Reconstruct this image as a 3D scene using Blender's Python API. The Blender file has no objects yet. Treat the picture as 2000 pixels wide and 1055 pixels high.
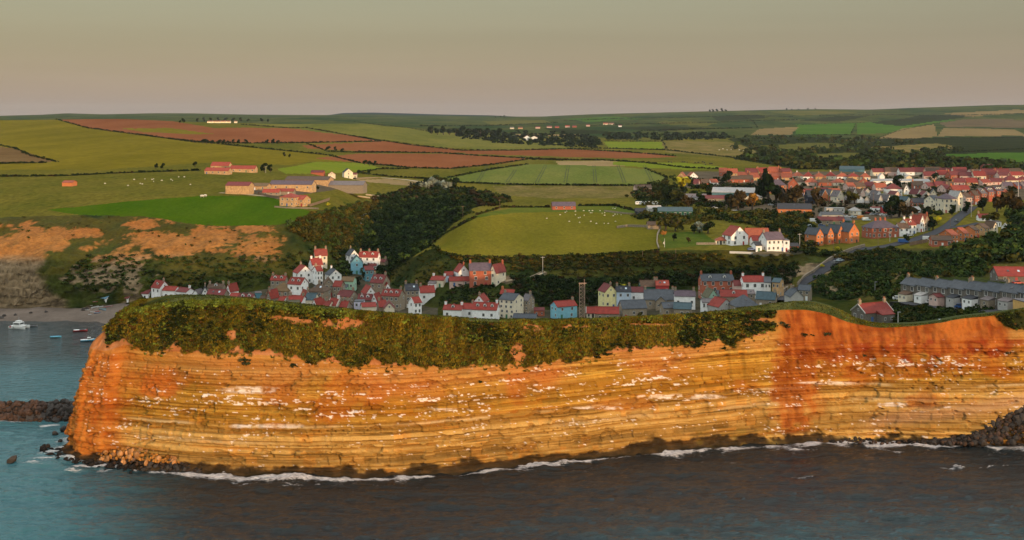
import bpy, math, random
import numpy as np
from mathutils import Vector, Matrix
random.seed(7)
RNG = np.random.default_rng(11)
scene = bpy.context.scene
COL = scene.collection
R = math.radians

# ---------------------------------------------------------------- camera, sky, sun, exposure
# The drone hovers 100 m above the sea, looking level inland; 2200 photo pixels of focal length.
F, CX, HY, H = 2200.0, 1000.0, 225.0, 100.0
cam = bpy.data.cameras.new('camera')
cam.sensor_width = 36.0
cam.lens = 36.0 * F / 2000.0
cam.shift_y = -(527.5 - HY) / 2000.0
cam.clip_start = 1.0
cam.clip_end = 40000.0
camo = bpy.data.objects.new('camera', cam)
COL.objects.link(camo)
camo.location = (0, 0, H)
camo.rotation_euler = (R(90), 0, 0)
scene.camera = camo

SUN_EL, SUN_AZ = R(3.9), R(33)            # low evening sun, behind the camera and to the right
sdir = Vector((math.sin(SUN_AZ) * math.cos(SUN_EL), -math.cos(SUN_AZ) * math.cos(SUN_EL), math.sin(SUN_EL)))
sun = bpy.data.lights.new('sun', 'SUN')
sun.energy = 3.6
sun.angle = R(0.6)
sun.color = (1.0, 0.64, 0.33)
suno = bpy.data.objects.new('sun', sun)
COL.objects.link(suno)
suno.rotation_euler = sdir.to_track_quat('Z', 'Y').to_euler()
suno.location = (200, -200, 300)

world = bpy.data.worlds.new('World')
scene.world = world
world.use_nodes = True
wn, wl = world.node_tree.nodes, world.node_tree.links
wn.clear()
wout = wn.new('ShaderNodeOutputWorld')
tc = wn.new('ShaderNodeTexCoord')
sep = wn.new('ShaderNodeSeparateXYZ')
ramp = wn.new('ShaderNodeValToRGB')
wl.new(tc.outputs['Generated'], sep.inputs[0])
wl.new(sep.outputs['Z'], ramp.inputs[0])
cr = ramp.color_ramp
stops = [(0.0, (0.360, 0.290, 0.255)), (0.030, (0.298, 0.246, 0.216)), (0.068, (0.238, 0.200, 0.164)),
         (0.105, (0.268, 0.240, 0.175)), (0.19, (0.42, 0.60, 0.56)), (0.42, (0.98, 1.16, 1.16)), (1.0, (1.75, 1.66, 1.60))]
while len(cr.elements) < len(stops):
    cr.elements.new(0.5)
for e, (p, c) in zip(cr.elements, stops):
    e.position = p
    e.color = (*c, 1)
sky = wn.new('ShaderNodeTexSky')
sky.sky_type = 'NISHITA'
sky.sun_disc = False
sky.sun_elevation = SUN_EL
sky.sun_rotation = R(147)
sky.air_density = 1.0
sky.dust_density = 1.5
bg1 = wn.new('ShaderNodeBackground'); bg1.inputs[1].default_value = 0.90
bg2 = wn.new('ShaderNodeBackground'); bg2.inputs[1].default_value = 0.06
addw = wn.new('ShaderNodeAddShader')
mpw = wn.new('ShaderNodeMapping'); mpw.inputs['Scale'].default_value = (1.2, 1.2, 22)
nzw = wn.new('ShaderNodeTexNoise'); nzw.inputs['Scale'].default_value = 1.6; nzw.inputs['Detail'].default_value = 5
wl.new(tc.outputs['Generated'], mpw.inputs[0]); wl.new(mpw.outputs[0], nzw.inputs['Vector'])
rw2 = wn.new('ShaderNodeValToRGB'); wl.new(nzw.outputs['Fac'], rw2.inputs[0])
rw2.color_ramp.elements[0].position = .3; rw2.color_ramp.elements[0].color = (.95, .95, .955, 1)
rw2.color_ramp.elements[1].position = .7; rw2.color_ramp.elements[1].color = (1.05, 1.045, 1.04, 1)
mxw = wn.new('ShaderNodeMix'); mxw.data_type = 'RGBA'; mxw.blend_type = 'MULTIPLY'; mxw.inputs[0].default_value = 1
wl.new(ramp.outputs[0], mxw.inputs[6]); wl.new(rw2.outputs[0], mxw.inputs[7])
wl.new(mxw.outputs[2], bg1.inputs[0]); wl.new(sky.outputs[0], bg2.inputs[0])
wl.new(bg1.outputs[0], addw.inputs[0]); wl.new(bg2.outputs[0], addw.inputs[1])
wl.new(addw.outputs[0], wout.inputs[0])

scene.view_settings.view_transform = 'Standard'
scene.view_settings.look = 'None'
scene.view_settings.exposure = 0.0
scene.view_settings.gamma = 1.0
scene.view_settings.use_curve_mapping = False
scene.cycles.max_bounces = 5
scene.cycles.diffuse_bounces = 2
scene.cycles.glossy_bounces = 3
scene.cycles.volume_bounces = 0
scene.cycles.volume_step_rate = 4.0

# ---------------------------------------------------------------- numpy noise
def _h(ix, iy, iz, seed):
    with np.errstate(over='ignore'):
        n = (ix.astype(np.uint32) * np.uint32(374761393) + iy.astype(np.uint32) * np.uint32(668265263)
             + iz.astype(np.uint32) * np.uint32(2246822519) + np.uint32(seed * 3266489917 % 4294967296))
        n = (n ^ (n >> np.uint32(13))) * np.uint32(1274126177)
        n = n ^ (n >> np.uint32(16))
    return (n & np.uint32(0xffffff)).astype(np.float64) / 16777215.0
def vnoise(x, y, z=0.0, seed=1):
    x, y, z = np.broadcast_arrays(np.asarray(x, float), np.asarray(y, float), np.asarray(z, float))
    xi, yi, zi = np.floor(x), np.floor(y), np.floor(z)
    xf, yf, zf = x - xi, y - yi, z - zi
    xf, yf, zf = xf*xf*(3-2*xf), yf*yf*(3-2*yf), zf*zf*(3-2*zf)
    xi, yi, zi = xi.astype(np.int64), yi.astype(np.int64), zi.astype(np.int64)
    def c(a, b, d): return _h((xi+a) & 0xffffffff, (yi+b) & 0xffffffff, (zi+d) & 0xffffffff, seed)
    x00 = c(0,0,0)*(1-xf)+c(1,0,0)*xf; x10 = c(0,1,0)*(1-xf)+c(1,1,0)*xf
    if np.all(zf == 0):
        return x00*(1-yf)+x10*yf
    x01 = c(0,0,1)*(1-xf)+c(1,0,1)*xf; x11 = c(0,1,1)*(1-xf)+c(1,1,1)*xf
    return (x00*(1-yf)+x10*yf)*(1-zf)+(x01*(1-yf)+x11*yf)*zf
def fbm(x, y, z=0.0, o=4, seed=1):
    s, a, t = 0.0, 1.0, 0.0
    x, y, z = np.asarray(x, float), np.asarray(y, float), np.asarray(z, float)
    for i in range(o):
        s = s + a*(vnoise(x, y, z, seed+i*17)*2-1); t += a
        x, y, z, a = x*2.03+5.1, y*2.03+1.7, z*2.03, a*0.5
    return s/t
def smooth(a, b, x):
    t = np.clip((x-a)/(b-a), 0, 1); return t*t*(3-2*t)
def curve(px, pts, sm=0):
    xs = [p[0] for p in pts]; ys = [p[1] for p in pts]
    if sm == 0: return np.interp(px, xs, ys)
    return sum(np.interp(px+d*sm, xs, ys) for d in (-1, -.5, 0, .5, 1))/5
def inpoly(x, y, poly):
    r = np.zeros(x.shape, bool); n = len(poly); j = n-1
    for i in range(n):
        xi, yi = poly[i]; xj, yj = poly[j]
        if yi != yj:
            r ^= ((yi > y) != (yj > y)) & (x < (xj-xi)*(y-yi)/(yj-yi)+xi)
        j = i
    return r

# ---------------------------------------------------------------- mesh and tagging helpers
def mesh(name, v, f, smooth_=False, col=None, mats=None, mi=None):
    v = np.ascontiguousarray(v, dtype=np.float32); f = np.ascontiguousarray(f, dtype=np.int32)
    me = bpy.data.meshes.new(name)
    n, k = f.shape
    me.vertices.add(len(v)); me.vertices.foreach_set('co', v.ravel())
    me.loops.add(n*k); me.loops.foreach_set('vertex_index', f.ravel())
    me.polygons.add(n)
    me.polygons.foreach_set('loop_start', np.arange(0, n*k, k, dtype=np.int32))
    me.polygons.foreach_set('loop_total', np.full(n, k, dtype=np.int32))
    if smooth_: me.polygons.foreach_set('use_smooth', np.ones(n, bool))
    if mi is not None: me.polygons.foreach_set('material_index', np.asarray(mi, dtype=np.int32))
    if col is not None:
        a = me.color_attributes.new('tint', 'FLOAT_COLOR', 'POINT')
        c = np.ones((len(v), 4), dtype=np.float32); c[:, :col.shape[1]] = col
        a.data.foreach_set('color', c.ravel())
    me.update(calc_edges=True)
    for m in (mats or []): me.materials.append(m)
    return me
def link(name, me, parent=None, loc=None, rot=None, scale=None):
    o = bpy.data.objects.new(name, me); COL.objects.link(o)
    if parent is not None: o.parent = parent
    if loc is not None: o.location = loc
    if rot is not None: o.rotation_euler = rot
    if scale is not None: o.scale = scale
    return o
def thing(name, label, cat, loc=(0, 0, 0), rotz=0, group=None):
    o = bpy.data.objects.new(name, None); COL.objects.link(o)
    o.empty_display_size = 1
    o.location = loc; o.rotation_euler = (0, 0, rotz)
    return tag(o, label, cat, group)
def tag(o, label, cat, group=None, kind=None):
    o['label'] = label; o['category'] = cat
    if group: o['group'] = group
    if kind: o['kind'] = kind
    return o
def struct(o):
    o['kind'] = 'structure'; return o
def stuff(o, label, cat):
    return tag(o, label, cat, kind='stuff')

# ---------------------------------------------------------------- materials
def newmat(name, rough=0.85, spec=0.3):
    m = bpy.data.materials.new(name); m.use_nodes = True
    nt = m.node_tree; b = nt.nodes['Principled BSDF']
    b.inputs['Roughness'].default_value = rough
    b.inputs['Specular IOR Level'].default_value = spec
    return m, nt, b
def _noise(nt, scale, detail=4, rough=0.6, vec=None, coord='pos', stretch=None):
    g = nt.nodes.new('ShaderNodeNewGeometry') if coord == 'pos' else nt.nodes.new('ShaderNodeTexCoord')
    out = g.outputs['Position'] if coord == 'pos' else g.outputs['Object']
    if stretch:
        mp = nt.nodes.new('ShaderNodeMapping'); mp.inputs['Scale'].default_value = stretch[:3]
        if len(stretch) > 3: mp.inputs['Rotation'].default_value = (0, 0, stretch[3])
        nt.links.new(out, mp.inputs[0]); out = mp.outputs[0]
    n = nt.nodes.new('ShaderNodeTexNoise')
    n.inputs['Scale'].default_value = scale; n.inputs['Detail'].default_value = detail
    n.inputs['Roughness'].default_value = rough
    nt.links.new(out, n.inputs['Vector'])
    return n.outputs['Fac']
def _ramp(nt, fac, stops):
    r = nt.nodes.new('ShaderNodeValToRGB'); nt.links.new(fac, r.inputs[0])
    while len(r.color_ramp.elements) < len(stops): r.color_ramp.elements.new(0.5)
    for e, (p, c) in zip(r.color_ramp.elements, stops): e.position = p; e.color = (*c, 1)
    return r.outputs[0]
def _mul(nt, a, b, fac=1.0, mode='MULTIPLY'):
    m = nt.nodes.new('ShaderNodeMix'); m.data_type = 'RGBA'; m.blend_type = mode
    m.inputs[0].default_value = fac
    nt.links.new(a, m.inputs[6]); nt.links.new(b, m.inputs[7])
    return m.outputs[2]
def _bump(nt, b, fac, strength, dist):
    u = nt.nodes.new('ShaderNodeBump'); u.inputs['Strength'].default_value = strength
    u.inputs['Distance'].default_value = dist
    nt.links.new(fac, u.inputs['Height']); nt.links.new(u.outputs[0], b.inputs['Normal'])
def groundmat(name, c1, c2, big=0.02, small=0.35, stretch=None, fine=0.35, bump=0.3, c3=None):
    m, nt, b = newmat(name, 1.0, 0.0)
    if 'beach' not in name: c1, c2 = [tuple(q*w for q, w in zip(c, (.74, .68, .52))) for c in (c1, c2)]
    f1 = _noise(nt, big, 6, 0.65, stretch=stretch)
    st = [(0.36, c1), (0.64, c2)] if c3 is None else [(0.34, c1), (0.52, c2), (0.68, c3)]
    c = _ramp(nt, f1, st)
    f2 = _noise(nt, small, 4, 0.7, stretch=stretch)
    lo, hi = 1-fine, 1+fine
    g = _ramp(nt, f2, [(0.3, (lo, lo, lo)), (0.7, (hi, hi, hi))])
    c = _mul(nt, c, g)
    nt.links.new(c, b.inputs['Base Color'])
    _bump(nt, b, f2, bump, 1.2)
    return m
def tintmat(name, base=(1, 1, 1), rough=0.9, small=1.5, amp=0.25, bump=0.3, dist=0.3, sss=0.0):
    m, nt, b = newmat(name, rough, 0.03)
    a = nt.nodes.new('ShaderNodeAttribute'); a.attribute_name = 'tint'
    f = _noise(nt, small, 4, 0.7)
    g = _ramp(nt, f, [(0.3, tuple((1-amp)*x for x in base)), (0.7, tuple((1+amp)*x for x in base))])
    nt.links.new(_mul(nt, a.outputs['Color'], g), b.inputs['Base Color'])
    if bump: _bump(nt, b, f, bump, dist)
    return m
def objmat(name, col, rough=0.8, scale=1.2, amp=0.18, spec=0.3, var=0.12, bump=0.0, metallic=0.0):
    m, nt, b = newmat(name, rough, spec)
    b.inputs['Metallic'].default_value = metallic
    f = _noise(nt, scale, 5, 0.65)
    g = _ramp(nt, f, [(0.3, tuple(c*(1-amp) for c in col)), (0.7, tuple(min(1, c*(1+amp)) for c in col))])
    oi = nt.nodes.new('ShaderNodeObjectInfo')
    r = _ramp(nt, oi.outputs['Random'], [(0, (1-var, 1-var, 1-var)), (1, (1+var*.5, 1+var*.5, 1+var*.5))])
    nt.links.new(_mul(nt, g, r), b.inputs['Base Color'])
    if bump: _bump(nt, b, f, bump, 0.15)
    return m

# ---------------------------------------------------------------- the land behind the headland
# feature lines, front to back, each a list of (photo column, distance, photo row)
def zy(z, D): return HY + (H-z)*F/D
K = [
 # 0 hidden start, behind the headland
 [(-3000,522,zy(-3,522)),(-700,522,zy(-3,522)),(200,522,zy(-3,522)),(260,495,zy(-3,495)),(350,480,zy(-3,480)),(600,470,zy(-3,470)),(1000,480,zy(-3,480)),(1400,465,zy(0,465)),(1500,440,zy(8,440)),(1600,378,zy(26,378)),(1700,361,zy(29,361)),(1850,361,zy(31,361)),(2000,361,zy(33,361)),(2600,361,zy(36,361))],
 # 1 shore / front of the village
 [(-3000,548,626),(200,548,626),(260,520,zy(2,520)),(350,510,zy(3,510)),(600,500,648),(800,510,640),(1000,520,632),(1200,515,632),(1400,500,628),(1500,480,622),(1560,450,610),(1620,415,612),(1700,385,632),(1760,380,637),(1850,378,628),(1950,380,612),(2100,380,600),(2600,380,596)],
 # 2 foot of the bank
 [(-3000,584,603),(150,580,602),(200,582,598),(300,585,588),(400,588,580),(500,600,567),(560,610,556),(620,635,532),(680,650,528),(740,640,540),(790,600,580),(850,570,607),(920,560,612),(1000,560,610),(1100,560,605),(1200,570,592),(1280,585,575),(1400,590,567),(1500,585,565),(1560,560,574),(1620,520,588),(1700,485,588),(1770,432,586),(1900,423,597),(2000,416,604),(2600,410,608)],
 # 3 top of the bank
 [(-3000,675,427),(0,675,425),(150,675,418),(300,685,420),(380,680,432),(450,680,440),(500,680,440),(560,680,430),(600,690,416),(640,720,406),(680,760,425),(700,740,470),(720,715,500),(750,660,538),(800,630,505),(850,625,480),(900,620,497),(1000,612,503),(1100,610,502),(1200,610,497),(1280,608,490),(1400,605,488),(1500,600,490),(1560,605,492),(1620,615,490),(1700,610,484),(1800,600,486),(1900,590,482),(2000,580,478),(2600,580,478)],
 # 4
 [(-3000,770,379),(0,770,378),(300,770,378),(400,760,381),(500,740,389),(575,735,393),(640,800,384),(680,850,395),(720,880,412),(760,880,425),(800,800,462),(850,735,490),(875,710,470),(905,700,438),(950,740,418),(1000,790,414),(1100,800,412),(1280,800,410),(1320,760,425),(1400,740,430),(1600,720,438),(1700,735,435),(1750,740,430),(1850,720,425),(1950,700,428),(2000,700,420),(2600,700,415)],
 # 5
 [(-3000,1000,335),(300,1000,335),(500,1000,340),(600,985,346),(680,1000,362),(740,1000,382),(850,1000,386),(930,1000,388),(1000,1000,384),(1100,1000,378),(1280,1000,372),(1600,1000,370),(1800,1000,366),(2000,960,368),(2600,960,368)],
 # 6
 [(-3000,1400,292),(300,1400,292),(500,1400,300),(700,1400,325),(900,1400,333),(1100,1400,330),(1300,1400,334),(1500,1400,336),(1700,1400,336),(2000,1400,335),(2600,1400,335)],
 # 7
 [(-3000,2000,262),(0,2000,262),(300,2000,258),(500,2000,270),(700,2000,290),(900,2000,300),(1100,2000,302),(1300,2000,300),(1500,2000,305),(1700,2000,310),(2000,2000,312),(2600,2000,312)],
 # 8 crest of the near hills
 [(-3000,2700,235),(0,2600,233),(150,2600,231),(250,2700,230),(400,2700,238),(600,2800,241),(720,2900,240),(800,2900,256),(1000,2900,277),(1200,2900,284),(1300,2900,277),(1500,2900,283),(1700,2900,283),(2000,2900,290),(2600,2900,290)],
 # 9
 [(-3000,3600,251),(0,3600,251),(600,3600,250),(700,3600,246),(800,3600,249),(1000,3600,262),(1200,3600,262),(1500,3600,266),(1700,3600,268),(2000,3600,275),(2600,3600,275)],
 # 10
 [(-3000,5000,232),(600,5000,234),(800,5000,240),(1000,5000,246),(1300,5000,242),(1500,5000,242),(1700,5000,246),(2000,5000,250),(2600,5000,250)],
 # 11 far ridge
 [(-3000,8000,225),(0,8000,226),(80,8000,224),(130,8000,221),(200,8000,223),(300,8000,221),(370,8000,221),(480,8000,223.5),(660,8000,225),(780,8000,228),(980,8000,228),(1060,8000,227.5),(1150,8000,223),(1300,8000,219),(1400,8000,216.5),(1500,8000,214),(1600,8000,212.5),(1700,8000,213.5),(1780,8000,210),(1850,8000,207.5),(1950,8000,204),(2100,8000,203),(2600,8000,203)],
 # 12 the moor beyond
 [(-3000,12000,229),(560,12000,229),(640,12000,225),(670,12000,220),(730,12000,219),(800,12000,221),(860,12000,223),(960,12000,225),(1010,12000,228),(1100,12000,230),(2600,12000,230)],
 [(-3000,14000,240),(2600,14000,240)],
]
cols = np.concatenate([np.arange(-3000, -300, 90), np.arange(-300, -15, 15), np.arange(-15, 2016, 3.0),
                       np.arange(2020, 2600, 20), [2600.]])
seg = [10, 26, 128, 74, 46, 40, 34, 26, 16, 16, 26, 8, 3]
KD = np.array([curve(cols, [(p[0], p[1]) for p in L], 18 if i > 0 else 10) for i, L in enumerate(K)])
KY = np.array([curve(cols, [(p[0], p[2]) for p in L], 18 if (i > 0 and i not in (11, 12)) else 8) for i, L in enumerate(K)])
KZ = H-(KY-HY)*KD/F
rowsD, rowsZ, rowsK = [], [], []
for k, n in enumerate(seg):
    for j in range(n):
        t = j/n
        rowsD.append(KD[k]*(1-t)+KD[k+1]*t); rowsZ.append(KZ[k]*(1-t)+KZ[k+1]*t); rowsK.append(k+t)
rowsD.append(KD[-1]); rowsZ.append(KZ[-1]); rowsK.append(len(seg))
GD, GZ, GK = np.array(rowsD), np.array(rowsZ), np.array(rowsK)
# round the profile, leaving the sharp brow of the banks
for it in range(6):
    w = np.where((GK > 3.25), 1.0, np.where(GK > 2.6, 0.35, 0.5))[1:-1, None]
    w = np.where((GK[1:-1, None] > 10.6), 0.1, w)
    GZ[1:-1] = GZ[1:-1]*(1-w)+w*(GZ[:-2]+GZ[2:])/2
GX = (cols[None, :]-CX)*GD/F
PXG = np.broadcast_to(cols[None, :], GD.shape)
kk = GK[:, None]
bankm = smooth(1.95, 2.15, kk)*(1-smooth(2.9, 3.05, kk))
leftm = 1-smooth(540, 640, PXG)
n1 = fbm(GX/22, GD/30, 0, 5, 3); n2 = fbm(GX/7, GD/9, 0, 4, 9); n3 = fbm(GX/2.4, GD/2.6, 0, 3, 21)
lf = (1-smooth(480, 600, PXG))*((kk > 2) & (kk < 3))
tq = np.clip(kk-2, 0, 1); ex_ = np.interp(PXG, [-100, 120, 220, 560], [2.6, 2.6, 2.3, 1.8])
D2_, D3_ = KD[2][None, :], KD[3][None, :]
GD = np.where(lf > 0, GD*(1-lf)+lf*(D2_+(D3_-D2_)*tq**ex_), GD)
GD = GD + bankm*leftm*(fbm(GX/9, GZ/6, 0, 4, 55)*3.0+fbm(GX/2.6, GZ/1.6, 0, 3, 56)*.9)*smooth(0,.12,tq)*smooth(1,.9,tq)
GX = (cols[None, :]-CX)*GD/F
GZ = GZ + bankm*(leftm*(n1*4.0+n2*1.8) + (1-leftm)*(n1*2.2+n2*1.2) + n3*0.45)
# rocky steps low on the sea cliff at the left
cliffrock = leftm*bankm*smooth(0, 1, (150-PXG)/60)*(kk < 2.55)
GZ += cliffrock*(np.sin((GZ+n1*3)*1.7)*1.2+n2*1.5+n3*.8)
fieldm = smooth(3.0, 3.3, kk)
GZ = GZ + fieldm*(fbm(GX/90, GD/110, 0, 3, 5)*1.4)*smooth(650, 1200, GD)*(1-smooth(6000, 8000, GD))
vill = smooth(.9, 1.1, kk)*(1-smooth(1.9, 2.1, kk))
GZ = GZ + vill*n2*0.35
# the grassy mound in the middle of the village
mound = np.exp(-((PXG-925)/62)**2-((GD-556)/15)**2)*9.5
GZ = GZ + mound
GY = HY+(H-GZ)*F/GD

def _col(px):
    i = int(np.clip(np.searchsorted(cols, px)-1, 0, len(cols)-2))
    return i, (px-cols[i])/(cols[i+1]-cols[i])
def hit(px, py):
    """the place on the ground seen at photo position (px, py)"""
    i, t = _col(px)
    y = GY[:, i]*(1-t)+GY[:, i+1]*t; d = GD[:, i]*(1-t)+GD[:, i+1]*t
    j = np.nonzero(y <= py)[0]
    j = j[0] if len(j) else int(np.argmin(y))
    if j > 0 and y[j-1] > py:
        u = (y[j-1]-py)/(y[j-1]-y[j]); D = d[j-1]*(1-u)+d[j]*u
    else: D = d[j]
    return Vector(((px-CX)*D/F, D, H-(py-HY)*D/F)) if y[j] <= py else Vector(((px-CX)*D/F, D, ground(( px-CX)*D/F, D)))
def ground(x, D):
    i, t = _col(CX+F*x/D)
    d = GD[:, i]*(1-t)+GD[:, i+1]*t; z = GZ[:, i]*(1-t)+GZ[:, i+1]*t
    return float(np.interp(D, d, z))
def ground_many(x, D):
    px = CX+F*x/D
    i = np.clip(np.searchsorted(cols, px)-1, 0, len(cols)-2)
    t = (px-cols[i])/(cols[i+1]-cols[i])
    out = np.empty(len(x))
    for q in range(len(x)):
        d = GD[:, i[q]]*(1-t[q])+GD[:, i[q]+1]*t[q]; z = GZ[:, i[q]]*(1-t[q])+GZ[:, i[q]+1]*t[q]
        out[q] = np.interp(D[q], d, z)
    return out

G_ = groundmat
TM = {
 'meadow': G_('meadow_grass', (.100,.110,.020), (.180,.155,.034), .012, .3, (1,.5,1)),
 'bank': tintmat('bank_scrub', small=0.5, amp=.35, bump=.6, dist=1.0),
 'hill_field': G_('hill_field_grass', (.155,.135,.015), (.215,.175,.024), .008, .12, (1,.35,1), .14),
 'ploughed_field': G_('ploughed_earth', (.22,.080,.040), (.29,.115,.062), .007, .25, (1,.3,1), .12),
 'brown_field': G_('stubble_earth', (.150,.090,.045), (.20,.13,.07), .012, .25, None, .15),
 'crest_field': G_('crest_grass', (.125,.140,.036), (.200,.190,.055), .010, .15, (1,.4,1), .18),
 'crop_field': G_('crop_green', (.125,.170,.045), (.190,.210,.065), .016, .35, (1,.25,1), .22),
 'rough_pasture': G_('rough_pasture', (.13,.125,.035), (.25,.19,.09), .028, .3, (1,.5,1), .3),
 'lawn_field': G_('lush_grass', (.050,.115,.006), (.080,.140,.010), .03, .5, (1,.4,1), .16),
 'bright_field': G_('bright_grass', (.16,.23,.022), (.21,.25,.035), .012, .4, None, .15),
 'round_field': G_('round_field_grass', (.135,.135,.018), (.205,.180,.028), .018, .5, (1,.45,1), .20),
 'sheep_field': G_('sheep_grass', (.075,.13,.024), (.155,.17,.035), .02, .5, None, .2),
 'garden': G_('garden_grass', (.060,.105,.020), (.105,.140,.028), .05, .5, None, .25),
 'yard': G_('yard_ground', (.10,.085,.075), (.17,.14,.12), .06, .6, None, .25),
 'stubble_field': G_('pale_stubble', (.30,.22,.13), (.40,.30,.19), .01, .2, (1,.4,1), .12),
 'far_green_field': G_('far_green', (.055,.135,.020), (.080,.16,.03), .004, .1, None, .12),
 'far_pasture': G_('far_pasture', (.022,.055,.022), (.095,.105,.035), .0045, .02, (1,.4,1), .35, .1),
 'far_tan_field': G_('far_tan', (.21,.16,.085), (.27,.20,.11), .004, .05, None, .12),
 'far_dark_field': G_('far_heath', (.12,.09,.065), (.16,.12,.08), .004, .05, None, .15),
 'woodland_floor': G_('woodland_floor', (.016,.028,.012), (.036,.044,.018), .03, .3, None, .35),
 'meadow_far': G_('far_meadow', (.10,.11,.03), (.15,.14,.045), .004, .05, None, .12),
 'moor': G_('moor_heather', (.016,.036,.050), (.025,.046,.058), .002, .02, None, .15, .1),
 'village_ground': G_('village_stone_ground', (.045,.050,.040), (.11,.10,.088), .09, .7, None, .35),
 'beach': G_('beach_sand', (.11,.088,.072), (.17,.135,.11), .05, .6, (1,.5,1), .15),
 'green_slope': G_('rough_green_slope', (.018,.036,.010), (.060,.064,.016), .05, .4, None, .4, .6),
}
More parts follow.
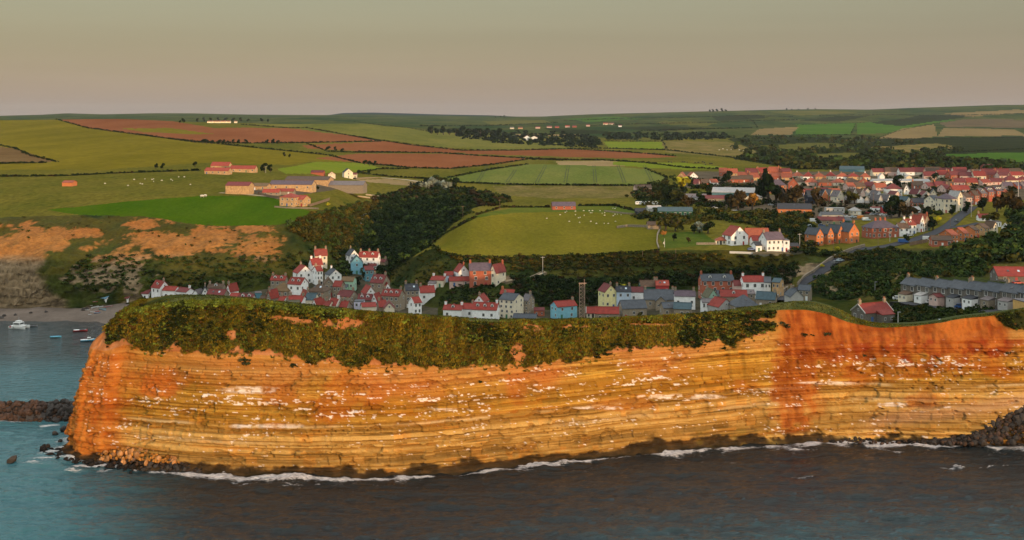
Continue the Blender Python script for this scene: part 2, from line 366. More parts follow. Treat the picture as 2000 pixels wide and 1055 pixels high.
REG = [  # (name, polygon in photo space, smallest k, largest k)
 ('village_ground', [(-9999,0),(9999,0),(9999,2000),(-9999,2000)], 0, 2),
 ('beach', [(-9999,560),(262,560),(262,700),(-9999,700)], 0, 2.02),
 ('green_slope', [(858,540),(1000,540),(1003,640),(855,640)], 1, 2),
 ('green_slope', [(1500,560),(2700,480),(2700,596),(2000,600),(1900,596),(1800,588),(1752,592),(1740,640),(1950,612),(1840,640),(1500,700)], 0, 3),
 ('bank', [(-9999,0),(9999,0),(9999,2000),(-9999,2000)], 2, 3),
 ('woodland_floor', [(640,560),(700,520),(745,545),(850,472),(905,420),(925,405),(990,395),(960,382),(850,378),(740,395),(700,410),(668,430),(650,470)], 2.15, 5.4),
 ('hill_field', [(-9999,200),(110,233),(170,250),(330,272),(520,291),(640,303),(760,305),(770,319),(610,315),(560,322),(470,320),(400,318),(200,332),(-9999,332)], 4, 8.6),
 ('ploughed_field', [(112,233),(180,229),(330,236),(420,250),(560,250),(700,266),(745,275),(600,279),(480,280),(380,277),(330,271),(170,250)], 4, 9),
 ('hill_field', [(240,252),(330,250),(420,262),(360,262),(280,258)], 4, 9),
 ('crest_field', [(560,249),(470,243),(650,236),(720,236),(800,250),(1000,270),(1090,280),(1110,291),(950,293),(850,286),(720,268),(620,258)], 4, 9),
 ('ploughed_field', [(590,284),(640,281),(745,276),(900,293),(1000,294),(1110,291),(1280,300),(1325,307),(1200,309),(1050,305),(930,301),(860,298),(700,296),(600,290)], 4, 9),
 ('ploughed_field', [(612,309),(700,300),(860,300),(930,304),(1040,310),(1000,318),(960,322),(880,330),(800,327),(700,318)], 4, 9),
 ('bright_field', [(540,330),(620,316),(720,320),(745,330),(700,336),(560,340)], 4, 9),
 ('brown_field', [(-60,280),(30,290),(112,316),(-60,320)], 4, 9),
 ('crop_field', [(868,348),(960,330),(1030,321),(1120,321),(1262,330),(1300,346),(1300,362),(1200,363),(900,356)], 4, 9),
 ('stubble_field', [(1085,315),(1180,314),(1250,319),(1240,326),(1090,322)], 4, 9),
 ('stubble_field', [(690,351),(760,350),(838,357),(846,364),(800,363),(720,356)], 4, 9),
 ('rough_pasture', [(960,363),(1262,363),(1300,376),(1250,386),(1100,388),(980,382)], 4, 9),
 ('lawn_field', [(90,410),(240,395),(400,382),(530,385),(560,398),(618,417),(585,430),(540,439),(430,442),(360,436),(300,424),(150,419)], 2.9, 5),
 ('sheep_field', [(918,424),(1000,405),(1180,401),(1292,412),(1280,420),(1100,420)], 3.05, 6),
 ('round_field', [(845,478),(875,456),(925,426),(1000,416),(1120,413),(1240,419),(1287,440),(1283,470),(1288,490),(1150,498),(1000,504),(900,500),(858,492)], 2.96, 5.2),
 ('garden', [(1284,455),(1370,452),(1405,478),(1300,486)], 3, 5),
 ('yard', [(1380,375),(1500,380),(1700,385),(1820,400),(1810,420),(1700,430),(1600,430),(1500,420),(1380,405)], 3, 6),
 ('yard', [(1330,335),(1560,336),(1700,333),(2300,333),(2300,390),(1900,390),(1800,375),(1640,375),(1500,372),(1330,366)], 4, 6.3),
 ('yard', [(440,374),(530,360),(640,350),(720,360),(640,372),(560,385),(500,380)], 3, 6),
 ('bright_field', [(1178,276),(1290,277),(1302,291),(1192,291)], 6, 10),
 ('rough_pasture', [(1290,276),(1420,277),(1482,295),(1440,309),(1300,298)], 6, 10),
 ('bright_field', [(1200,316),(1330,318),(1440,329),(1340,332),(1200,323)], 4, 9),
 ('woodland_floor', [(1420,272),(1480,266),(1700,271),(2300,262),(2300,330),(1900,333),(1560,331),(1440,312),(1480,296)], 5.5, 10.5),
 ('meadow_far', [(1480,284),(1600,279),(1680,284),(1560,294)], 5.5, 10.5), ('rough_pasture', [(1700,288),(1830,280),(1880,288),(1760,300)], 5.5, 10.5), ('meadow_far', [(1560,302),(1680,298),(1720,306),(1600,313)], 5.5, 10.5),
 ('far_green_field', [(1820,302),(2300,290),(2300,322),(1900,318)], 5.5, 9.5),
 ('far_green_field', [(1556,243),(1672,240),(1660,262),(1552,263)], 8, 12),
 ('far_tan_field', [(1480,252),(1558,248),(1545,263),(1466,263)], 8, 12),
 ('far_green_field', [(1672,240),(1832,231),(1870,235),(1800,244),(1750,258),(1672,262)], 8, 12),
 ('far_tan_field', [(1712,270),(1760,252),(1824,243),(1830,266),(1790,271)], 8, 12),
 ('far_tan_field', [(1830,266),(1842,250),(1980,253),(2010,266)], 8, 12),
 ('far_dark_field', [(1832,240),(1890,232),(2300,240),(2300,252),(1850,248)], 8, 12),
 ('stubble_field', [(1000,262),(1100,262),(1150,264),(1010,266)], 8, 11),
 ('woodland_floor', [(1390,228),(1480,224),(1500,230),(1400,236)], 8, 12), ('woodland_floor', [(1560,236),(1620,228),(1700,226),(1640,238)], 8, 12),
 ('woodland_floor', [(1700,240),(1800,226),(1900,222),(1990,220),(1880,230),(1760,246)], 8, 12), ('woodland_floor', [(1180,252),(1300,246),(1400,250),(1300,256)], 8, 12),
 ('woodland_floor', [(1060,250),(1160,254),(1240,262),(1100,262)], 8, 12), ('woodland_floor', [(820,252),(930,250),(980,256),(880,260)], 8, 12),
 ('far_tan_field', [(1840,222),(1990,214),(2040,218),(1900,228)], 8, 12), ('far_green_field', [(1100,232),(1200,228),(1260,232),(1150,238)], 8, 12),
 ('meadow_far', [(1300,236),(1400,240),(1380,246),(1280,242)], 8, 12), ('meadow_far', [(1500,218),(1600,216),(1680,220),(1560,226)], 8, 12), ('meadow_far', [(940,236),(1060,234),(1080,240),(960,244)], 8, 12),
 ('moor', [(600,200),(1020,200),(1020,231),(600,231)], 11.2, 13),
]
nr, nc = GD.shape
idx = (np.arange(nr-1)[:, None]*nc+np.arange(nc-1)[None, :])
quads = np.stack([idx, idx+1, idx+nc+1, idx+nc], -1).reshape(-1, 4)
fx = ((cols[:-1]+cols[1:])/2)[None, :].repeat(nr-1, 0).ravel()
fy = ((GY[:-1, :-1]+GY[1:, 1:])/2).ravel()
fk = ((GK[:-1]+GK[1:])/2)[:, None].repeat(nc-1, 1).ravel()
wob = fbm(fx/30, fy/14, 0, 3, 4)
fxw, fyw = fx+wob*3, fy+wob*1.2
reg = np.full(len(fx), -1)
for r, (nm, poly, k0, k1) in enumerate(REG):
    reg[inpoly(fxw, fyw, poly) & (fk >= k0) & (fk < k1)] = r
VALL = np.stack([GX, GD, GZ], -1).reshape(-1, 3)
# colour of the banks: rock where it breaks through the scrub
bx, by, bk = PXG.ravel(), GY.ravel(), np.broadcast_to(kk, GD.shape).ravel()
X_, D_, Z_ = VALL.T
nb = fbm(X_/22, Z_/8, D_/28, 5, 31)*1.25; nf = fbm(X_/4, Z_/2.2, D_/5, 4, 41)
rock = smooth(0.02, 0.18, nb+nf*.4+.13*smooth(436, 448, by)*smooth(496, 484, by)*smooth(590, 500, bx)+0.06*np.sin(Z_*.9)
              -.23 - 0.28*smooth(500, 600, bx)-.5*smooth(560, 640, bx)+0.1*smooth(30, 60, Z_*0+ (by < 500)*50)
              - .35*((by > 505) & (bx > 380)))
rock = np.maximum(rock, smooth(0, 1, (118-bx+(by-540)*.55+nb*45)/25)*smooth(478, 492, by+nb*18))
for (cx_, cy_, rx, ry) in [(415,465,45,26),(500,485,45,22),(275,440,30,12),(110,470,25,22),(230,515,45,25),(255,560,18,40),(160,455,45,9),(345,480,40,20),(60,450,25,9),(300,465,60,12),(190,540,60,26)]:
    rock = np.maximum(rock, smooth(0.15, -.35, ((bx-cx_)/rx)**2+((by-cy_)/ry)**2-1+nf*1.9))
for (cx_, cy_, rx, ry) in [(1570,528,50,12),(1530,545,16,18),(1725,537,38,9),(1615,565,20,9),(1000,546,40,6)]:
    rock = np.maximum(rock, smooth(0.15, -.35, ((bx-cx_)/rx)**2+((by-cy_)/ry)**2-1+nf*1.5))
rc = np.array([.34,.145,.042])[None]*(1+.45*nf[:, None]); rc2 = np.array([.25,.185,.12])[None]*(1+.45*nf[:, None])*(1-.6*smooth(.62,.8,vnoise(Z_*1.1+n2.ravel()*1.8,X_/18,0,44)))[:, None]
low = smooth(490, 520, by)[:, None]
rc = rc*(1-low)+rc2*low
upc = smooth(470, 445, by+nb*20)[:, None]*(bx < 600)[:, None]
rc = rc*(1-.6*upc)+np.array([.36,.13,.035])[None]*.6*upc
g1, g2, g3 = np.array([.018,.034,.009]), np.array([.12,.090,.016]), np.array([.060,.075,.018])
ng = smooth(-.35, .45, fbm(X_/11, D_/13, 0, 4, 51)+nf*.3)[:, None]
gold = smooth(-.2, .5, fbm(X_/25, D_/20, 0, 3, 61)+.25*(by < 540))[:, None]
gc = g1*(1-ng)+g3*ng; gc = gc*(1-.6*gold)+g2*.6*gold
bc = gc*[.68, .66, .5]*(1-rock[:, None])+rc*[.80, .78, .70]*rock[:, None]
for r in set(reg.tolist()):
    nm = 'meadow' if r < 0 else REG[r][0]
    if r < 0:
        parts = [('meadow', (reg == r) & (fk < 8.6)), ('far_pasture', (reg == r) & (fk >= 8.6))]
    else: parts = [(nm, reg == r)]
    for nm, msk in parts:
        f = quads[msk]
        if not len(f): continue
        used, inv = np.unique(f, return_inverse=True)
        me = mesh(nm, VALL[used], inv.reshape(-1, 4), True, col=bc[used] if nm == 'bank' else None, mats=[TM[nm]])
        struct(link({'bank': 'cliff_bank', 'meadow': 'meadow', 'village_ground': 'ground'}.get(nm, nm), me))
# ---------------------------------------------------------------- the headland (the lit sea cliff)
base_pts = [(2600,866),(2300,868),(2000,867),(1900,866),(1800,863),(1700,858),(1600,860),(1500,864),(1400,871),(1300,880),
            (1200,889),(1100,899),(1000,909),(900,920),(800,928),(700,930),(600,930),(500,927),(400,924),(300,914),(230,906)]
fp = [((px-CX)/F*(H*F/(py-HY)), H*F/(py-HY)) for px, py in base_pts]
ctrl = fp + [(-122.5,325),(-129,328.5),(-133,334),(-134,341),(-131,350),(-123,359),(-108,366),(-80,376),(-40,385),(10,390),(60,392),(110,392),(180,392),(250,392)]
def chaikin(p, n):
    for _ in range(n):
        q = [p[0]]
        for a, b in zip(p[:-1], p[1:]):
            q += [(a[0]*.75+b[0]*.25, a[1]*.75+b[1]*.25), (a[0]*.25+b[0]*.75, a[1]*.25+b[1]*.75)]
        p = q+[p[-1]]
    return p
cp = np.array(chaikin(ctrl, 3))
sl = np.concatenate([[0], np.cumsum(np.hypot(*np.diff(cp, axis=0).T))])
def s_of(px):
    pr = CX+F*cp[:, 0]/cp[:, 1]; j = np.nonzero(pr <= px)[0][0]; return sl[j]
s_in, s_nose, s_back = s_of(2030), s_of(230), None
i_nose_end = int(np.argmin(np.hypot(cp[:, 0]+123, cp[:, 1]-359)))
ss = np.concatenate([np.arange(0, s_in, 3.0), np.arange(s_in, s_nose, 0.27), np.arange(s_nose, sl[i_nose_end], 0.35), np.arange(sl[i_nose_end], sl[-1], 4.0)])
BX, BD = np.interp(ss, sl, cp[:, 0]), np.interp(ss, sl, cp[:, 1])
tx = np.interp(ss+4, sl, cp[:, 0])-np.interp(ss-4, sl, cp[:, 0]); ty = np.interp(ss+4, sl, cp[:, 1])-np.interp(ss-4, sl, cp[:, 1])
L_ = np.hypot(tx, ty); tx, ty = tx/L_, ty/L_
NX, NY = ty*-1*-1, -tx*-1*-1          # path runs to -x along the front: outward is -y
NX, NY = -ty, tx
flip = np.where((NX*0+NY*(-1) > 0) | True, 1, 1)
# make sure the front normal points at the camera
if NY[len(ss)//3] > 0: NX, NY = -NX, -NY
PXB = CX+F*BX/BD
front = (ss <= s_nose+2)
rear = ss > sl[i_nose_end]-4
y_rock = [(150,655),(200,658),(260,678),(300,686),(400,690),(500,694),(600,704),(700,713),(850,714),(900,716),(1000,708),(1100,699),(1200,690),(1300,680),(1400,669),(1500,656),(1530,650),(1600,662),(1680,672),(1800,668),(1900,660),(2000,650),(2600,640)]
y_brow = [(150,604),(230,598),(265,591),(300,586),(400,586),(500,593),(600,603),(700,612),(800,618),(900,624),(1000,629),(1100,629),(1200,626),(1300,621),(1400,615),(1500,609),(1560,606),(1600,606),(1640,614),(1680,632),(1730,641),(1800,638),(1860,630),(1900,623),(1960,618),(2000,612),(2100,590),(2300,570),(2600,560)]  # past the right edge the brow is raised, unseen, to shade the terrace
y_top = [(150,590),(230,597),(270,587),(300,581),(330,577),(400,576.5),(480,583),(560,593),(640,602),(720,611),(800,616),(900,622),(1000,626.5),(1100,626),(1200,623),(1300,618),(1400,611),(1450,602),(1500,594),(1560,588),(1600,591),(1640,603),(1680,624),(1730,636),(1800,634),(1860,627),(1900,619),(2000,609),(2100,588),(2300,568),(2600,558)]
OR, DS = 7.0, 366.0
OT = 17.0-6.5*smooth(1500, 1580, PXB)*(1-smooth(1950, 2060, PXB))
nosew = smooth(s_nose-6, s_nose+10, ss)
pxq = np.clip(PXB, 200, 2600)
zr = H-(curve(pxq, y_rock, 12)-HY)*(BD+OR)/F
zt = H-(curve(pxq, y_brow, 12)-HY)*(BD+OT)/F
zr = zr*(1-nosew)+30.5*nosew; zt = zt*(1-nosew)+41.0*nosew
rw = smooth(sl[i_nose_end]-6, sl[i_nose_end]+14, ss)
# spine
SX = (pxq-CX)/F*DS; SX = SX*(1-nosew)+nosew*(-113+0*SX)
SD = np.full(len(ss), DS)*(1-nosew)+344*nosew
rx = np.clip(BX, -106, 260)
SX = SX*(1-rw)+rx*rw; SD = SD*(1-rw)+np.where(rx < -95, 352, 366)*rw
pxs = CX+F*SX/SD
zs = H-(curve(pxs, y_top, 10)-HY)*SD/F
zt = zt*(1-rw)+(zs-2.5)*rw; zr = zr*(1-rw)+(np.minimum(zs*.55, 22))*rw
NPLAT, NROCK, NVEG, NTOP = 9, 150, 92, 18
rows = []
for j in range(NPLAT):                      # wave-cut ledge at the foot
    t = j/NPLAT; rows.append(('p', t))
for j in range(NROCK): rows.append(('r', j/NROCK))
for j in range(NVEG): rows.append(('v', j/NVEG))
for j in range(NTOP+1): rows.append(('t', j/NTOP))
VX, VD, VZ, VT = [], [], [], []
LX = BX-NX*OR*0; 
for typ, t in rows:
    if typ == 'p':
        off = -(1-t)**1.5*(3.2+1.5*np.sin(ss*.13)); z = np.full(len(ss), -1.2+2.4*t**.8); zz = 0
    elif typ == 'r':
        u = t; z = 1.2+(zr-1.2)*u; off = OR*u**1.5+0*ss
    elif typ == 'v':
        u = t; z = zr+(zt-zr)*np.sin(u*math.pi/2)**.92 if False else zr+(zt-zr)*(u*(1.12-.12*u)); off = OR+(OT-OR)*u**1.05+0*ss
    if typ != 't':
        VX.append(BX-NX*off); VD.append(BD-NY*off); VZ.append(z)
    else:
        ex, ed = BX-NX*OT, BD-NY*OT
        VX.append(ex*(1-t)+SX*t); VD.append(ed*(1-t)+SD*t)
        VZ.append(zt*(1-t)+zs*t+np.sin(t*math.pi)*0.5)
    VT.append({'p': 0, 'r': 1, 'v': 2, 't': 3}[typ]+t)
VX, VD, VZ, VT = np.array(VX), np.array(VD), np.array(VZ), np.array(VT)
S2 = np.broadcast_to(ss[None, :], VX.shape); T2 = np.broadcast_to(VT[:, None], VX.shape)
NX2, NY2 = np.broadcast_to(NX, VX.shape), np.broadcast_to(NY, VX.shape)
dip = np.interp(BX, [-134, -60, 0, 60, 150, 250], [0, .2, .8, 2.0, 4.2, 6])[None, :]
ZS = VZ-dip+fbm(S2/70, VZ/40, 0, 2, 71)*.4           # height within the strata
rockw = smooth(0.6, 1.0, T2)*(1-smooth(1.85, 2.05, T2))
PY0 = HY+(H-VZ)*F/VD; PX0 = CX+F*VX/VD
bare = np.maximum(smooth(1500, 1530, PX0+fbm(VX/6, VZ/5, 0, 3, 8)*14)*(1-smooth(1945, 1985, PX0-(PY0-640)*1.2+fbm(VX/4, VZ/4, 0, 3, 12)*22)), smooth(216, 196, PX0+fbm(VX/5, VZ/5, 0, 3, 18)*12)+0*VX)
# relief: ledges, joints, buttresses, spalls
led = (vnoise(ZS*1.5, S2/90, 0, 5)*1.0+vnoise(ZS*3.6, S2/40, 0, 6)*.7+vnoise(ZS*.45, S2/150, 0, 7)*1.2)
zb = ZS/.80+(vnoise(ZS*.45, 0, 0, 141))*3.2+fbm(S2/45, 0, 0, 2, 142)*.15
bi = np.floor(zb); bf = zb-bi
one = np.zeros_like(bi).astype(np.int64); bii = bi.astype(np.int64)+50
bh = _h(bii, one, one, 7); bh2 = _h(bii, one+3, one, 7)
bw_ = 1.4+bh2**2*9
sb = (S2+bh*37+fbm(VZ/3, S2/9, 0, 2, 143)*.5)/bw_; sbi = np.floor(sb); sbf = sb-sbi
blk = _h(bii, sbi.astype(np.int64)+900, one, 9)
crack = ((np.minimum(sbf, 1-sbf)*bw_ < .20)*(bh2 > .25)).astype(float)
under = ((bf < .28)*(_h(bii, one+5, one, 7) > .45)).astype(float)
led = (led-1.45)*.45+(bh-.5)*1.15+(blk-.5)*.75*smooth(.2, .8, vnoise(S2/14, VZ/6, 0, 144)+.15)-under*.45
hard = smooth(.35, .75, vnoise(ZS*.8, S2/25, 0, 14))
joint = -crack*.5*smooth(.3, .7, vnoise(S2/9, VZ/5, 0, 145))
but = fbm(S2/26, VZ/60, 0, 3, 16)*1.5+fbm(S2/8, VZ/14, 0, 3, 19)*.5
spall = -smooth(.22, .32, fbm(S2/6, VZ/2.6, 0, 4, 23))*.8
fine = fbm(S2/1.3, VZ/.7, 0, 3, 25)*.20
gully = -smooth(.55, .9, vnoise(S2/2.2, VZ/30, 0, 26))*smooth(.62, .8, vnoise(S2/30, VZ/12, 0, 27))*1.0
disp = rockw*(led*.75+joint*hard+but+spall+fine+gully*.7)
rib = fbm(S2/3.2, VZ/26, 0, 3, 33)
disp += rockw*nosew*(rib*1.5)
vegw = smooth(1.9, 2.1, T2)*(1-smooth(2.95, 3.1, T2))
bump_v = fbm(S2/9, T2*1.6, 0, 3, 28)*1.1+fbm(S2/1.4, T2*8, 0, 3, 29)*.40
rill = -np.abs(fbm(S2/2.4, T2*1.4, 0, 3, 30))*1.1
disp += vegw*(bump_v*(1-bare)+bare*(rill+fbm(S2/5, VZ/8, 0, 3, 35)*.8))
disp += (T2 < 1)*fbm(S2/2, T2*3, 0, 3, 34)*.8
disp *= (1-rw)[None, :]*.999+.001
VX2, VD2 = VX+NX2*disp, VD+NY2*disp
platw = (T2 < 1)
VZ2 = VZ+platw*fbm(S2/2.5, T2*4, 0, 4, 36)*.55*smooth(0, .5, T2)
VZ2 += smooth(3.0, 3.15, T2)*fbm(VX/5, VD/4, 0, 3, 37)*.35
VZ2 += ((T2 > 2.8) & (T2 < 3.1))*fbm(S2/2.0, 0, 0, 3, 38)*.35*(1-bare)
PX, PY = CX+F*VX2/VD2, HY+(H-VZ2)*F/VD2

# ---- rock colours (stain, guano and strata belong to the stone; overhang shadow is painted in)
def C(*a): return np.array(a)[None, None, :]
def mixc(a, b, w): return a*(1-w[..., None])+b*w[..., None]
s1 = vnoise(ZS*1.1, S2/200, 0, 101); s2 = vnoise(ZS*3.2, S2/70, 0, 102); s3 = vnoise(ZS*7.5, S2/30, 0, 103)
band = s1*.5+s2*.3+s3*.2
pat = fbm(S2/16, VZ/8, 0, 4, 104); patf = fbm(S2/3, VZ/1.6, 0, 4, 105)
c = mixc(C(.29,.140,.024), C(.52,.285,.060), smooth(.3, .7, band+patf*.15))
lowk = smooth(15.5, 9.5, ZS+pat*3)*(1-nosew*.7)[None, :]
c = mixc(c, mixc(C(.37,.205,.065), C(.53,.325,.135), smooth(.3, .7, band+patf*.2)), lowk*.9)
# thin white-grey bands low down
wb = np.exp(-((ZS-(12.8+pat*.5))/.32)**2)*smooth(-.15, .35, fbm(S2/14, 0, 0, 3, 106)+.1)+.6*np.exp(-((ZS-8.6)/.5)**2)*smooth(-.1, .3, fbm(S2/22, 3, 0, 3, 107))
c = mixc(c, C(.66,.50,.36)+0*c, np.clip(wb*.8, 0, 1)*smooth(210, 330, PX))
upk = smooth(21, 27, ZS+pat*3)
c = mixc(c, mixc(C(.47,.205,.055), C(.54,.29,.12), smooth(.3, .7, band)), upk*.7)
# dark bedding planes
dk = smooth(.74, .84, vnoise(ZS*4.3, S2/26, 0, 108))*smooth(.3, .6, vnoise(ZS*.6, S2/18, 0, 109))
c = c*(1-.5*dk[..., None])
c = c*(.80+.34*bh+.16*(blk-.5))[..., None]
c = mixc(c, c*C(1.08,.86,.62), (blk > .72)*.7*smooth(.3,.7,vnoise(S2/10, VZ/4, 0, 146)))
c = c*(1-.40*(under*smooth(.25,.6,vnoise(S2/12, VZ/7, 0, 147)))[..., None])  # shadow under projecting beds painted into the rock colour
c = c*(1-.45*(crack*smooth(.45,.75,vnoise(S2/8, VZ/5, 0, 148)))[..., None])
# iron red stains
iron = smooth(.18, .5, pat+.25*vnoise(S2/6, VZ/25, 0, 110)-.12*np.abs(ZS-19)/8)*smooth(26, 22, ZS)*smooth(10, 15, ZS)
c = mixc(c, C(.34,.085,.014)+0*c, iron*.6)
def blob(x, y, rx, ry, n=.8): return smooth(.45, -.5, ((PX-x)/rx)**2+((PY-y)/ry)**2-1+patf*n+pat*.5)
for (x, y, a, b_, w) in [(310,757,38,22,.75),(700,760,70,32,.5),(1060,735,40,26,.35),(1215,790,60,14,.3),(830,765,40,25,.3),(300,745,60,30,.5),(1010,740,22,60,.4)]:
    c = mixc(c, C(.45,.13,.03)+0*c, blob(x, y, a, b_)*w)
# red-orange clay: the bare right-hand brow and the stains that run down from it, and the nose
clay = np.maximum.reduce([
    smooth(1498, 1535, PX+pat*22)*smooth(712, 690, PY+pat*26+patf*10)*(PX < 2050)*(1-.75*smooth(0, 1, (PX-1960)/20)),
    blob(1552, 760, 48, 85)*.85, blob(1800, 782, 30, 16)*.55, blob(1590, 790, 26, 30)*.35, blob(1905, 690, 80, 40)*.5,
    blob(1700, 720, 120, 26)*.5])
c = mixc(c, mixc(C(.22,.038,.008), C(.43,.118,.026), smooth(-.5, .5, pat*.7+patf*.5+fbm(S2/1.6, VZ/9, 0, 4, 161)*.8+.15)), clay*.9)
redd = smooth(.05, .4, fbm(S2/4, VZ/3.0, 0, 4, 112)+.12)*smooth(1560, 1700, PX)*smooth(655, 668, PY)*smooth(735, 700, PY)
c = mixc(c, C(.25,.035,.012)+0*c, redd*.75)
nz = np.clip(nosew*(1-rw), 0, 1)[None, :]+0*VX
ncl = np.maximum(nz, smooth(262, 215, PX+pat*22))*(PX < 400)*smooth(-.1, .3, .5+pat*.7)
c = mixc(c, mixc(C(.40,.105,.022), C(.52,.175,.040), smooth(-.4, .4, patf)), ncl*.85)
topo = smooth(1.55, 1.9, T2)*(PX < 1520)*smooth(-.2, .4, pat+.15)
c = mixc(c, C(.47,.19,.07)+0*c, topo*.5)
# guano: white below nesting ledges
gz = np.exp(-((ZS-18.6)/2.6)**2)*.9+np.exp(-((ZS-21.8)/1.2)**2)*.35+.5*np.exp(-((ZS-15.5)/1.0)**2)
gn = fbm(S2/1.0, VZ/.35, 0, 3, 114)*1.05+.75*fbm(S2/9, ZS/1.1, 0, 4, 115)
gx = np.interp(PX, [200,240,330,450,600,760,900,1050,1150,1300,1400,1500,1560,1600,1900,2000], [0,.6,.8,.5,.85,.4,.7,.45,.4,.8,.5,.2,.15,.7,.75,.7])
gu = smooth(.87, 1.02, gn+gz*.42*gx+.05+.22*(bf > .55))
gu2 = blob(495, 762, 60, 7, 1.6)*.9+blob(540, 832, 60, 5, 1.4)*.8+blob(470, 833, 20, 4, 1.4)*.8+blob(1330, 775, 85, 5, 1.4)+blob(1620, 748, 60, 3, 1.2)+blob(1180, 797, 60, 3, 1.4)*.8+blob(1740, 790, 30, 4, 1.6)+blob(870, 800, 50, 3, 1.6)*.6
gu = np.clip(gu+gu2*smooth(-.25,.2,patf+.1), 0, 1)*rockw
c = mixc(c, C(.86,.78,.95)+0*c, gu*.85)
# spalls and gullies slightly darker
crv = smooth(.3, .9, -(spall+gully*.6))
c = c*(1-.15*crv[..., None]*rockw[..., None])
# tidal zone: wet dark weed and rock
tz = smooth(3.7, 2.6, VZ2+pat*2.0+patf*1.7+.75+np.interp(PX, [100,200,300,420,1000,1200,1280,1400,1500,1800,2000],[.3,.3,.4,.1,.2,.4,-.7,-.7,1.0,1.5,1.5]))
c = mixc(c, mixc(C(.030,.020,.013), C(.075,.042,.022), smooth(-.4, .5, patf)), tz*.97)
wy = smooth(6.0, 4.4, VZ2+patf*1.5)*smooth(.1, .4, fbm(S2/6, 0, 0, 3, 118))*smooth(1180, 1260, PX)
c = mixc(c, C(.20,.16,.03)+0*c, wy*.25*smooth(0,.5,patf+pat))
pk = smooth(1650, 1750, PX)*np.exp(-((PY-np.interp(PX, [1600,1750,1900,2000], [845,815,800,780]))/14)**2)
c = mixc(c, C(.46,.27,.20)+0*c, pk*.6)
# turf and scrub ground
vn = fbm(S2/8, VZ/4, 0, 4, 120); vf = fbm(S2/1.2, VZ/.8, 0, 3, 121)
veg_line = curve(PX, y_rock, 0)+fbm(S2/6, 0, 0, 4, 122)*24+fbm(S2/1.2, VZ/3, 0, 2, 123)*6
vegm = smooth(3, -3, PY-veg_line)*(1-bare)
vegm = np.where(T2 > 3.02, 1, vegm*smooth(1.5, 1.7, T2))
for (x, y, a, b_) in [(675,632,48,12),(560,622,28,5),(455,652,9,9),(462,680,16,8),(1043,640,22,7),(1011,690,12,18),(1125,638,40,5),(1260,634,60,3),(1600,625,120,6),(590,628,30,5),(232,606,14,7)]:
    vegm = vegm*(1-np.clip(blob(x, y, a, b_, 2.0)*1.1, 0, 1)*(T2 < 3))
vc = mixc(C(.026,.026,.005), C(.085,.062,.008), smooth(-.4, .5, vn+vf*.5))
vc = mixc(vc, mixc(C(.040,.052,.012), C(.105,.100,.026), smooth(-.35,.4,fbm(VX/4,VD/2,0,4,126)+vf*.3)), smooth(2.9, 3.05, T2)*.9)
dirt = mixc(C(.40,.145,.06), C(.50,.21,.11), smooth(-.3, .4, patf))
c = np.where((T2 > 2)[..., None] & (PX < 1500)[..., None], dirt, c)
c = c*C(.91, .87, .64)
c = mixc(c, vc, vegm)
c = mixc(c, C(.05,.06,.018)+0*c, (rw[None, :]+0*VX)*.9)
nr2, nc2 = VX.shape
idx = (np.arange(nr2-1)[:, None]*nc2+np.arange(nc2-1)[None, :])
q2 = np.stack([idx, idx+nc2, idx+nc2+1, idx+1], -1).reshape(-1, 4)
NAB = np.stack([VX2, VD2, VZ2], -1)
hm = tintmat('headland_rock', small=3.2, amp=.16, bump=.45, dist=.25)
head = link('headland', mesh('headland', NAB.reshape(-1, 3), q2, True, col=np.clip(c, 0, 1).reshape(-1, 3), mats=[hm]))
struct(head)
NABM = vegm*(T2 < 3.9)*(1-rw)[None, :]
EDGE = smooth(20, 0, PY-veg_line)*(1-bare)*(T2 > 1.2)*(T2 < 2.9)*(1-rw)[None, :]*(PX < 1500)*(PX > 205)*(1-vegm)
NABM = np.where(RNG.random(NABM.shape) < EDGE*.16, 1.0, NABM)

# ---------------------------------------------------------------- the sea
sc_ = np.concatenate([np.arange(-3000, -60, 120), np.arange(-60, 2060, 4.0), np.arange(2060, 4000, 120)])
sy = np.concatenate([[9000, 4000, 2400, 1700, 1350, 1180], np.arange(1090, 845, -1.5), np.arange(845, 600, -2.2), [595, 560, 500, 420]])
sD = H*F/(sy-HY)
SXg = (sc_[None, :]-CX)*sD[:, None]/F; SDg = np.broadcast_to(sD[:, None], SXg.shape)
def wave(x, d):
    w = fbm(x/10+fbm(x/20, d/20, 0, 2, 201)*.8, d/4.2, 0, 4, 202)*.95+fbm(x/30, d/11, 0, 2, 203)*.30
    w += (1-np.abs(fbm(x/5, d/2.2, 0, 3, 204)))**3*.40
    return w
calm = np.interp(SDg, [200, 330, 380, 430, 560], [1, 1, .55, .25, .12])
SZg = wave(SXg, SDg)*calm-.15
# distance in front of the cliff foot
basD = np.interp(sc_, PXB[front][::-1], BD[front][::-1])[None, :]
gap = basD-SDg-3.5
pxs_ = np.broadcast_to(sc_[None, :], SXg.shape); pys_ = np.broadcast_to(sy[:, None], SXg.shape)
wid = np.interp(pxs_, [60,130,200,260,330,420,520,650,800,900,1100,1200,1350,1450,1600,1750,1900,2000], [3,5,5,9,14,9,5,7,4,1,2.5,3,4,9,9,8,7,6])
fn = fbm(SXg/6, SDg/2.2, 0, 5, 211); fn2 = fbm(SXg/1.6, SDg/.9, 0, 3, 212)
wv_ = wid*np.clip(.25+1.5*vnoise(SXg/14, SDg/30, 0, 221)*vnoise(SXg/5, 0, 0, 222)*1.6-.18, .04, 1.9)
foam = np.clip(1.15-np.abs(gap)/wv_+fn*1.1, 0, 1)*(gap > -12)*(gap < wid*2.8)*(pxs_ > 150)
mx, my = SXg, SDg
nd = np.full(SXg.shape, 1e9)
for (qx, qd) in zip(cp[::3, 0], cp[::3, 1]):
    if -140 < qx < -100: nd = np.minimum(nd, np.hypot(mx-qx, my-qd))
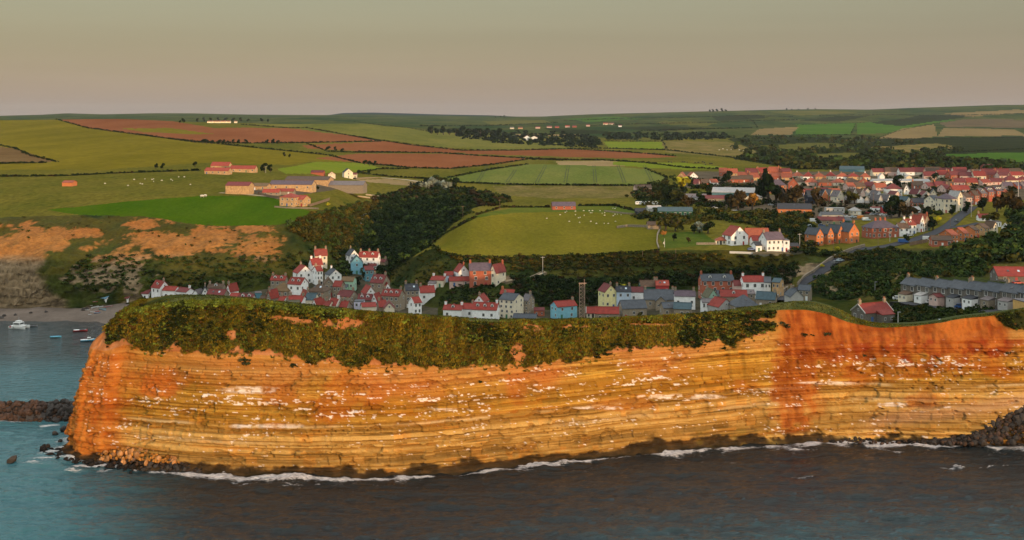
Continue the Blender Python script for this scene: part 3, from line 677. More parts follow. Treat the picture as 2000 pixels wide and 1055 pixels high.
nd2 = np.full(SXg.shape, 1e9)
for (x, y) in [(80,900),(105,885),(130,870),(160,855),(205,905),(255,910),(150,912),(100,830),(150,835),(40,822),(0,822),(120,815)]:
    dd = H*F/(y-HY); nd2 = np.minimum(nd2, np.hypot(mx-(x-CX)*dd/F, (my-dd)*1.2))
foam = np.maximum(foam, np.clip(1-nd/9+fn*.8, 0, 1)*(pxs_ < 230))
foam = np.maximum(foam, np.clip(1-nd2/7+fn*.9, 0, 1)*(pys_ > 815))
streak = np.exp(-((pys_-(916-(pxs_-1800)*.03+fn*5))/1.6)**2)*smooth(1800, 1840, pxs_)*smooth(-.3, .4, fn2+.2)
streak += np.exp(-((pys_-(932+fn*5))/1.2)**2)*(pxs_ > 1480)*(pxs_ < 1620)*.7
streak += .8*smooth(.3, .6, fbm(SXg/3, SDg/1.2, 0, 4, 216)-abs(pxs_-480)/300-abs(pys_-938)/22+.2)
foam = np.clip(np.maximum(foam, streak), 0, 1)
caps = smooth(.66, .82, fn2*.6+fn*.5+.25*fbm(SXg/40, SDg/30, 0, 2, 214))*(pys_ > 830)
foam = np.clip(foam+caps*.7, 0, 1)
SZg = SZg+foam**2*(.15+.5*np.abs(fn2))*(gap > -12)
dark_refl = .9*smooth(140, 40, gap+fn*20)*smooth(60, 420, pxs_)+.8*smooth(735, 680, pys_)  # dark reflection of the cliffs, painted into the water colour
nrs, ncs = SXg.shape
idx = (np.arange(nrs-1)[:, None]*ncs+np.arange(ncs-1)[None, :])
q3 = np.stack([idx, idx+1, idx+ncs+1, idx+ncs], -1).reshape(-1, 4)
fc = np.stack([foam, dark_refl, 0*foam], -1)
wm, nt, b = newmat('sea_water', 0.07, 0.5)
b.inputs['IOR'].default_value = 1.33; b.inputs['Specular IOR Level'].default_value = .41
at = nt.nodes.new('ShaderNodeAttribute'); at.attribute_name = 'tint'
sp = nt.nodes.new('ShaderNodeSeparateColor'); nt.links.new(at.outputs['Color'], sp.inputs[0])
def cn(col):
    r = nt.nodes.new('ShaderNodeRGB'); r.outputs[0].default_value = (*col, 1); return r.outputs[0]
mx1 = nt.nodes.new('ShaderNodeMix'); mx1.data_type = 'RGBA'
nt.links.new(sp.outputs[1], mx1.inputs[0]); nt.links.new(cn((.021, .096, .112)), mx1.inputs[6]); nt.links.new(cn((.006, .003, .002)), mx1.inputs[7])  # teal also stands for reflected sky; the dark mix is painted cliff reflection
fnz = _noise(nt, 1.5, 8, .78, stretch=(.55, 1.6, 1))
mth = nt.nodes.new('ShaderNodeMath'); mth.operation = 'MULTIPLY_ADD'; nt.links.new(sp.outputs[0], mth.inputs[0]); mth.inputs[1].default_value = .45
sub = nt.nodes.new('ShaderNodeMath'); sub.operation = 'SUBTRACT'; nt.links.new(fnz, sub.inputs[0]); sub.inputs[1].default_value = .62
nt.links.new(sub.outputs[0], mth.inputs[2])
fr = nt.nodes.new('ShaderNodeMapRange'); nt.links.new(mth.outputs[0], fr.inputs[0]); fr.inputs[1].default_value = .16; fr.inputs[2].default_value = .38
mx2 = nt.nodes.new('ShaderNodeMix'); mx2.data_type = 'RGBA'
nt.links.new(fr.outputs[0], mx2.inputs[0]); nt.links.new(mx1.outputs[2], mx2.inputs[6]); nt.links.new(cn((.62, .56, .53)), mx2.inputs[7])
nt.links.new(mx2.outputs[2], b.inputs['Base Color'])
rr = nt.nodes.new('ShaderNodeMapRange'); nt.links.new(fr.outputs[0], rr.inputs[0]); rr.inputs[3].default_value = .07; rr.inputs[4].default_value = .8
nt.links.new(rr.outputs[0], b.inputs['Roughness'])
w1 = _noise(nt, .42, 6, .62, stretch=(.45, 1.3, 1))
u = nt.nodes.new('ShaderNodeBump'); u.inputs['Strength'].default_value = 1.0; u.inputs['Distance'].default_value = 1.1
nt.links.new(w1, u.inputs['Height']); nt.links.new(u.outputs[0], b.inputs['Normal'])
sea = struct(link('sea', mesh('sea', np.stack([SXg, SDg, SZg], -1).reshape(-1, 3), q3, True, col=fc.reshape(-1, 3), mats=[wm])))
bed = mesh('seabed', np.array([[-20000, -500, -6], [20000, -500, -6], [20000, 15000, -6], [-20000, 15000, -6]], float), np.array([[0, 1, 2, 3]]), mats=[TM['beach']])
struct(link('seabed', bed))
# ---------------------------------------------------------------- building kit
WALLC = {'white': (.84,.82,.80), 'cream': (.70,.61,.46), 'stone': (.27,.215,.155), 'darkstone': (.15,.13,.11), 'brick': (.36,.105,.060),
         'orangebrick': (.50,.17,.065), 'yellow': (.72,.64,.32), 'paleblue': (.50,.60,.72), 'blue': (.20,.42,.52), 'teal': (.09,.22,.27),
         'mint': (.36,.56,.42), 'pink': (.60,.42,.36), 'lilac': (.62,.60,.74), 'sand': (.48,.30,.15), 'grey': (.42,.40,.38),
         'green': (.03,.12,.08), 'redpaint': (.42,.05,.05), 'ochre': (.55,.33,.12), 'cladding': (.10,.20,.23), 'skyblue': (.22,.48,.58), 'navy':(.03,.035,.05)}
ROOFC = {'red': (.27,.048,.034), 'pantile': (.34,.075,.045), 'terracotta': (.36,.12,.06), 'maroon': (.17,.045,.045), 'brown': (.125,.075,.045),
         'moss': (.17,.11,.05), 'slate': (.085,.10,.12), 'darkslate': (.040,.046,.058), 'grey': (.18,.16,.165), 'purple': (.13,.095,.12),
         'blueroof': (.16,.34,.50), 'paleroof': (.34,.33,.32), 'tealroof': (.06,.11,.135), 'olive': (.13,.125,.075), 'rust': (.30,.10,.05)}
WM, RM = {}, {}
def wallmat(k):
    if k not in WM: WM[k] = objmat(k+'_wall', WALLC[k], .9, .8 if k not in ('stone', 'darkstone', 'brick') else 2.2, .14 if k not in ('stone', 'darkstone', 'sand') else .35, .15, .10)
    return WM[k]
def roofmat(k):
    if k not in RM:
        wr_ = (.78, .60, .58) if k in ('red', 'pantile', 'terracotta', 'maroon', 'rust') else ((1, 1, 1) if 'pale' in k else (.72, .72, .72))
        col = tuple(q*w for q, w in zip(ROOFC[k], wr_))
        m, nt, b = newmat(k+'_roof', .75, .3)
        g = nt.nodes.new('ShaderNodeTexCoord')
        wv = nt.nodes.new('ShaderNodeTexWave'); wv.bands_direction = 'X'; wv.inputs['Scale'].default_value = .9; wv.inputs['Distortion'].default_value = .6
        nt.links.new(g.outputs['Object'], wv.inputs[0])
        f = _noise(nt, .7, 5, .7)
        c1 = _ramp(nt, f, [(.3, tuple(x*.72 for x in col)), (.7, tuple(x*1.28 for x in col))])
        oi = nt.nodes.new('ShaderNodeObjectInfo')
        r = _ramp(nt, oi.outputs['Random'], [(0, (.82,.84,.86)), (.5, (1,.97,.95)), (1, (1.18,1.1,1.05))])
        w2 = _ramp(nt, wv.outputs['Fac'], [(0, (.86,.86,.86)), (1, (1.06,1.06,1.06))])
        nt.links.new(_mul(nt, _mul(nt, c1, r), w2), b.inputs['Base Color'])
        _bump(nt, b, wv.outputs['Fac'], .4, .05)
        RM[k] = m
    return RM[k]
M_frame = objmat('painted_frame', (.70,.68,.64), .6, 2, .05)
M_glass, _nt, _b = newmat('window_glass', .12, .6); _b.inputs['Base Color'].default_value = (.018,.020,.024,1)
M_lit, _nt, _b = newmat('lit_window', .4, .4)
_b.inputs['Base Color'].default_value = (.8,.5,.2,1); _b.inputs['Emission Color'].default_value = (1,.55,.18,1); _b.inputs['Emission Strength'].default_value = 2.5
M_pot = objmat('clay_pot', (.38,.15,.08), .8)
M_wood = objmat('weathered_wood', (.20,.13,.085), .9, 3, .3)
M_paleflash = objmat('pale_verge', (.55,.52,.48), .8, 2, .1)
M_metal = objmat('grey_metal', (.30,.30,.30), .5, 2, .1)
M_dark = objmat('black_rubber', (.02,.02,.02), .7, 2, .1)
M_wallstone = objmat('dry_stone', (.24,.19,.14), .95, 1.2, .35)
DOORS = {k: objmat(k+'_door', c, .5, 2, .05) for k, c in {'blue': (.05,.12,.30), 'red': (.35,.04,.04), 'green': (.04,.16,.09), 'dark': (.03,.03,.035), 'white': (.7,.7,.68)}.items()}

class MB:
    def __init__(s): s.v, s.f = [], []
    def q(s, *pts):
        n = len(s.v); s.v += [tuple(p) for p in pts]; s.f.append(tuple(range(n, n+len(pts)))); return s
    def box(s, x0, x1, y0, y1, z0, z1):
        p = [(x0,y0,z0),(x1,y0,z0),(x1,y1,z0),(x0,y1,z0),(x0,y0,z1),(x1,y0,z1),(x1,y1,z1),(x0,y1,z1)]
        for i in ((0,3,2,1),(4,5,6,7),(0,1,5,4),(1,2,6,5),(2,3,7,6),(3,0,4,7)): s.q(*[p[k] for k in i])
        return s
    def tube(s, a, b, r0, r1=None, n=6):
        r1 = r0 if r1 is None else r1
        a, b = Vector(a), Vector(b); d = (b-a).normalized(); u = d.orthogonal().normalized(); w = d.cross(u)
        A = [a+(u*math.cos(t)+w*math.sin(t))*r0 for t in [2*math.pi*k/n for k in range(n)]]
        B = [b+(u*math.cos(t)+w*math.sin(t))*r1 for t in [2*math.pi*k/n for k in range(n)]]
        for k in range(n): s.q(A[k], A[(k+1) % n], B[(k+1) % n], B[k])
        s.q(*B); s.q(*A[::-1]); return s
    def me(s, name, *mats, mi=None):
        m = bpy.data.meshes.new(name); m.from_pydata(s.v, [], s.f); m.update()
        for x in mats: m.materials.append(x)
        if mi: m.polygons.foreach_set('material_index', mi)
        return m
def prism_roof(L, B, z0, rh, ov=.28, th=.18, hip=False):
    m = MB(); hx, hy = L/2+ov, B/2+ov; dz = rh/(B/2)*ov
    if not hip:
        for sgn in (-1, 1):
            e0, e1 = (-hx, sgn*hy, z0-dz), (hx, sgn*hy, z0-dz)
            r0, r1 = (-hx, 0, z0+rh), (hx, 0, z0+rh)
            up = lambda p: (p[0], p[1], p[2]+th)
            pts = (e0, e1, r1, r0) if sgn < 0 else (e1, e0, r0, r1)
            m.q(*[up(p) for p in pts]); m.q(*pts[::-1])
            m.q(pts[0], pts[1], up(pts[1]), up(pts[0]))
            for a, b2 in ((pts[1], pts[2]), (pts[3], pts[0])): m.q(a, b2, up(b2), up(a))
        m.box(-hx, hx, -.14, .14, z0+rh+th-.06, z0+rh+th+.1)
    else:
        k = min(L/2-.2, B/2); top = z0+rh; zb = z0-dz
        r0, r1 = (-L/2+k, 0, top+th), (L/2-k, 0, top+th)
        c = [(-hx,-hy,zb+th),(hx,-hy,zb+th),(hx,hy,zb+th),(-hx,hy,zb+th)]; d = [(x, y, zb) for x, y, _ in c]
        m.q(c[0], c[1], r1, r0); m.q(c[2], c[3], r0, r1); m.q(c[1], c[2], r1); m.q(c[3], c[0], r0)
        for i in range(4): m.q(d[i], d[(i+1) % 4], c[(i+1) % 4], c[i])
        m.q(*d[::-1])
    return m
def wall_mesh(L, B, eh, rh, hip, base=3.0):
    m = MB(); x, y = L/2, B/2
    if hip or rh <= 0: return m.box(-x, x, -y, y, -base, eh)
    m.q((-x,-y,-base),(x,-y,-base),(x,-y,eh),(-x,-y,eh)); m.q((x,y,-base),(-x,y,-base),(-x,y,eh),(x,y,eh))
    m.q((x,-y,-base),(x,y,-base),(x,y,eh),(x,0,eh+rh),(x,-y,eh)); m.q((-x,y,-base),(-x,-y,-base),(-x,-y,eh),(-x,0,eh+rh),(-x,y,eh))
    m.q((-x,y,-base),(x,y,-base),(x,-y,-base),(-x,-y,-base))
    return m
def win_me(glass, name):
    m = MB(); t = .07; mi = []
    def bx(*a): m.box(*a); mi.extend([0]*6)
    bx(-.5,-.5+t,-.08,.02,-.5,.5); bx(.5-t,.5,-.08,.02,-.5,.5); bx(-.5+t,.5-t,-.08,.02,.5-t,.5); bx(-.5+t,.5-t,-.10,.02,-.5,-.5+t)
    bx(-.025,.025,-.05,.02,-.5+t,.5-t)
    m.q((-.5+t,-.03,-.5+t),(.5-t,-.03,-.5+t),(.5-t,-.03,.5-t),(-.5+t,-.03,.5-t)); mi.append(1)
    return m.me(name, M_frame, glass, mi=mi)
WIN, WINLIT = win_me(M_glass, 'window'), win_me(M_lit, 'lit_window')
def chim_me(mat):
    m = MB(); m.box(-.45,.45,-.35,.35,-2.2,1.0); m.box(-.53,.53,-.43,.43,1.0,1.16); return m.me('chimney', mat)
_p = MB(); _p.tube((0,0,0),(0,0,.55),.15,.12,6)
POT = _p.me('chimney_pot', M_pot)
CH = {}
def door_me(k):
    m = MB(); m.box(-.5,.5,-.06,.02,0,2.05); return m.me('door', DOORS[k])
DM = {k: door_me(k) for k in DOORS}
DORM = {}
def dormer_me(roof, wall, side):
    key = (roof, wall)
    if key not in DORM:
        w = MB(); w.box(-.7,.7,0,2.2,-1.2,1.1); w.q((-.7,0,1.1),(.7,0,1.1),(0,0,1.7))
        r = MB()
        for s in (-1, 1):
            a = [(s*.85,-.2,.98),(0,-.2,1.8),(0,2.3,1.8),(s*.85,2.3,.98)]
            r.q(*a); r.q(*[(x, y, z-.12) for x, y, z in a][::-1]); r.q(a[0], a[1], (0,-.2,1.68), (s*.85,-.2,.86))
        DORM[key] = (w.me('dormer', wallmat(wall)), r.me('dormer_roof', roofmat(roof)))
    return DORM[key]
SKY = MB().box(-.45,.45,-.55,.55,0,.07).me('skylight', M_glass)
SKYW = MB().box(-.45,.45,-.55,.55,0,.07).me('skylight', objmat('sky_lit_glass', (.45,.55,.62), .2, 1, .05, .6))  # pale copy of the glass, sky reflection painted as its colour
LEAN = {}
import re
HOUSES = 0
def house(x0, x1, yb, ye, yr, yaw, dep, wall, roof, opts, label, cat='house', name=None, group=None, at=None, gx=None):
    """x0..x1, yb, ye, yr: the building's extent, foot, eaves and ridge as measured on the photograph"""
    global HOUSES; HOUSES += 1
    o = {m[0]: m[1] for m in re.findall(r'([a-z])(\d*)', opts)}
    cxp = (x0+x1)/2
    P0 = hit(cxp, yb) if at is None else Vector(at)
    D = P0.y; s = D/F
    W = (x1-x0)*s; eh = (yb-ye)*s; ya = R(yaw)
    if 'g' in o:
        Bw = max(3, (W-dep*abs(math.sin(ya)))/max(.4, math.cos(ya))); Ln = dep
        rh = max(1.2, (ye-yr)*s); rot = ya+math.pi/2
    else:
        Ln = max(3, (W-(0 if 't' in o else dep*abs(math.sin(ya))))/max(.4, math.cos(ya))); Bw = dep
        rh = max(1.3, (ye-yr)*s-dep/2*(ye-HY)/F); rot = ya
    if 'f' in o: rh = 0
    ext = (abs(Ln*math.sin(rot))+abs(Bw*math.cos(rot)))/2
    dirv = Vector((P0.x, P0.y, 0)).normalized()
    c = Vector((P0.x, P0.y, P0.z))+dirv*ext
    hip = 'h' in o
    t = thing(name or ('house' if cat == 'house' else cat.replace(' ', '_')), label, cat, c, rot, group)
    link('wall', wall_mesh(Ln, Bw, eh, rh, hip).me('wall', wallmat(wall)), t)
    if 'f' in o: link('roof', MB().box(-Ln/2-.1, Ln/2+.1, -Bw/2-.1, Bw/2+.1, eh+.003, eh+.3).me('roof', roofmat(roof)), t)
    else: link('roof', prism_roof(Ln, Bw, eh+.02, rh, hip=hip, th=.2).me('roof', roofmat(roof)), t)
    if 'v' in o and not hip:
        vm = MB()
        for sx in (-1, 1):
            for sy in (-1, 1):
                x = sx*(Ln/2+.30); a = (x, sy*(Bw/2+.3), eh-.25); b = (x, 0, eh+rh+.12)
                vm.q((x-.12,a[1],a[2]+.42),(x+.12,a[1],a[2]+.42),(x+.12,0,b[2]+.2),(x-.12,0,b[2]+.2))
                vm.q((x+sx*.02,a[1],a[2]),(x+sx*.02,0,b[2]-.25),(x+sx*.02,0,b[2]+.2),(x+sx*.02,a[1],a[2]+.42))
        link('verge', vm.me('verge', M_paleflash), t)
    # windows on every wall that turns to the camera
    rows_, cols_ = (int(o['w'][0]), int(o['w'][1:] or 1)) if o.get('w') else (max(1, int(eh//2.6)), max(1, int((Bw if 'g' in o else Ln)//2.9)))
    big = 1.25 if 'b' in o else 1.0
    faces = [((0, -Bw/2), 0, Ln, 0), ((0, Bw/2), math.pi, Ln, 0), ((-Ln/2, 0), -math.pi/2, Bw, 1), ((Ln/2, 0), math.pi/2, Bw, 1)]
    cw = Matrix.Rotation(rot, 4, 'Z')
    me_w = WINLIT if 'l' in o else WIN
    for (ox, oy), fr_, width, gab in faces:
        nrm = cw @ Vector((math.sin(fr_), -math.cos(fr_), 0))
        facing = -(nrm.x*c.x+nrm.y*c.y)/math.hypot(c.x, c.y)
        if facing < .22 or 'n' in o: continue
        main = (gab == 1) == ('g' in o)
        nc_ = cols_ if main else max(1, int(width//3.4))
        if not main and 'o' in o: continue
        nr_ = rows_
        for r_ in range(nr_):
            for k in range(nc_):
                if not main and (r_+k+HOUSES) % 3 == 0: continue
                u_ = (k+.5)/nc_-.5+(.03*((HOUSES*7+k*3+r_) % 3-1) if main and nc_ > 1 else 0)
                zc = eh*(r_+.58)/nr_
                hh = min(1.5, eh/nr_*.58)*big; ww = min(1.15*big, width/nc_*.5)
                lx = ox+math.cos(fr_)*u_*width; ly = oy+math.sin(fr_)*u_*width
                if main and r_ == 0 and k == (HOUSES % nc_) and eh > 2.2 and 'x' not in o:
                    link('door', DM[['blue', 'red', 'green', 'dark', 'white'][HOUSES % 5]], t, (lx, ly, .02), (0, 0, fr_)); continue
                link('window', me_w, t, (lx, ly, zc), (0, 0, fr_), (ww, 1, hh))
        if gab and rh > 2.4 and not hip: link('window', me_w, t, (ox, oy, eh+rh*.3), (0, 0, fr_), (.7, 1, .9))
    nch = int(o['c']) if o.get('c') else (1 if 'c' in o else 0)
    cm = 'brick' if 'r' in o else ('white' if wall in ('white', 'cream') and HOUSES % 3 == 0 else 'stone' if wall not in ('brick', 'orangebrick') else 'orangebrick')
    if cm not in CH: CH[cm] = chim_me(wallmat(cm))
    spots = {1: [-1 if HOUSES % 2 else 1], 2: [-1, 1], 3: [-1, 0, 1], 4: [-1, -.33, .33, 1]}.get(nch, [])
    for sx in spots:
        cx_ = sx*(Ln/2-(.5 if not hip else min(Bw/2, Ln/2)))
        k = link('chimney', CH[cm], t, (cx_, 0, eh+rh+.1), None, (1.1, 1, 1.15))
        for q in (-.22, .22): link('chimney_pot', POT, k, (q, 0, 1.1))
    nd_ = int(o['d']) if o.get('d') else 0
    side = -1 if -(cw @ Vector((0, -1, 0))).dot(Vector((c.x, c.y, 0)).normalized()) > 0 else 1
    if nd_:
        dm, dr = dormer_me(roof, 'white', side)
        for k in range(nd_):
            lx = ((k+.5)/nd_-.5)*Ln*.9
            y_ = side*Bw*.30; z_ = eh+rh*(1-.6)-.1
            dd = link('dormer', dm, t, (lx, y_-(-side)*0, z_+.35), (0, 0, 0 if side < 0 else math.pi), (1, 1, .85))
            link('dormer_roof', dr, dd); link('window', WIN, dd, (0, -.02, .35), None, (1.0, 1, 1.1))
    ns_ = int(o['s']) if o.get('s') else 0
    for k in range(ns_):
        lx = ((k+.5)/ns_-.5)*Ln*.7; sl_ = math.atan2(rh, Bw/2)
        link('skylight', SKYW if k % 2 else SKY, t, (lx, side*Bw*.24, eh+rh*.52+.25), (sl_ if side < 0 else -sl_, 0, 0))
    return t, c, rot, Ln, Bw, eh, rh
def extension(hs, side, frac, w, d, eh, wall, roof, pos=0.0, rh=1.2, gable=False, win=True):
    """a lower wing on the front (-1), back (1) or an end of a house: its wall and roof are parts of the house"""
    t, c, rot, Ln, Bw, H0, _ = hs
    e = link('extension', MB().box(-w/2, w/2, -d, 0, -3, eh).me('extension', wallmat(wall)), t, (pos*Ln, side*Bw/2, 0), (0, 0, 0 if side < 0 else math.pi))
    m = MB()
    if gable:
        r = prism_roof(d+.2, w, 0, rh); me = r.me('extension_roof', roofmat(roof))
        link('extension_roof', me, e, (0, -d/2, eh+.02), (0, 0, math.pi/2))
        g = MB(); g.q((-w/2,-d,eh),(w/2,-d,eh),(0,-d,eh+rh)); link('extension_gable', g.me('extension_gable', wallmat(wall)), e)
    else:
        a, b2 = eh+.02, eh+rh
        m.q((-w/2-.15,-d-.2,a+.15),(w/2+.15,-d-.2,a+.15),(w/2+.15,0,b2+.15),(-w/2-.15,0,b2+.15)); m.q((-w/2-.15,-d-.2,a),(-w/2-.15,0,b2),(w/2+.15,0,b2),(w/2+.15,-d-.2,a))
        m.q((-w/2-.15,-d-.2,a),(w/2+.15,-d-.2,a),(w/2+.15,-d-.2,a+.15),(-w/2-.15,-d-.2,a+.15))
        for sx in (-1, 1): m.q((sx*w/2,-d,eh),(sx*w/2,0,eh),(sx*w/2,0,b2))
        link('extension_roof', m.me('extension_roof', roofmat(roof)), e)
    if win:
        for q in ((-.25, .25) if w > 3.5 else (0,)): link('window', WIN, e, (q*w, -d, eh*.55), None, (.8, 1, 1.0))
    return e

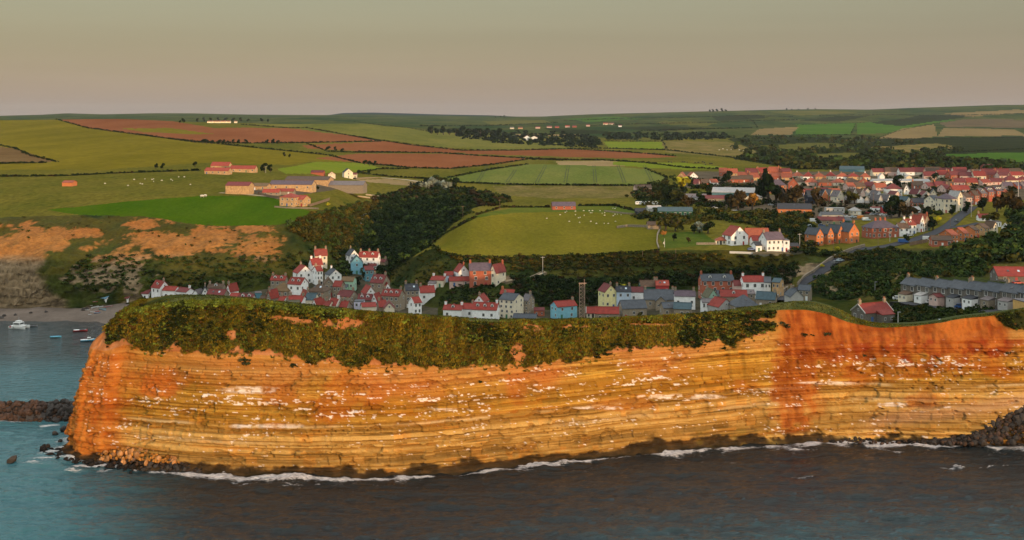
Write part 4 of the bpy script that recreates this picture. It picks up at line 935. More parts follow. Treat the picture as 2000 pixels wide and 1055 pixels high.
# ---------------------------------------------------------------- the fishing village in the shade of the headland
V = [
 (192,221,590,583,576,-28,5,'white','blueroof','x w12','white boathouse with a pale blue roof above the beached boats'),
 (228,262,592,583,576,-22,5,'white','maroon','w12','low white shed with a dull red roof right of the blue-roofed boathouse'),
 (278,298,586,574,566,-15,5,'white','maroon','w11','small white cottage with dark red roof, left of the tallest sea-front gable'),
 (296,330,590,563,549,-35,6,'white','red','d1 c w22','tall white house with a red roof and one dormer, first tall gable from the sea'),
 (320,350,590,568,560,-12,6,'white','red','w12','white cottage with a bright red roof joined to the tall gabled house on its left'),
 (345,379,592,571,563,-28,6,'white','maroon','c w12','white cottage with a brownish red roof in the middle of the sea-front row'),
 (380,395,592,574,567,-20,5,'white','grey','g w11','narrow white gable squeezed between the sea-front row and a slate roof'),
 (392,409,592,573,562,15,6,'white','darkslate','g c','small white house under a steep dark slate gable'),
 (408,438,578,562,555,0,6,'stone','brown','c2 d1','brown stone house with a wide dormer behind the long maroon roof'),
 (405,446,600,577,566,-14,6,'stone','maroon','s2 w13','long low house with maroon roof, skylights and a bare stone gable'),
 (443,464,592,569,556,-30,6,'white','red','g c','white gabled cottage with a steep red roof and white chimney by the dark bank'),
 (450,470,604,581,573,-10,6,'cream','red','w12','low red roof just above the grass, second from the dormered cottage'),
 (468,496,604,583,575,0,6,'cream','maroon','d2','maroon-roofed cottage with two white dormers above the grassy brow'),
 (500,509,584,573,566,20,4,'teal','grey','f n','tiny teal shed at the foot of the dark bank'),
 (530,561,572,548,539,-6,6,'stone','red','c2 d2 w23','stone house with two white dormers in a red roof, behind the big brown roof'),
 (533,575,594,569,552,-14,9,'stone','moss','h w23','big brown hipped roof on a stone building, largest roof in the left of the village'),
 (524,541,604,582,568,-30,6,'stone','red','g c','stone cottage with a small red roof left of the big brown hipped roof'),
 (508,526,604,588,578,-10,6,'stone','brown','c','low stone cottage half sunk behind the grassy brow at the left'),
 (563,601,592,556,543,-22,7,'white','red','d2 w22','white house with two dormers in a crimson roof and a pale blue gable side'),
 (571,612,556,534,521,30,8,'white','red','g c1 w22','large white gable with a chimney on its peak, right under the dark bank'),
 (601,632,540,518,505,25,8,'white','red','c2 w32','tall white house with red roof halfway up the stepped white row'),
 (611,641,522,500,487,15,8,'cream','pantile','c2 w22','topmost cream house of the stepped row, its red roof and chimney caught by the sun'),
 (609,632,558,530,520,30,7,'white','red','c w32','white bay-fronted house on the lane at the right of the stepped row'),
 (634,668,562,538,528,30,7,'white','slate','g c w22','white house with a blue slate roof and gable chimney in the middle of the village'),
 (668,695,570,550,541,-8,7,'mint','moss','w13','mint green house with a dark garden tree below it'),
 (674,702,528,500,489,25,8,'white','slate','g c w32','tall white gable with a chimney, leftmost of the cluster at the ravine mouth'),
 (683,710,536,513,501,10,8,'blue','tealroof','g w21','blue-grey painted gable in front of the tall white gable'),
 (701,742,530,503,492,-8,7,'white','red','c3 d2 w33','long white house with dormers, right of the blue-grey gable'),
 (708,731,550,528,520,20,6,'teal','maroon','w22','low teal extension building stepping down below the blue-grey gable'),
 (738,757,528,512,507,-15,5,'stone','maroon','c','small shed with a red and slate roof at the mouth of the wooded ravine'),
 (630,653,580,555,545,12,8,'stone','brown','g w22','stone house with a dark brown pyramid-like roof under the blue slate roof'),
 (604,644,596,570,554,-12,9,'stone','brown','h s2 c','wide rust-brown hipped roof in the very middle of the old village'),
 (652,672,584,560,549,-10,7,'stone','red','w22','stone house with a square red roof right of the dark brown roof'),
 (659,698,604,580,568,-24,7,'stone','maroon','c2 w23','long maroon roof ending in a clean white gable'),
 (588,606,604,582,569,35,6,'white','pantile','g c','small house with a worn red roof between the two big brown roofs'),
 (598,621,610,586,573,-8,7,'cream','tealroof','w12','house with a plain dark blue roof in the middle of the red roofs'),
 (544,564,614,591,579,-20,7,'white','red','c','red roof at the left end of the front row, above the green fringe'),
 (562,598,616,590,578,-12,7,'white','red','c2 w13','broad crimson roof in the front row below the white dormered house'),
 (558,586,622,597,587,5,6,'stone','olive','c','low grey-green roof peeping over the grass in front of the crimson one'),
 (611,633,622,598,585,-25,7,'white','red','g c','red roof with a white gable foot, left of three in the front row'),
 (632,653,624,601,588,-22,7,'cream','red','c','red roof with a pale verge, second of three in the front row', ),
 (642,668,622,597,583,-18,7,'cream','red','v c','bright crimson roof with cream verge, above the second front-row roof'),
 (665,684,622,600,588,-10,7,'stone','red','c2','dull red roof at the right end of the front row of red roofs'),
 (724,761,584,553,537,-22,8,'stone','maroon','d2 c2 w22','tall three-storey stone house with two white dormers, standing above the others'),
 (704,735,590,574,561,25,8,'white','red','g w11','clean white gable with one dark window and a red roof, below the tall stone house'),
 (744,765,586,566,554,20,6,'white','red','g c','small white house with a red roof tucked right below the tall stone house'),
 (700,728,606,586,575,-5,6,'darkstone','maroon','d2 w12','dark stone house with two white dormers among the lilac and white gables'),
 (727,744,606,588,575,-18,6,'white','red','g','white cottage with a steep red roof leaning on the long dormered house'),
 (693,711,616,590,583,0,6,'lilac','slate','f w22','small lilac white flat-fronted house by the bend of the lane'),
 (703,736,624,600,592,14,7,'cream','red','o w13','low cream cottage with a red roof right above the grassy brow'),
 (734,757,620,600,587,18,7,'stone','red','c','plain red roof leaning against the big cream gable'),
 (748,772,626,603,592,8,7,'cream','maroon','g w11','big plain cream gable rising straight from the grassy brow'),
 (745,790,606,579,566,-16,8,'stone','red','d3 c2 w24','long stone house with dormers in a patchy red roof'),
 (787,819,602,568,555,14,8,'stone','darkslate','s2 c2 w33','tall stone house with a dark slate roof and two skylights'),
 (817,850,592,572,559,12,7,'white','red','c w12','white house with a plain red roof, built into the foot of the mound'),
 (797,824,626,592,581,32,6,'white','red','w32 v','narrow three-storey white house with pale blue side wall and small red roof'),
 (841,875,562,548,540,-18,7,'cream','red','c2 w12','cream cottage with red roof and two end chimneys, left end of the upper row'),
 (869,885,551,538,531,0,5,'paleblue','red','w11','tiny red-roofed house with blue door left of the round white gable'),
 (886,917,550,532,519,20,8,'white','red','g r c1','white gable with a tall orange brick chimney beside the big brick house'),
 (877,922,560,549,541,4,5,'pink','red','w12','long low pink house with a red roof along the top of the mound'),
 (915,960,560,529,514,5,9,'brick','purple','r c2 w32 b','big red brick house with purple-grey roof and white-framed windows'),
 (957,988,560,533,518,-35,9,'cream','maroon','g r c1 w21','cream gabled house lit by the sun at the right end of the brick house'),
 (866,907,626,606,596,-10,7,'white','red','c2 d1 w12','white cottage with one round dormer at the left of the row before the mound'),
 (898,927,624,604,593,-6,7,'white','red','c1 w12','white cottage with a plain brick-red roof, second in the row before the mound'),
 (926,955,612,590,578,-18,7,'white','red','g c','white gabled house with a pot-topped chimney behind the row before the mound'),
 (922,976,630,606,592,-12,7,'white','red','d3 c1 w13','white house with three dormers and a white end wall, right of the row'),
 (975,1023,624,587,574,-28,10,'cream','slate','c1 w43','tall cream house with a brick-coloured side and a blue-grey roof'),
 (1020,1044,618,588,575,-25,8,'stone','grey','c1 w32','tall grey stone house joined to the right of the cream one'),
 (977,1008,584,575,566,-14,6,'brick','red','c','two small red roofs peeping over the tall cream house'),
 (1002,1050,634,622,614,-8,6,'stone','slate','n','low blue-grey roof along the grassy brow below the tall cream house'),
 (1049,1059,616,606,603,0,4,'white','paleroof','f w11','tiny white hut alone on the dark slope, left of the sky blue house'),
 (1075,1127,624,600,589,26,7,'skyblue','red','c1 w22','sky blue house with a red roof, left of the lattice mast'),
 (1145,1163,622,612,600,-4,6,'cream','red','v w12','first red-roofed part of the long low row right of the mast'),
 (1162,1209,630,613,600,-4,6,'stone','red','w13','long red roof with a stone wall, right part of the low row beside the mast'),
 (1169,1204,604,571,558,20,8,'yellow','maroon','g c1 w22','pale yellow gabled house, left end of the coloured row'),
 (1203,1231,602,570,559,0,7,'paleblue','darkslate','c2 s2 w22','pale blue house with a dark slate roof and red door, between yellow and white'),
 (1229,1257,596,571,561,-4,7,'white','maroon','w12','white house with a dull red roof, right end of the coloured row'),
 (1248,1282,580,560,548,6,7,'green','brown','c1 w13','green-fronted house with a brown roof in the pair below the wooded bank'),
 (1280,1306,580,558,548,-3,7,'redpaint','pantile','c1 s2 w13','red-painted house joined to the right of the green-fronted one'),
 (1256,1318,604,586,566,-6,11,'stone','slate','c2 w13','broad old chapel-like stone house with a great grey slate roof'),
 (1208,1262,624,603,587,10,8,'stone','slate','w13','stone house with a pale slate roof and a low wall, behind the golden bush'),
 (1316,1358,606,579,568,-5,7,'white','purple','c2 w13','white house with a purple slate roof left of the mint gable'),
 (1290,1318,622,602,591,8,7,'stone','slate','s1 w12','smaller blue slate roof at the left of the two low ones on the brow'),
 (1314,1353,624,604,592,-12,7,'stone','tealroof','w13','larger teal slate roof at the right of the two low ones on the brow'),
 (1366,1431,584,549,536,3,9,'brick','slate','d2 c2 r w34 b','pair of tall red brick houses with white bay windows under a slate roof'),
 (1432,1449,584,558,548,0,6,'pink','maroon','n','small pink annex with a dark red roof between brick pair and white row'),
 (1448,1493,584,551,539,2,8,'white','red','c2 w23 b','long white house with a red roof and large dark windows under the bank'),
 (1491,1507,584,552,541,-12,8,'white','slate','w22','white house end with a slate roof joined to the long white house'),
 (1506,1533,584,552,544,-30,7,'sand','tealroof','w22','honey-coloured stone house with a blue-green roof at the foot of the hill road'),
 (1373,1401,606,582,567,12,8,'mint','olive','g c1','pale mint gable with a tall chimney in the lower right village'),
 (1400,1412,604,578,568,0,5,'stone','slate','s1','narrow blue slate roof right beside the mint gable'),
 (1405,1459,606,580,567,-6,8,'stone','red','d1 w13','long crimson roof with one dormer behind the blue pyramid roof'),
 (1458,1472,596,574,568,0,6,'stone','grey','s1','grey roof with one big pale skylight right of the long crimson roof'),
 (1474,1520,602,586,571,-20,8,'stone','tealroof','c w12','weathered blue-green hipped slate roof near the bottom of the hill road'),
 (1370,1393,618,591,585,0,6,'white','grey','w23 b','small white house with two rows of black windows above the brow'),
 (1383,1432,620,600,586,28,8,'grey','red','g w11','plain grey gable with a crimson roof running off to its right'),
 (1424,1480,616,599,577,12,10,'stone','slate','h s1','wide blue slate pyramid roof in the lower right village'),
 (1536,1565,596,580,568,6,8,'grey','slate','g c1 n','grey-white gable with a central chimney beside the hill road'),
 (1556,1589,588,568,557,-22,8,'stone','slate','w22','stone house with a slate and red roof at the bend below the hill road'),
 (1664,1742,632,612,594,24,7,'darkstone','red','c2 v w12','lone stone cottage with a red roof and two chimneys behind the cliff edge'),
 (1940,2030,552,540,522,-6,11,'darkstone','red','s3 w14','dark stone building with a wide red roof and three skylights at the right edge'),
 (1985,2012,614,590,584,10,6,'ochre','grey','f n','flat-roofed ochre garage at the right edge of the lower terrace'),
]
HS = {}
for v in V:
    h_ = house(*v)
    HS[v[-1]] = h_
def H_(frag): return next(h for l, h in HS.items() if frag in l)
extension(H_('cream gabled house lit'), -1, 0, 6, 4, 4.0, 'cream', 'maroon', 0, 1.2) if False else None
extension(H_('sky blue house'), -1, 0, 5, 2.5, 2.6, 'brick', 'maroon', -.1)
extension(H_('long white house with dormers'), -1, 0, 5, 3, 3.2, 'white', 'maroon', .25)
extension(H_('mint green house'), -1, 0, 4, 3, 2.6, 'mint', 'slate', -.2)
extension(H_('great grey slate roof'), -1, 0, 5, 3.5, 4.2, 'stone', 'slate', .05, 2.2, gable=True)
extension(H_('lone stone cottage'), -1, 0, 5.5, 3, 3.0, 'darkstone', 'red', .12)
extension(H_('cream cottage with red roof and two'), -1, 0, 4, 2, 2.0, 'white', 'grey', -.3)

# the lower stone terrace
TER = [(1766,1796,586,557,543,'end house of the grey stone terrace, leftmost, with a buff end chimney',1),(1794,1826,588,559,545,'second house of the grey stone terrace, behind the white cabin',1),
       (1824,1856,591,562,547,'third house of the grey stone terrace, behind the maroon-roofed extension',0),(1854,1892,594,564,549,'fourth house of the grey stone terrace, under the orange chimney stack',1),
       (1890,1920,597,566,551,'fifth house of the grey stone terrace, with the white rear extension',1),(1918,1946,599,568,552,'sixth house of the grey stone terrace, right of the second white chimney',0),
       (1944,1986,601,571,554,'seventh house of the grey stone terrace, with one square skylight',1),(1984,2030,606,574,555,'last house of the grey stone terrace, cut by the right edge of the photo',1)]
ext_w = ['cream', 'white', 'pink', 'grey', 'white', 'stone', 'grey', 'ochre']
tA, tB = hit(1772, 587), hit(2040, 607); tv_ = (tB-tA); tyaw = math.degrees(math.atan2(tv_.y, tv_.x)); tl = math.hypot(tv_.x, tv_.y)/8
for i, (x0, x1, yb, ye, yr, lab, nch) in enumerate(TER):
    p_ = tA+tv_*((i+.5)/8)
    wpx = (tl-.03)*F/p_.y*math.cos(R(tyaw))
    h_ = house(x0, x0+wpx, yb, yb-29, yb-29-14-i*.5, tyaw, 7, 'darkstone', 'slate', 't w22 b x '+('c1 ' if nch else '')+('s1' if i == 6 else ''), 'slate-roofed '+lab, group='stone terrace behind the cliff', at=p_)
    extension(h_, -1, 0, 4.2 if i % 2 == 0 else 3.4, 3.4, 2.3, ext_w[i], ['brown', 'paleroof', 'maroon', 'darkslate', 'darkslate', 'grey', 'grey', 'grey'][i], .05, .9, gable=(i in (2,)))

# ---------------------------------------------------------------- upper village and farms
U = [
 (1412,1460,480,461,444,22,9,'white','pantile','g w22 b','white gabled inn-like house with a chimney, its red roof running to the right','house'),
 (1455,1500,474,462,446,0,9,'brick','terracotta','w13','long orange-red roof joined behind the white gabled house','house'),
 (1396,1423,478,470,463,-6,6,'cream','terracotta','h w14 b','glazed garden room with a small red hipped roof left of the white gable','garden room'),
 (1466,1484,482,470,461,5,6,'white','red','n','low red-roofed link building between the two large white houses','outbuilding'),
 (1484,1530,492,469,454,16,9,'white','purple','c2 w24','large white house with grey-purple roof and end chimneys above the bank','house'),
 (1527,1539,492,470,464,0,7,'white','grey','f w21','white side wing of the large white house above the bank','house wing'),
 (1470,1486,492,480,473,10,6,'white','darkslate','w11','low white garage with a dark roof left of the large white house','garage'),
 (1538,1558,490,481,476,0,5,'brick','darkslate','n','open-fronted garage right of the large white house','garage'),
 (1516,1586,422,409,398,-10,12,'orangebrick','darkslate','w16 s1','long orange brick hall with a dark slate roof beside the car park','hall'),
 (1386,1482,392,377,367,-14,26,'cladding','paleroof','n','big industrial shed with teal cladding and a pale grey roof','shed'),
 (1329,1380,394,386,379,-4,12,'grey','grey','w15','long low grey workshop left of the industrial shed','workshop'),
 (1372,1420,398,388,382,0,12,'brown' if False else 'stone','maroon','w14','low maroon-roofed workshop in front of the industrial shed','workshop'),
 (1450,1494,398,388,381,-20,12,'cream','paleroof','g n','cream gabled shed glowing in the sun between the trees','shed'),
 (1284,1352,424,413,405,-3,9,'green','tealroof','w17 x b','long dark green hall with a row of white windows above the field','hall'),
 (1240,1262,420,413,407,0,6,'navy','darkslate','w12','small dark chalet beside the long green hall','chalet'),
 (1262,1292,414,408,402,8,8,'grey','paleroof','n','shed with a pale pitched roof behind the dark chalet','shed'),
 (1077,1124,410,403,395,4,9,'brick','purple','w13 x','isolated brick-red barn with a grey-purple roof on the field edge','barn'),
 (1264,1290,448,440,433,0,7,'stone','brown','n','low brown shed among the bushes at the right end of the round field','shed'),
 (1686,1752,466,446,431,14,11,'brick','purple','h c3 r w25 b','large red brick villa with a hipped purple roof and white bays','house'),
 (1574,1606,480,459,447,30,9,'orangebrick','slate','g w22','first gable from the left of the orange brick terrace','house'),
 (1596,1626,478,457,444,30,9,'orangebrick','slate','g w22','second gable from the left of the orange brick terrace','house'),
 (1616,1646,476,455,441,30,9,'orangebrick','slate','g w22','third gable from the left of the orange brick terrace','house'),
 (1638,1676,476,453,437,28,9,'orangebrick','slate','g c2 w22','tallest gable at the right end of the orange brick terrace','house'),
 (1752,1772,462,446,436,0,8,'white','brown','c1 w22','white house with a brown hipped roof right of the red brick villa','house'),
 (1758,1786,458,440,428,20,9,'white','pantile','c2 w22 d1','white house with a red roof and gablet, left of three above the road','house'),
 (1780,1802,454,436,422,22,9,'white','pantile','g c1 w22 v','red-roofed house with a bold white verge, middle of three above the road','house'),
 (1794,1812,452,434,420,10,9,'stone','terracotta','g r c1 w22','red-roofed house with a brick chimney, right of three above the road','house'),
 (1753,1778,404,392,385,30,9,'cream','tealroof','g n','plain pale house with a blank gable end in front of the grey bungalows','house'),
 (1780,1804,404,396,387,-4,9,'brick','darkslate','w14','dark slate-roofed brick house right of the blank pale gable','house'),
 (1808,1836,410,392,382,25,10,'cream','slate','w32','cream left wing of the big hotel-like building, with a slate roof','house'),
 (1832,1864,416,389,378,8,12,'cream','purple','h w33 b','big three-storey cream hotel-like building bright in the sun','hotel'),
 (1856,1876,412,384,374,18,10,'cream','paleroof','g w31','tall cream house with a rounded gable right of the hotel-like building','house'),
 (1874,1894,406,386,377,16,10,'pink','brown','w22','pinkish house at the left end of the long red terrace','house'),
 (1892,1908,400,382,372,14,10,'brick','brown','w22 b','red terrace house with pale windows, second from its left end','house'),
 (1906,1922,397,378,368,12,10,'brick','grey','w22 b d1','red terrace house with one white dormer, in the middle of the terrace','house'),
 (1920,1937,394,375,366,12,10,'brick','purple','w22 b d2','red terrace house with two white dormers, right of the middle','house'),
 (1936,1954,392,373,365,12,10,'brick','purple','w22 b d3','red terrace house with three pointed white dormers at the right end','house'),
 (1954,1972,386,378,370,-16,8,'white','terracotta','h w12','small house with bright red hipped roof at the end of the red terrace','house'),
 (1838,1868,478,460,449,26,9,'orangebrick','terracotta','w22','lowest house of the orange terrace that climbs the hill at the right','house'),
 (1862,1888,472,456,445,26,9,'orangebrick','terracotta','w22','second house of the orange terrace that climbs the hill at the right','house'),
 (1884,1908,466,450,441,24,9,'orangebrick','brown','w22','third house of the orange terrace that climbs the hill at the right','house'),
 (1904,1928,461,446,437,22,9,'sand','brown','w22','highest house of the orange terrace, with pale bays','house'),
 (1926,1944,458,444,434,15,8,'cream','brown','g w21','small cream gabled house beyond the top of the orange terrace','house'),
 (1816,1858,482,470,461,-8,9,'brick','brown','w13 b','low brick bungalow with a brown roof and a white end window','bungalow'),
 (1908,1936,432,426,418,-10,8,'white','red','c1 w12','white bungalow with a bright red roof beside the dark trees','bungalow'),
 (1930,1954,444,434,428,-10,8,'white','grey','f w14 b','white flat-roofed building with a ribbon of windows at the wood edge','house'),
 (1955,1970,450,443,438,-30,5,'white','paleroof','g n','little white hut at the edge of the dark wood','hut'),
 (1776,1796,416,410,404,10,6,'white','paleroof','n','small white flat block in front of the big dark tree','hut'),
 (1658,1680,420,412,405,15,7,'cream','paleroof','h w12','small cream bungalow with a pale hipped roof beside the car park','bungalow'),
 (1612,1648,416,407,404,0,5,'grey','paleroof','f w14 x','row of grey and teal garage doors below the dark bungalow','garage'),
 (1602,1644,428,420,414,0,8,'grey','slate','w12','low slate-roofed shed at the left of the car park','shed'),
 (1596,1648,440,431,424,-6,8,'stone','maroon','w14','long dark maroon-roofed shed behind the orange brick terrace','shed'),
 (1640,1660,438,431,425,0,7,'green','slate','w12','small green hut with a slate roof behind the orange brick terrace','hut'),
 (1702,1722,414,406,402,0,6,'white','red','f w12 x','white shop-like block with a red fascia at the car park','shop'),
 (1722,1740,416,408,402,0,6,'redpaint','green' if False else 'tealroof','n','dark red shed right of the white shop-like block','shed'),
 (1500,1536,378,362,351,-8,10,'orangebrick','purple','h w24 b','two-storey orange brick house with white windows and purple hipped roof','house'),
 (1538,1560,372,360,349,-10,9,'brick','terracotta','g w12 b','red brick house with a steep gable right of the purple-roofed one','house'),
 (1574,1600,398,385,372,2,10,'navy','darkslate','w12','dark house with a long slate roof behind the brown trees','house'),
 (1598,1614,392,382,371,10,10,'orangebrick','darkslate','g v n','bright orange gable joined to the dark slate house','house'),
 (1612,1626,392,380,371,15,9,'yellow','grey','g n','pale yellow gable right of the bright orange one','house'),
 (1624,1646,396,384,373,20,9,'cream','grey','g s1 v','cream gable with a blue solar panel on its roof','house'),
 (1620,1642,394,388,383,-8,8,'redpaint','maroon','n','low flaming red shed below the solar-panelled roof','shed'),
 (1728,1760,384,369,359,-6,11,'white','maroon','h w14','white house with a large maroon hipped roof, widest of its row','house'),
 (1762,1780,380,371,361,-22,10,'white','grey','g w21','white house with a pointed gable and grey roof beside the wide maroon roof','house'),
 (1702,1813,360,354,350,-3,12,'white','paleroof','n','very long low white building with a pale flat-pitched roof','hall'),
 (1716,1726,354,344,339,0,6,'white','paleroof','g n','slim white rounded gable standing above the long white building','house'),
 (1768,1779,353,346,343,0,6,'cream','paleroof','g n','slim cream rounded gable above the right part of the long white building','house'),
 (1638,1690,336,331,325,-20,16,'cladding','tealroof','n','dark blue barn with an orange end wall at the wood edge','barn'),
 (1918,1952,331,326,321,4,14,'brick','maroon','n','reddish farmhouse hidden in the dark wood at the right','farmhouse'),
 # the farms on the headland opposite
 (401,452,341,334,328,-8,9,'sand','pantile','w14','long low front barn with a red roof, in the farm standing alone in the field','barn'),
 (413,452,332,324,317,-8,9,'sand','pantile','w13','tall red-roofed barn behind the long low one','barn'),
 (450,502,337,330,324,-6,8,'sand','pantile','w14','right-hand red-roofed wing of the lone farm','barn'),
 (443,494,380,363,356,-8,10,'sand','maroon','n','tall tan barn with plank doors at the left of the farmyard','barn'),
 (492,528,372,364,358,-8,10,'sand','moss','w12','tan barn with a round-topped end beside the tall plank-sided barn','barn'),
 (528,616,373,361,353,-6,12,'sand','purple','w14 x','long dark-roofed cowshed with a row of skylights','shed'),
 (558,650,358,352,345,-8,16,'sand','brown','n','wide low brown-roofed barn at the back of the farmyard','barn'),
 (606,716,371,362,354,-6,14,'stone','grey','n','long low grey shed right of the farmyard, with white vents','shed'),
 (514,548,382,376,370,-4,6,'stone','pantile','w13','low red-roofed farm cottage left of the solid stone farmhouse','cottage'),
 (540,576,381,374,369,-4,6,'stone','pantile','w12','low red-roofed outbuilding just behind the solid stone farmhouse','outbuilding'),
 (548,588,404,386,378,-18,10,'sand','pantile','h w23','solid sandstone farmhouse with red hipped roof on the cliff-top field','farmhouse'),
 (580,605,404,390,382,-22,9,'sand','pantile','w22','right wing of the solid sandstone farmhouse','house wing'),
 (668,690,348,337,330,22,8,'cream','darkslate','g w21','cream gabled house on the pale track behind the farm','house'),
 (686,697,348,341,338,0,6,'cream','maroon','w12','small red-roofed porch wing of the cream gabled house','porch'),
 (640,656,348,341,336,10,6,'cream','pantile','g w11','small cream outbuilding at the left end of the cream gabled house','outbuilding'),
 (608,634,342,337,333,-5,7,'brick','maroon','n','small dark red shed in the field behind the farm','shed'),
 (125,147,364,357,353,-4,8,'orangebrick','rust','n','rust-red field shed alone in the left pasture','shed'),
 (1238,1272,373,367,361,5,9,'pink','brown','w12','pinkish farm building at the right end of the rough pasture','farm building'),
 (1022,1036,274,269,265,10,12,'white','maroon','g n','left one of two white houses among the valley trees far off','house'),
 (1037,1050,275,269,266,-5,12,'white','pantile','g n','right one of two white houses among the valley trees far off','house'),
]
for u in U:
    cat = u[-1]
    house(*u[:-1], cat=cat, name=cat.replace(' ', '_').replace('-', '_'))

ORD = ['first', 'second', 'third', 'fourth', 'fifth', 'sixth', 'seventh', 'eighth', 'ninth', 'tenth', 'eleventh', 'twelfth']
ROWS = [
 # y base, x from, x to, count, wall kinds, roof kinds, opts, dep, description
 (343,1702,1995,11,['cream','pink','white'],['maroon','brown','maroon'],'w12',9,'in the farthest row by the wood'),
 (350,1802,1996,8,['pink','cream','brick'],['maroon','red','maroon'],'w13 c1',10,'in the second row, right of the long white building'),
 (351,1546,1700,7,['cream','white','sand'],['pantile','red','maroon','terracotta'],'h w12 c1',10,'in the back row left of the long white hall'),
 (362,1548,1700,6,['cream','pink','brick'],['terracotta','maroon','brown','pantile'],'h w12 c1',10,'in the row before the back one, left'),
 (343,1456,1545,4,['brick','sand','brick'],['red','maroon','terracotta'],'c1 w12',10,'at the top left of the houses'),
 (353,1440,1546,5,['brick','sand','brick'],['terracotta','rust','terracotta'],'c1 w12',10,'in the terracotta row behind the black conifers'),
 (345,1404,1440,2,['brick','sand'],['terracotta','rust'],'w12',10,'in the pair at the left tip of the houses'),
 (357,1424,1470,2,['brick','brick'],['brown','maroon'],'w12',9,'just above the industrial shed'),
 (371,1650,1728,4,['pink','sand','brick'],['brown','terracotta','maroon'],'c1 w13',10,'in the row left of the wide maroon roof'),
 (369,1782,1866,4,['brick','pink','brick'],['maroon','brown','maroon'],'c1 w13 b',10,'right of the white pointed gable'),
 (362,1862,1958,4,['pink','sand','pink'],['red','maroon','pantile'],'c1 w13',10,'in the row under the scarlet roofs at the right'),
 (358,1960,2010,2,['cream','pink'],['maroon','pantile'],'h c1 w12',10,'near the right edge behind the pale pole'),
 (370,1958,2012,3,['pink','brick'],['maroon','purple'],'w12 c1',10,'in the short row by the right edge of the photo'),
 (376,1836,1892,3,['pink','brick','pink'],['maroon','red','pantile'],'c1 w12',10,'just behind the cream hotel-like building'),
 (384,1656,1700,3,['grey','pink','grey'],['brown','maroon','brown'],'g v n',10,'in the upper line of little gables'),
 (396,1652,1752,6,['grey','white','grey'],['grey','olive','grey'],'g v n',11,'in the line of grey gabled bungalows'),
 (388,1700,1756,3,['white','grey','pink'],['grey','maroon','grey'],'g v n',10,'in the line behind the grey gabled bungalows'),
 (386,1780,1832,3,['cream','grey','cream'],['maroon','darkslate','maroon'],'g v w11',10,'with pale gables above the hotel-like building'),
 (364,1353,1400,3,['pink','brick','white'],['maroon','terracotta','brown'],'w12',9,'in the low group left of the industrial shed'),
 (353,1322,1362,2,['sand','white'],['terracotta','slate'],'g w12',9,'at the left outpost among trees'),
 (382,1550,1640,4,['pink','brick','redpaint'],['maroon','terracotta','maroon'],'w12 c1',9,'in the jumbled row above the orange gable'),
]
for (yb, xa, xb, n, walls, roofs, opts, dep, desc) in ROWS:
    w = (xb-xa)/n
    g = 'houses '+desc
    for k in range(n):
        rnd = random.Random(int(yb*100+k+xa))
        x0 = xa+w*k-rnd.uniform(0, w*.10); x1 = xa+w*(k+1)+rnd.uniform(-w*.06, w*.10)
        y = yb+rnd.uniform(-1.2, 1.2)
        eh = rnd.uniform(5.5, 7.5) if 'v' not in opts else rnd.uniform(5, 6.5)
        rf = rnd.uniform(6.5, 9.5)
        wl, rr_ = walls[k % len(walls)], roofs[(k*2+n) % len(roofs)]
        rn = {'maroon': 'dark red', 'pantile': 'bright red', 'terracotta': 'orange', 'rust': 'rust', 'red': 'crimson', 'brown': 'brown', 'grey': 'grey', 'olive': 'olive', 'darkslate': 'slate', 'slate': 'blue slate', 'purple': 'purple'}[rr_]
        house(x0, x1, y, y-eh, y-eh-rf, rnd.uniform(-22, 22), dep, wl, rr_, opts,
              f"{rn}-roofed house, {ORD[k]} from left {desc}", group=g)
# far hamlet and the lit farm on the skyline
for k, (x, y, w_, wl, rf_) in enumerate([(996,252,8,'cream','grey'),(1012,252,9,'sand','maroon'),(1046,251,9,'pink','maroon'),(1068,250,10,'pink','maroon'),(1084,250,8,'brick','maroon'),(1104,249,9,'pink','pantile'),(1118,249,8,'brick','maroon'),(1145,247,7,'pink','maroon'),(1178,244,10,'cream','pantile'),(1190,244,9,'cream','maroon'),(1208,248,6,'white','maroon')]):
    house(x, x+w_, y, y-2.2, y-4, 0, 14, wl, rf_, 'n', f'tiny house, {ORD[k] if k < 10 else "last"} from the left in the far hamlet below the skyline', group='far hamlet houses')
for k, (x, w_) in enumerate([(406,9),(416,14),(432,9),(443,7),(458,5)]):
    house(x, x+w_, 240.5, 237.6, 236, 0, 12, 'cream', 'rust', 'l w13 x', f'brightly lit farm building, {ORD[k]} from the left under the skyline trees', cat='farm building', name='farm_building', group='lit farm on the skyline')
# ---------------------------------------------------------------- foliage templates
def rnd_unit(n):
    v = RNG.normal(size=(n, 3)); return v/np.linalg.norm(v, axis=1)[:, None]
def crown(n, lobes=5, leaf=.22, flat=.8, seed=0):
    """one crown of unit radius: small leaf clumps through a lumpy volume"""
    g = np.random.default_rng(seed)
    lc = g.normal(size=(lobes, 3))*[.45, .45, .32]; lr = g.uniform(.42, .68, lobes)
    v, f, t = [], [], []
    for i in range(n):
        k = g.integers(lobes); d = g.normal(size=3); d /= np.linalg.norm(d)
        if d[2] < -.5: d[2] *= -.5
        p = lc[k]+d*lr[k]*g.uniform(.75, 1.05)
        nn = d+g.normal(size=3)*.45; nn /= np.linalg.norm(nn)
        a = np.cross(nn, g.normal(size=3)); a /= np.linalg.norm(a); b_ = np.cross(nn, a)
        s = leaf*g.uniform(.6, 1.4)
        j = len(v)
        v += [p+a*s, p+b_*s*.8, p-a*s, p-b_*s*.8]; f.append([j, j+1, j+2, j+3])
        t += [g.uniform(.65, 1.35)]*4
    v = np.array(v)*[1, 1, flat]
    return v, np.array(f), np.array(t)
CR = [crown(90, 5, .26, .85, s) for s in range(5)]
CRS = [crown(26, 4, .42, .75, 20+s) for s in range(5)]        # far trees
BUSH = [crown(34, 4, .36, .62, 40+s) for s in range(5)]
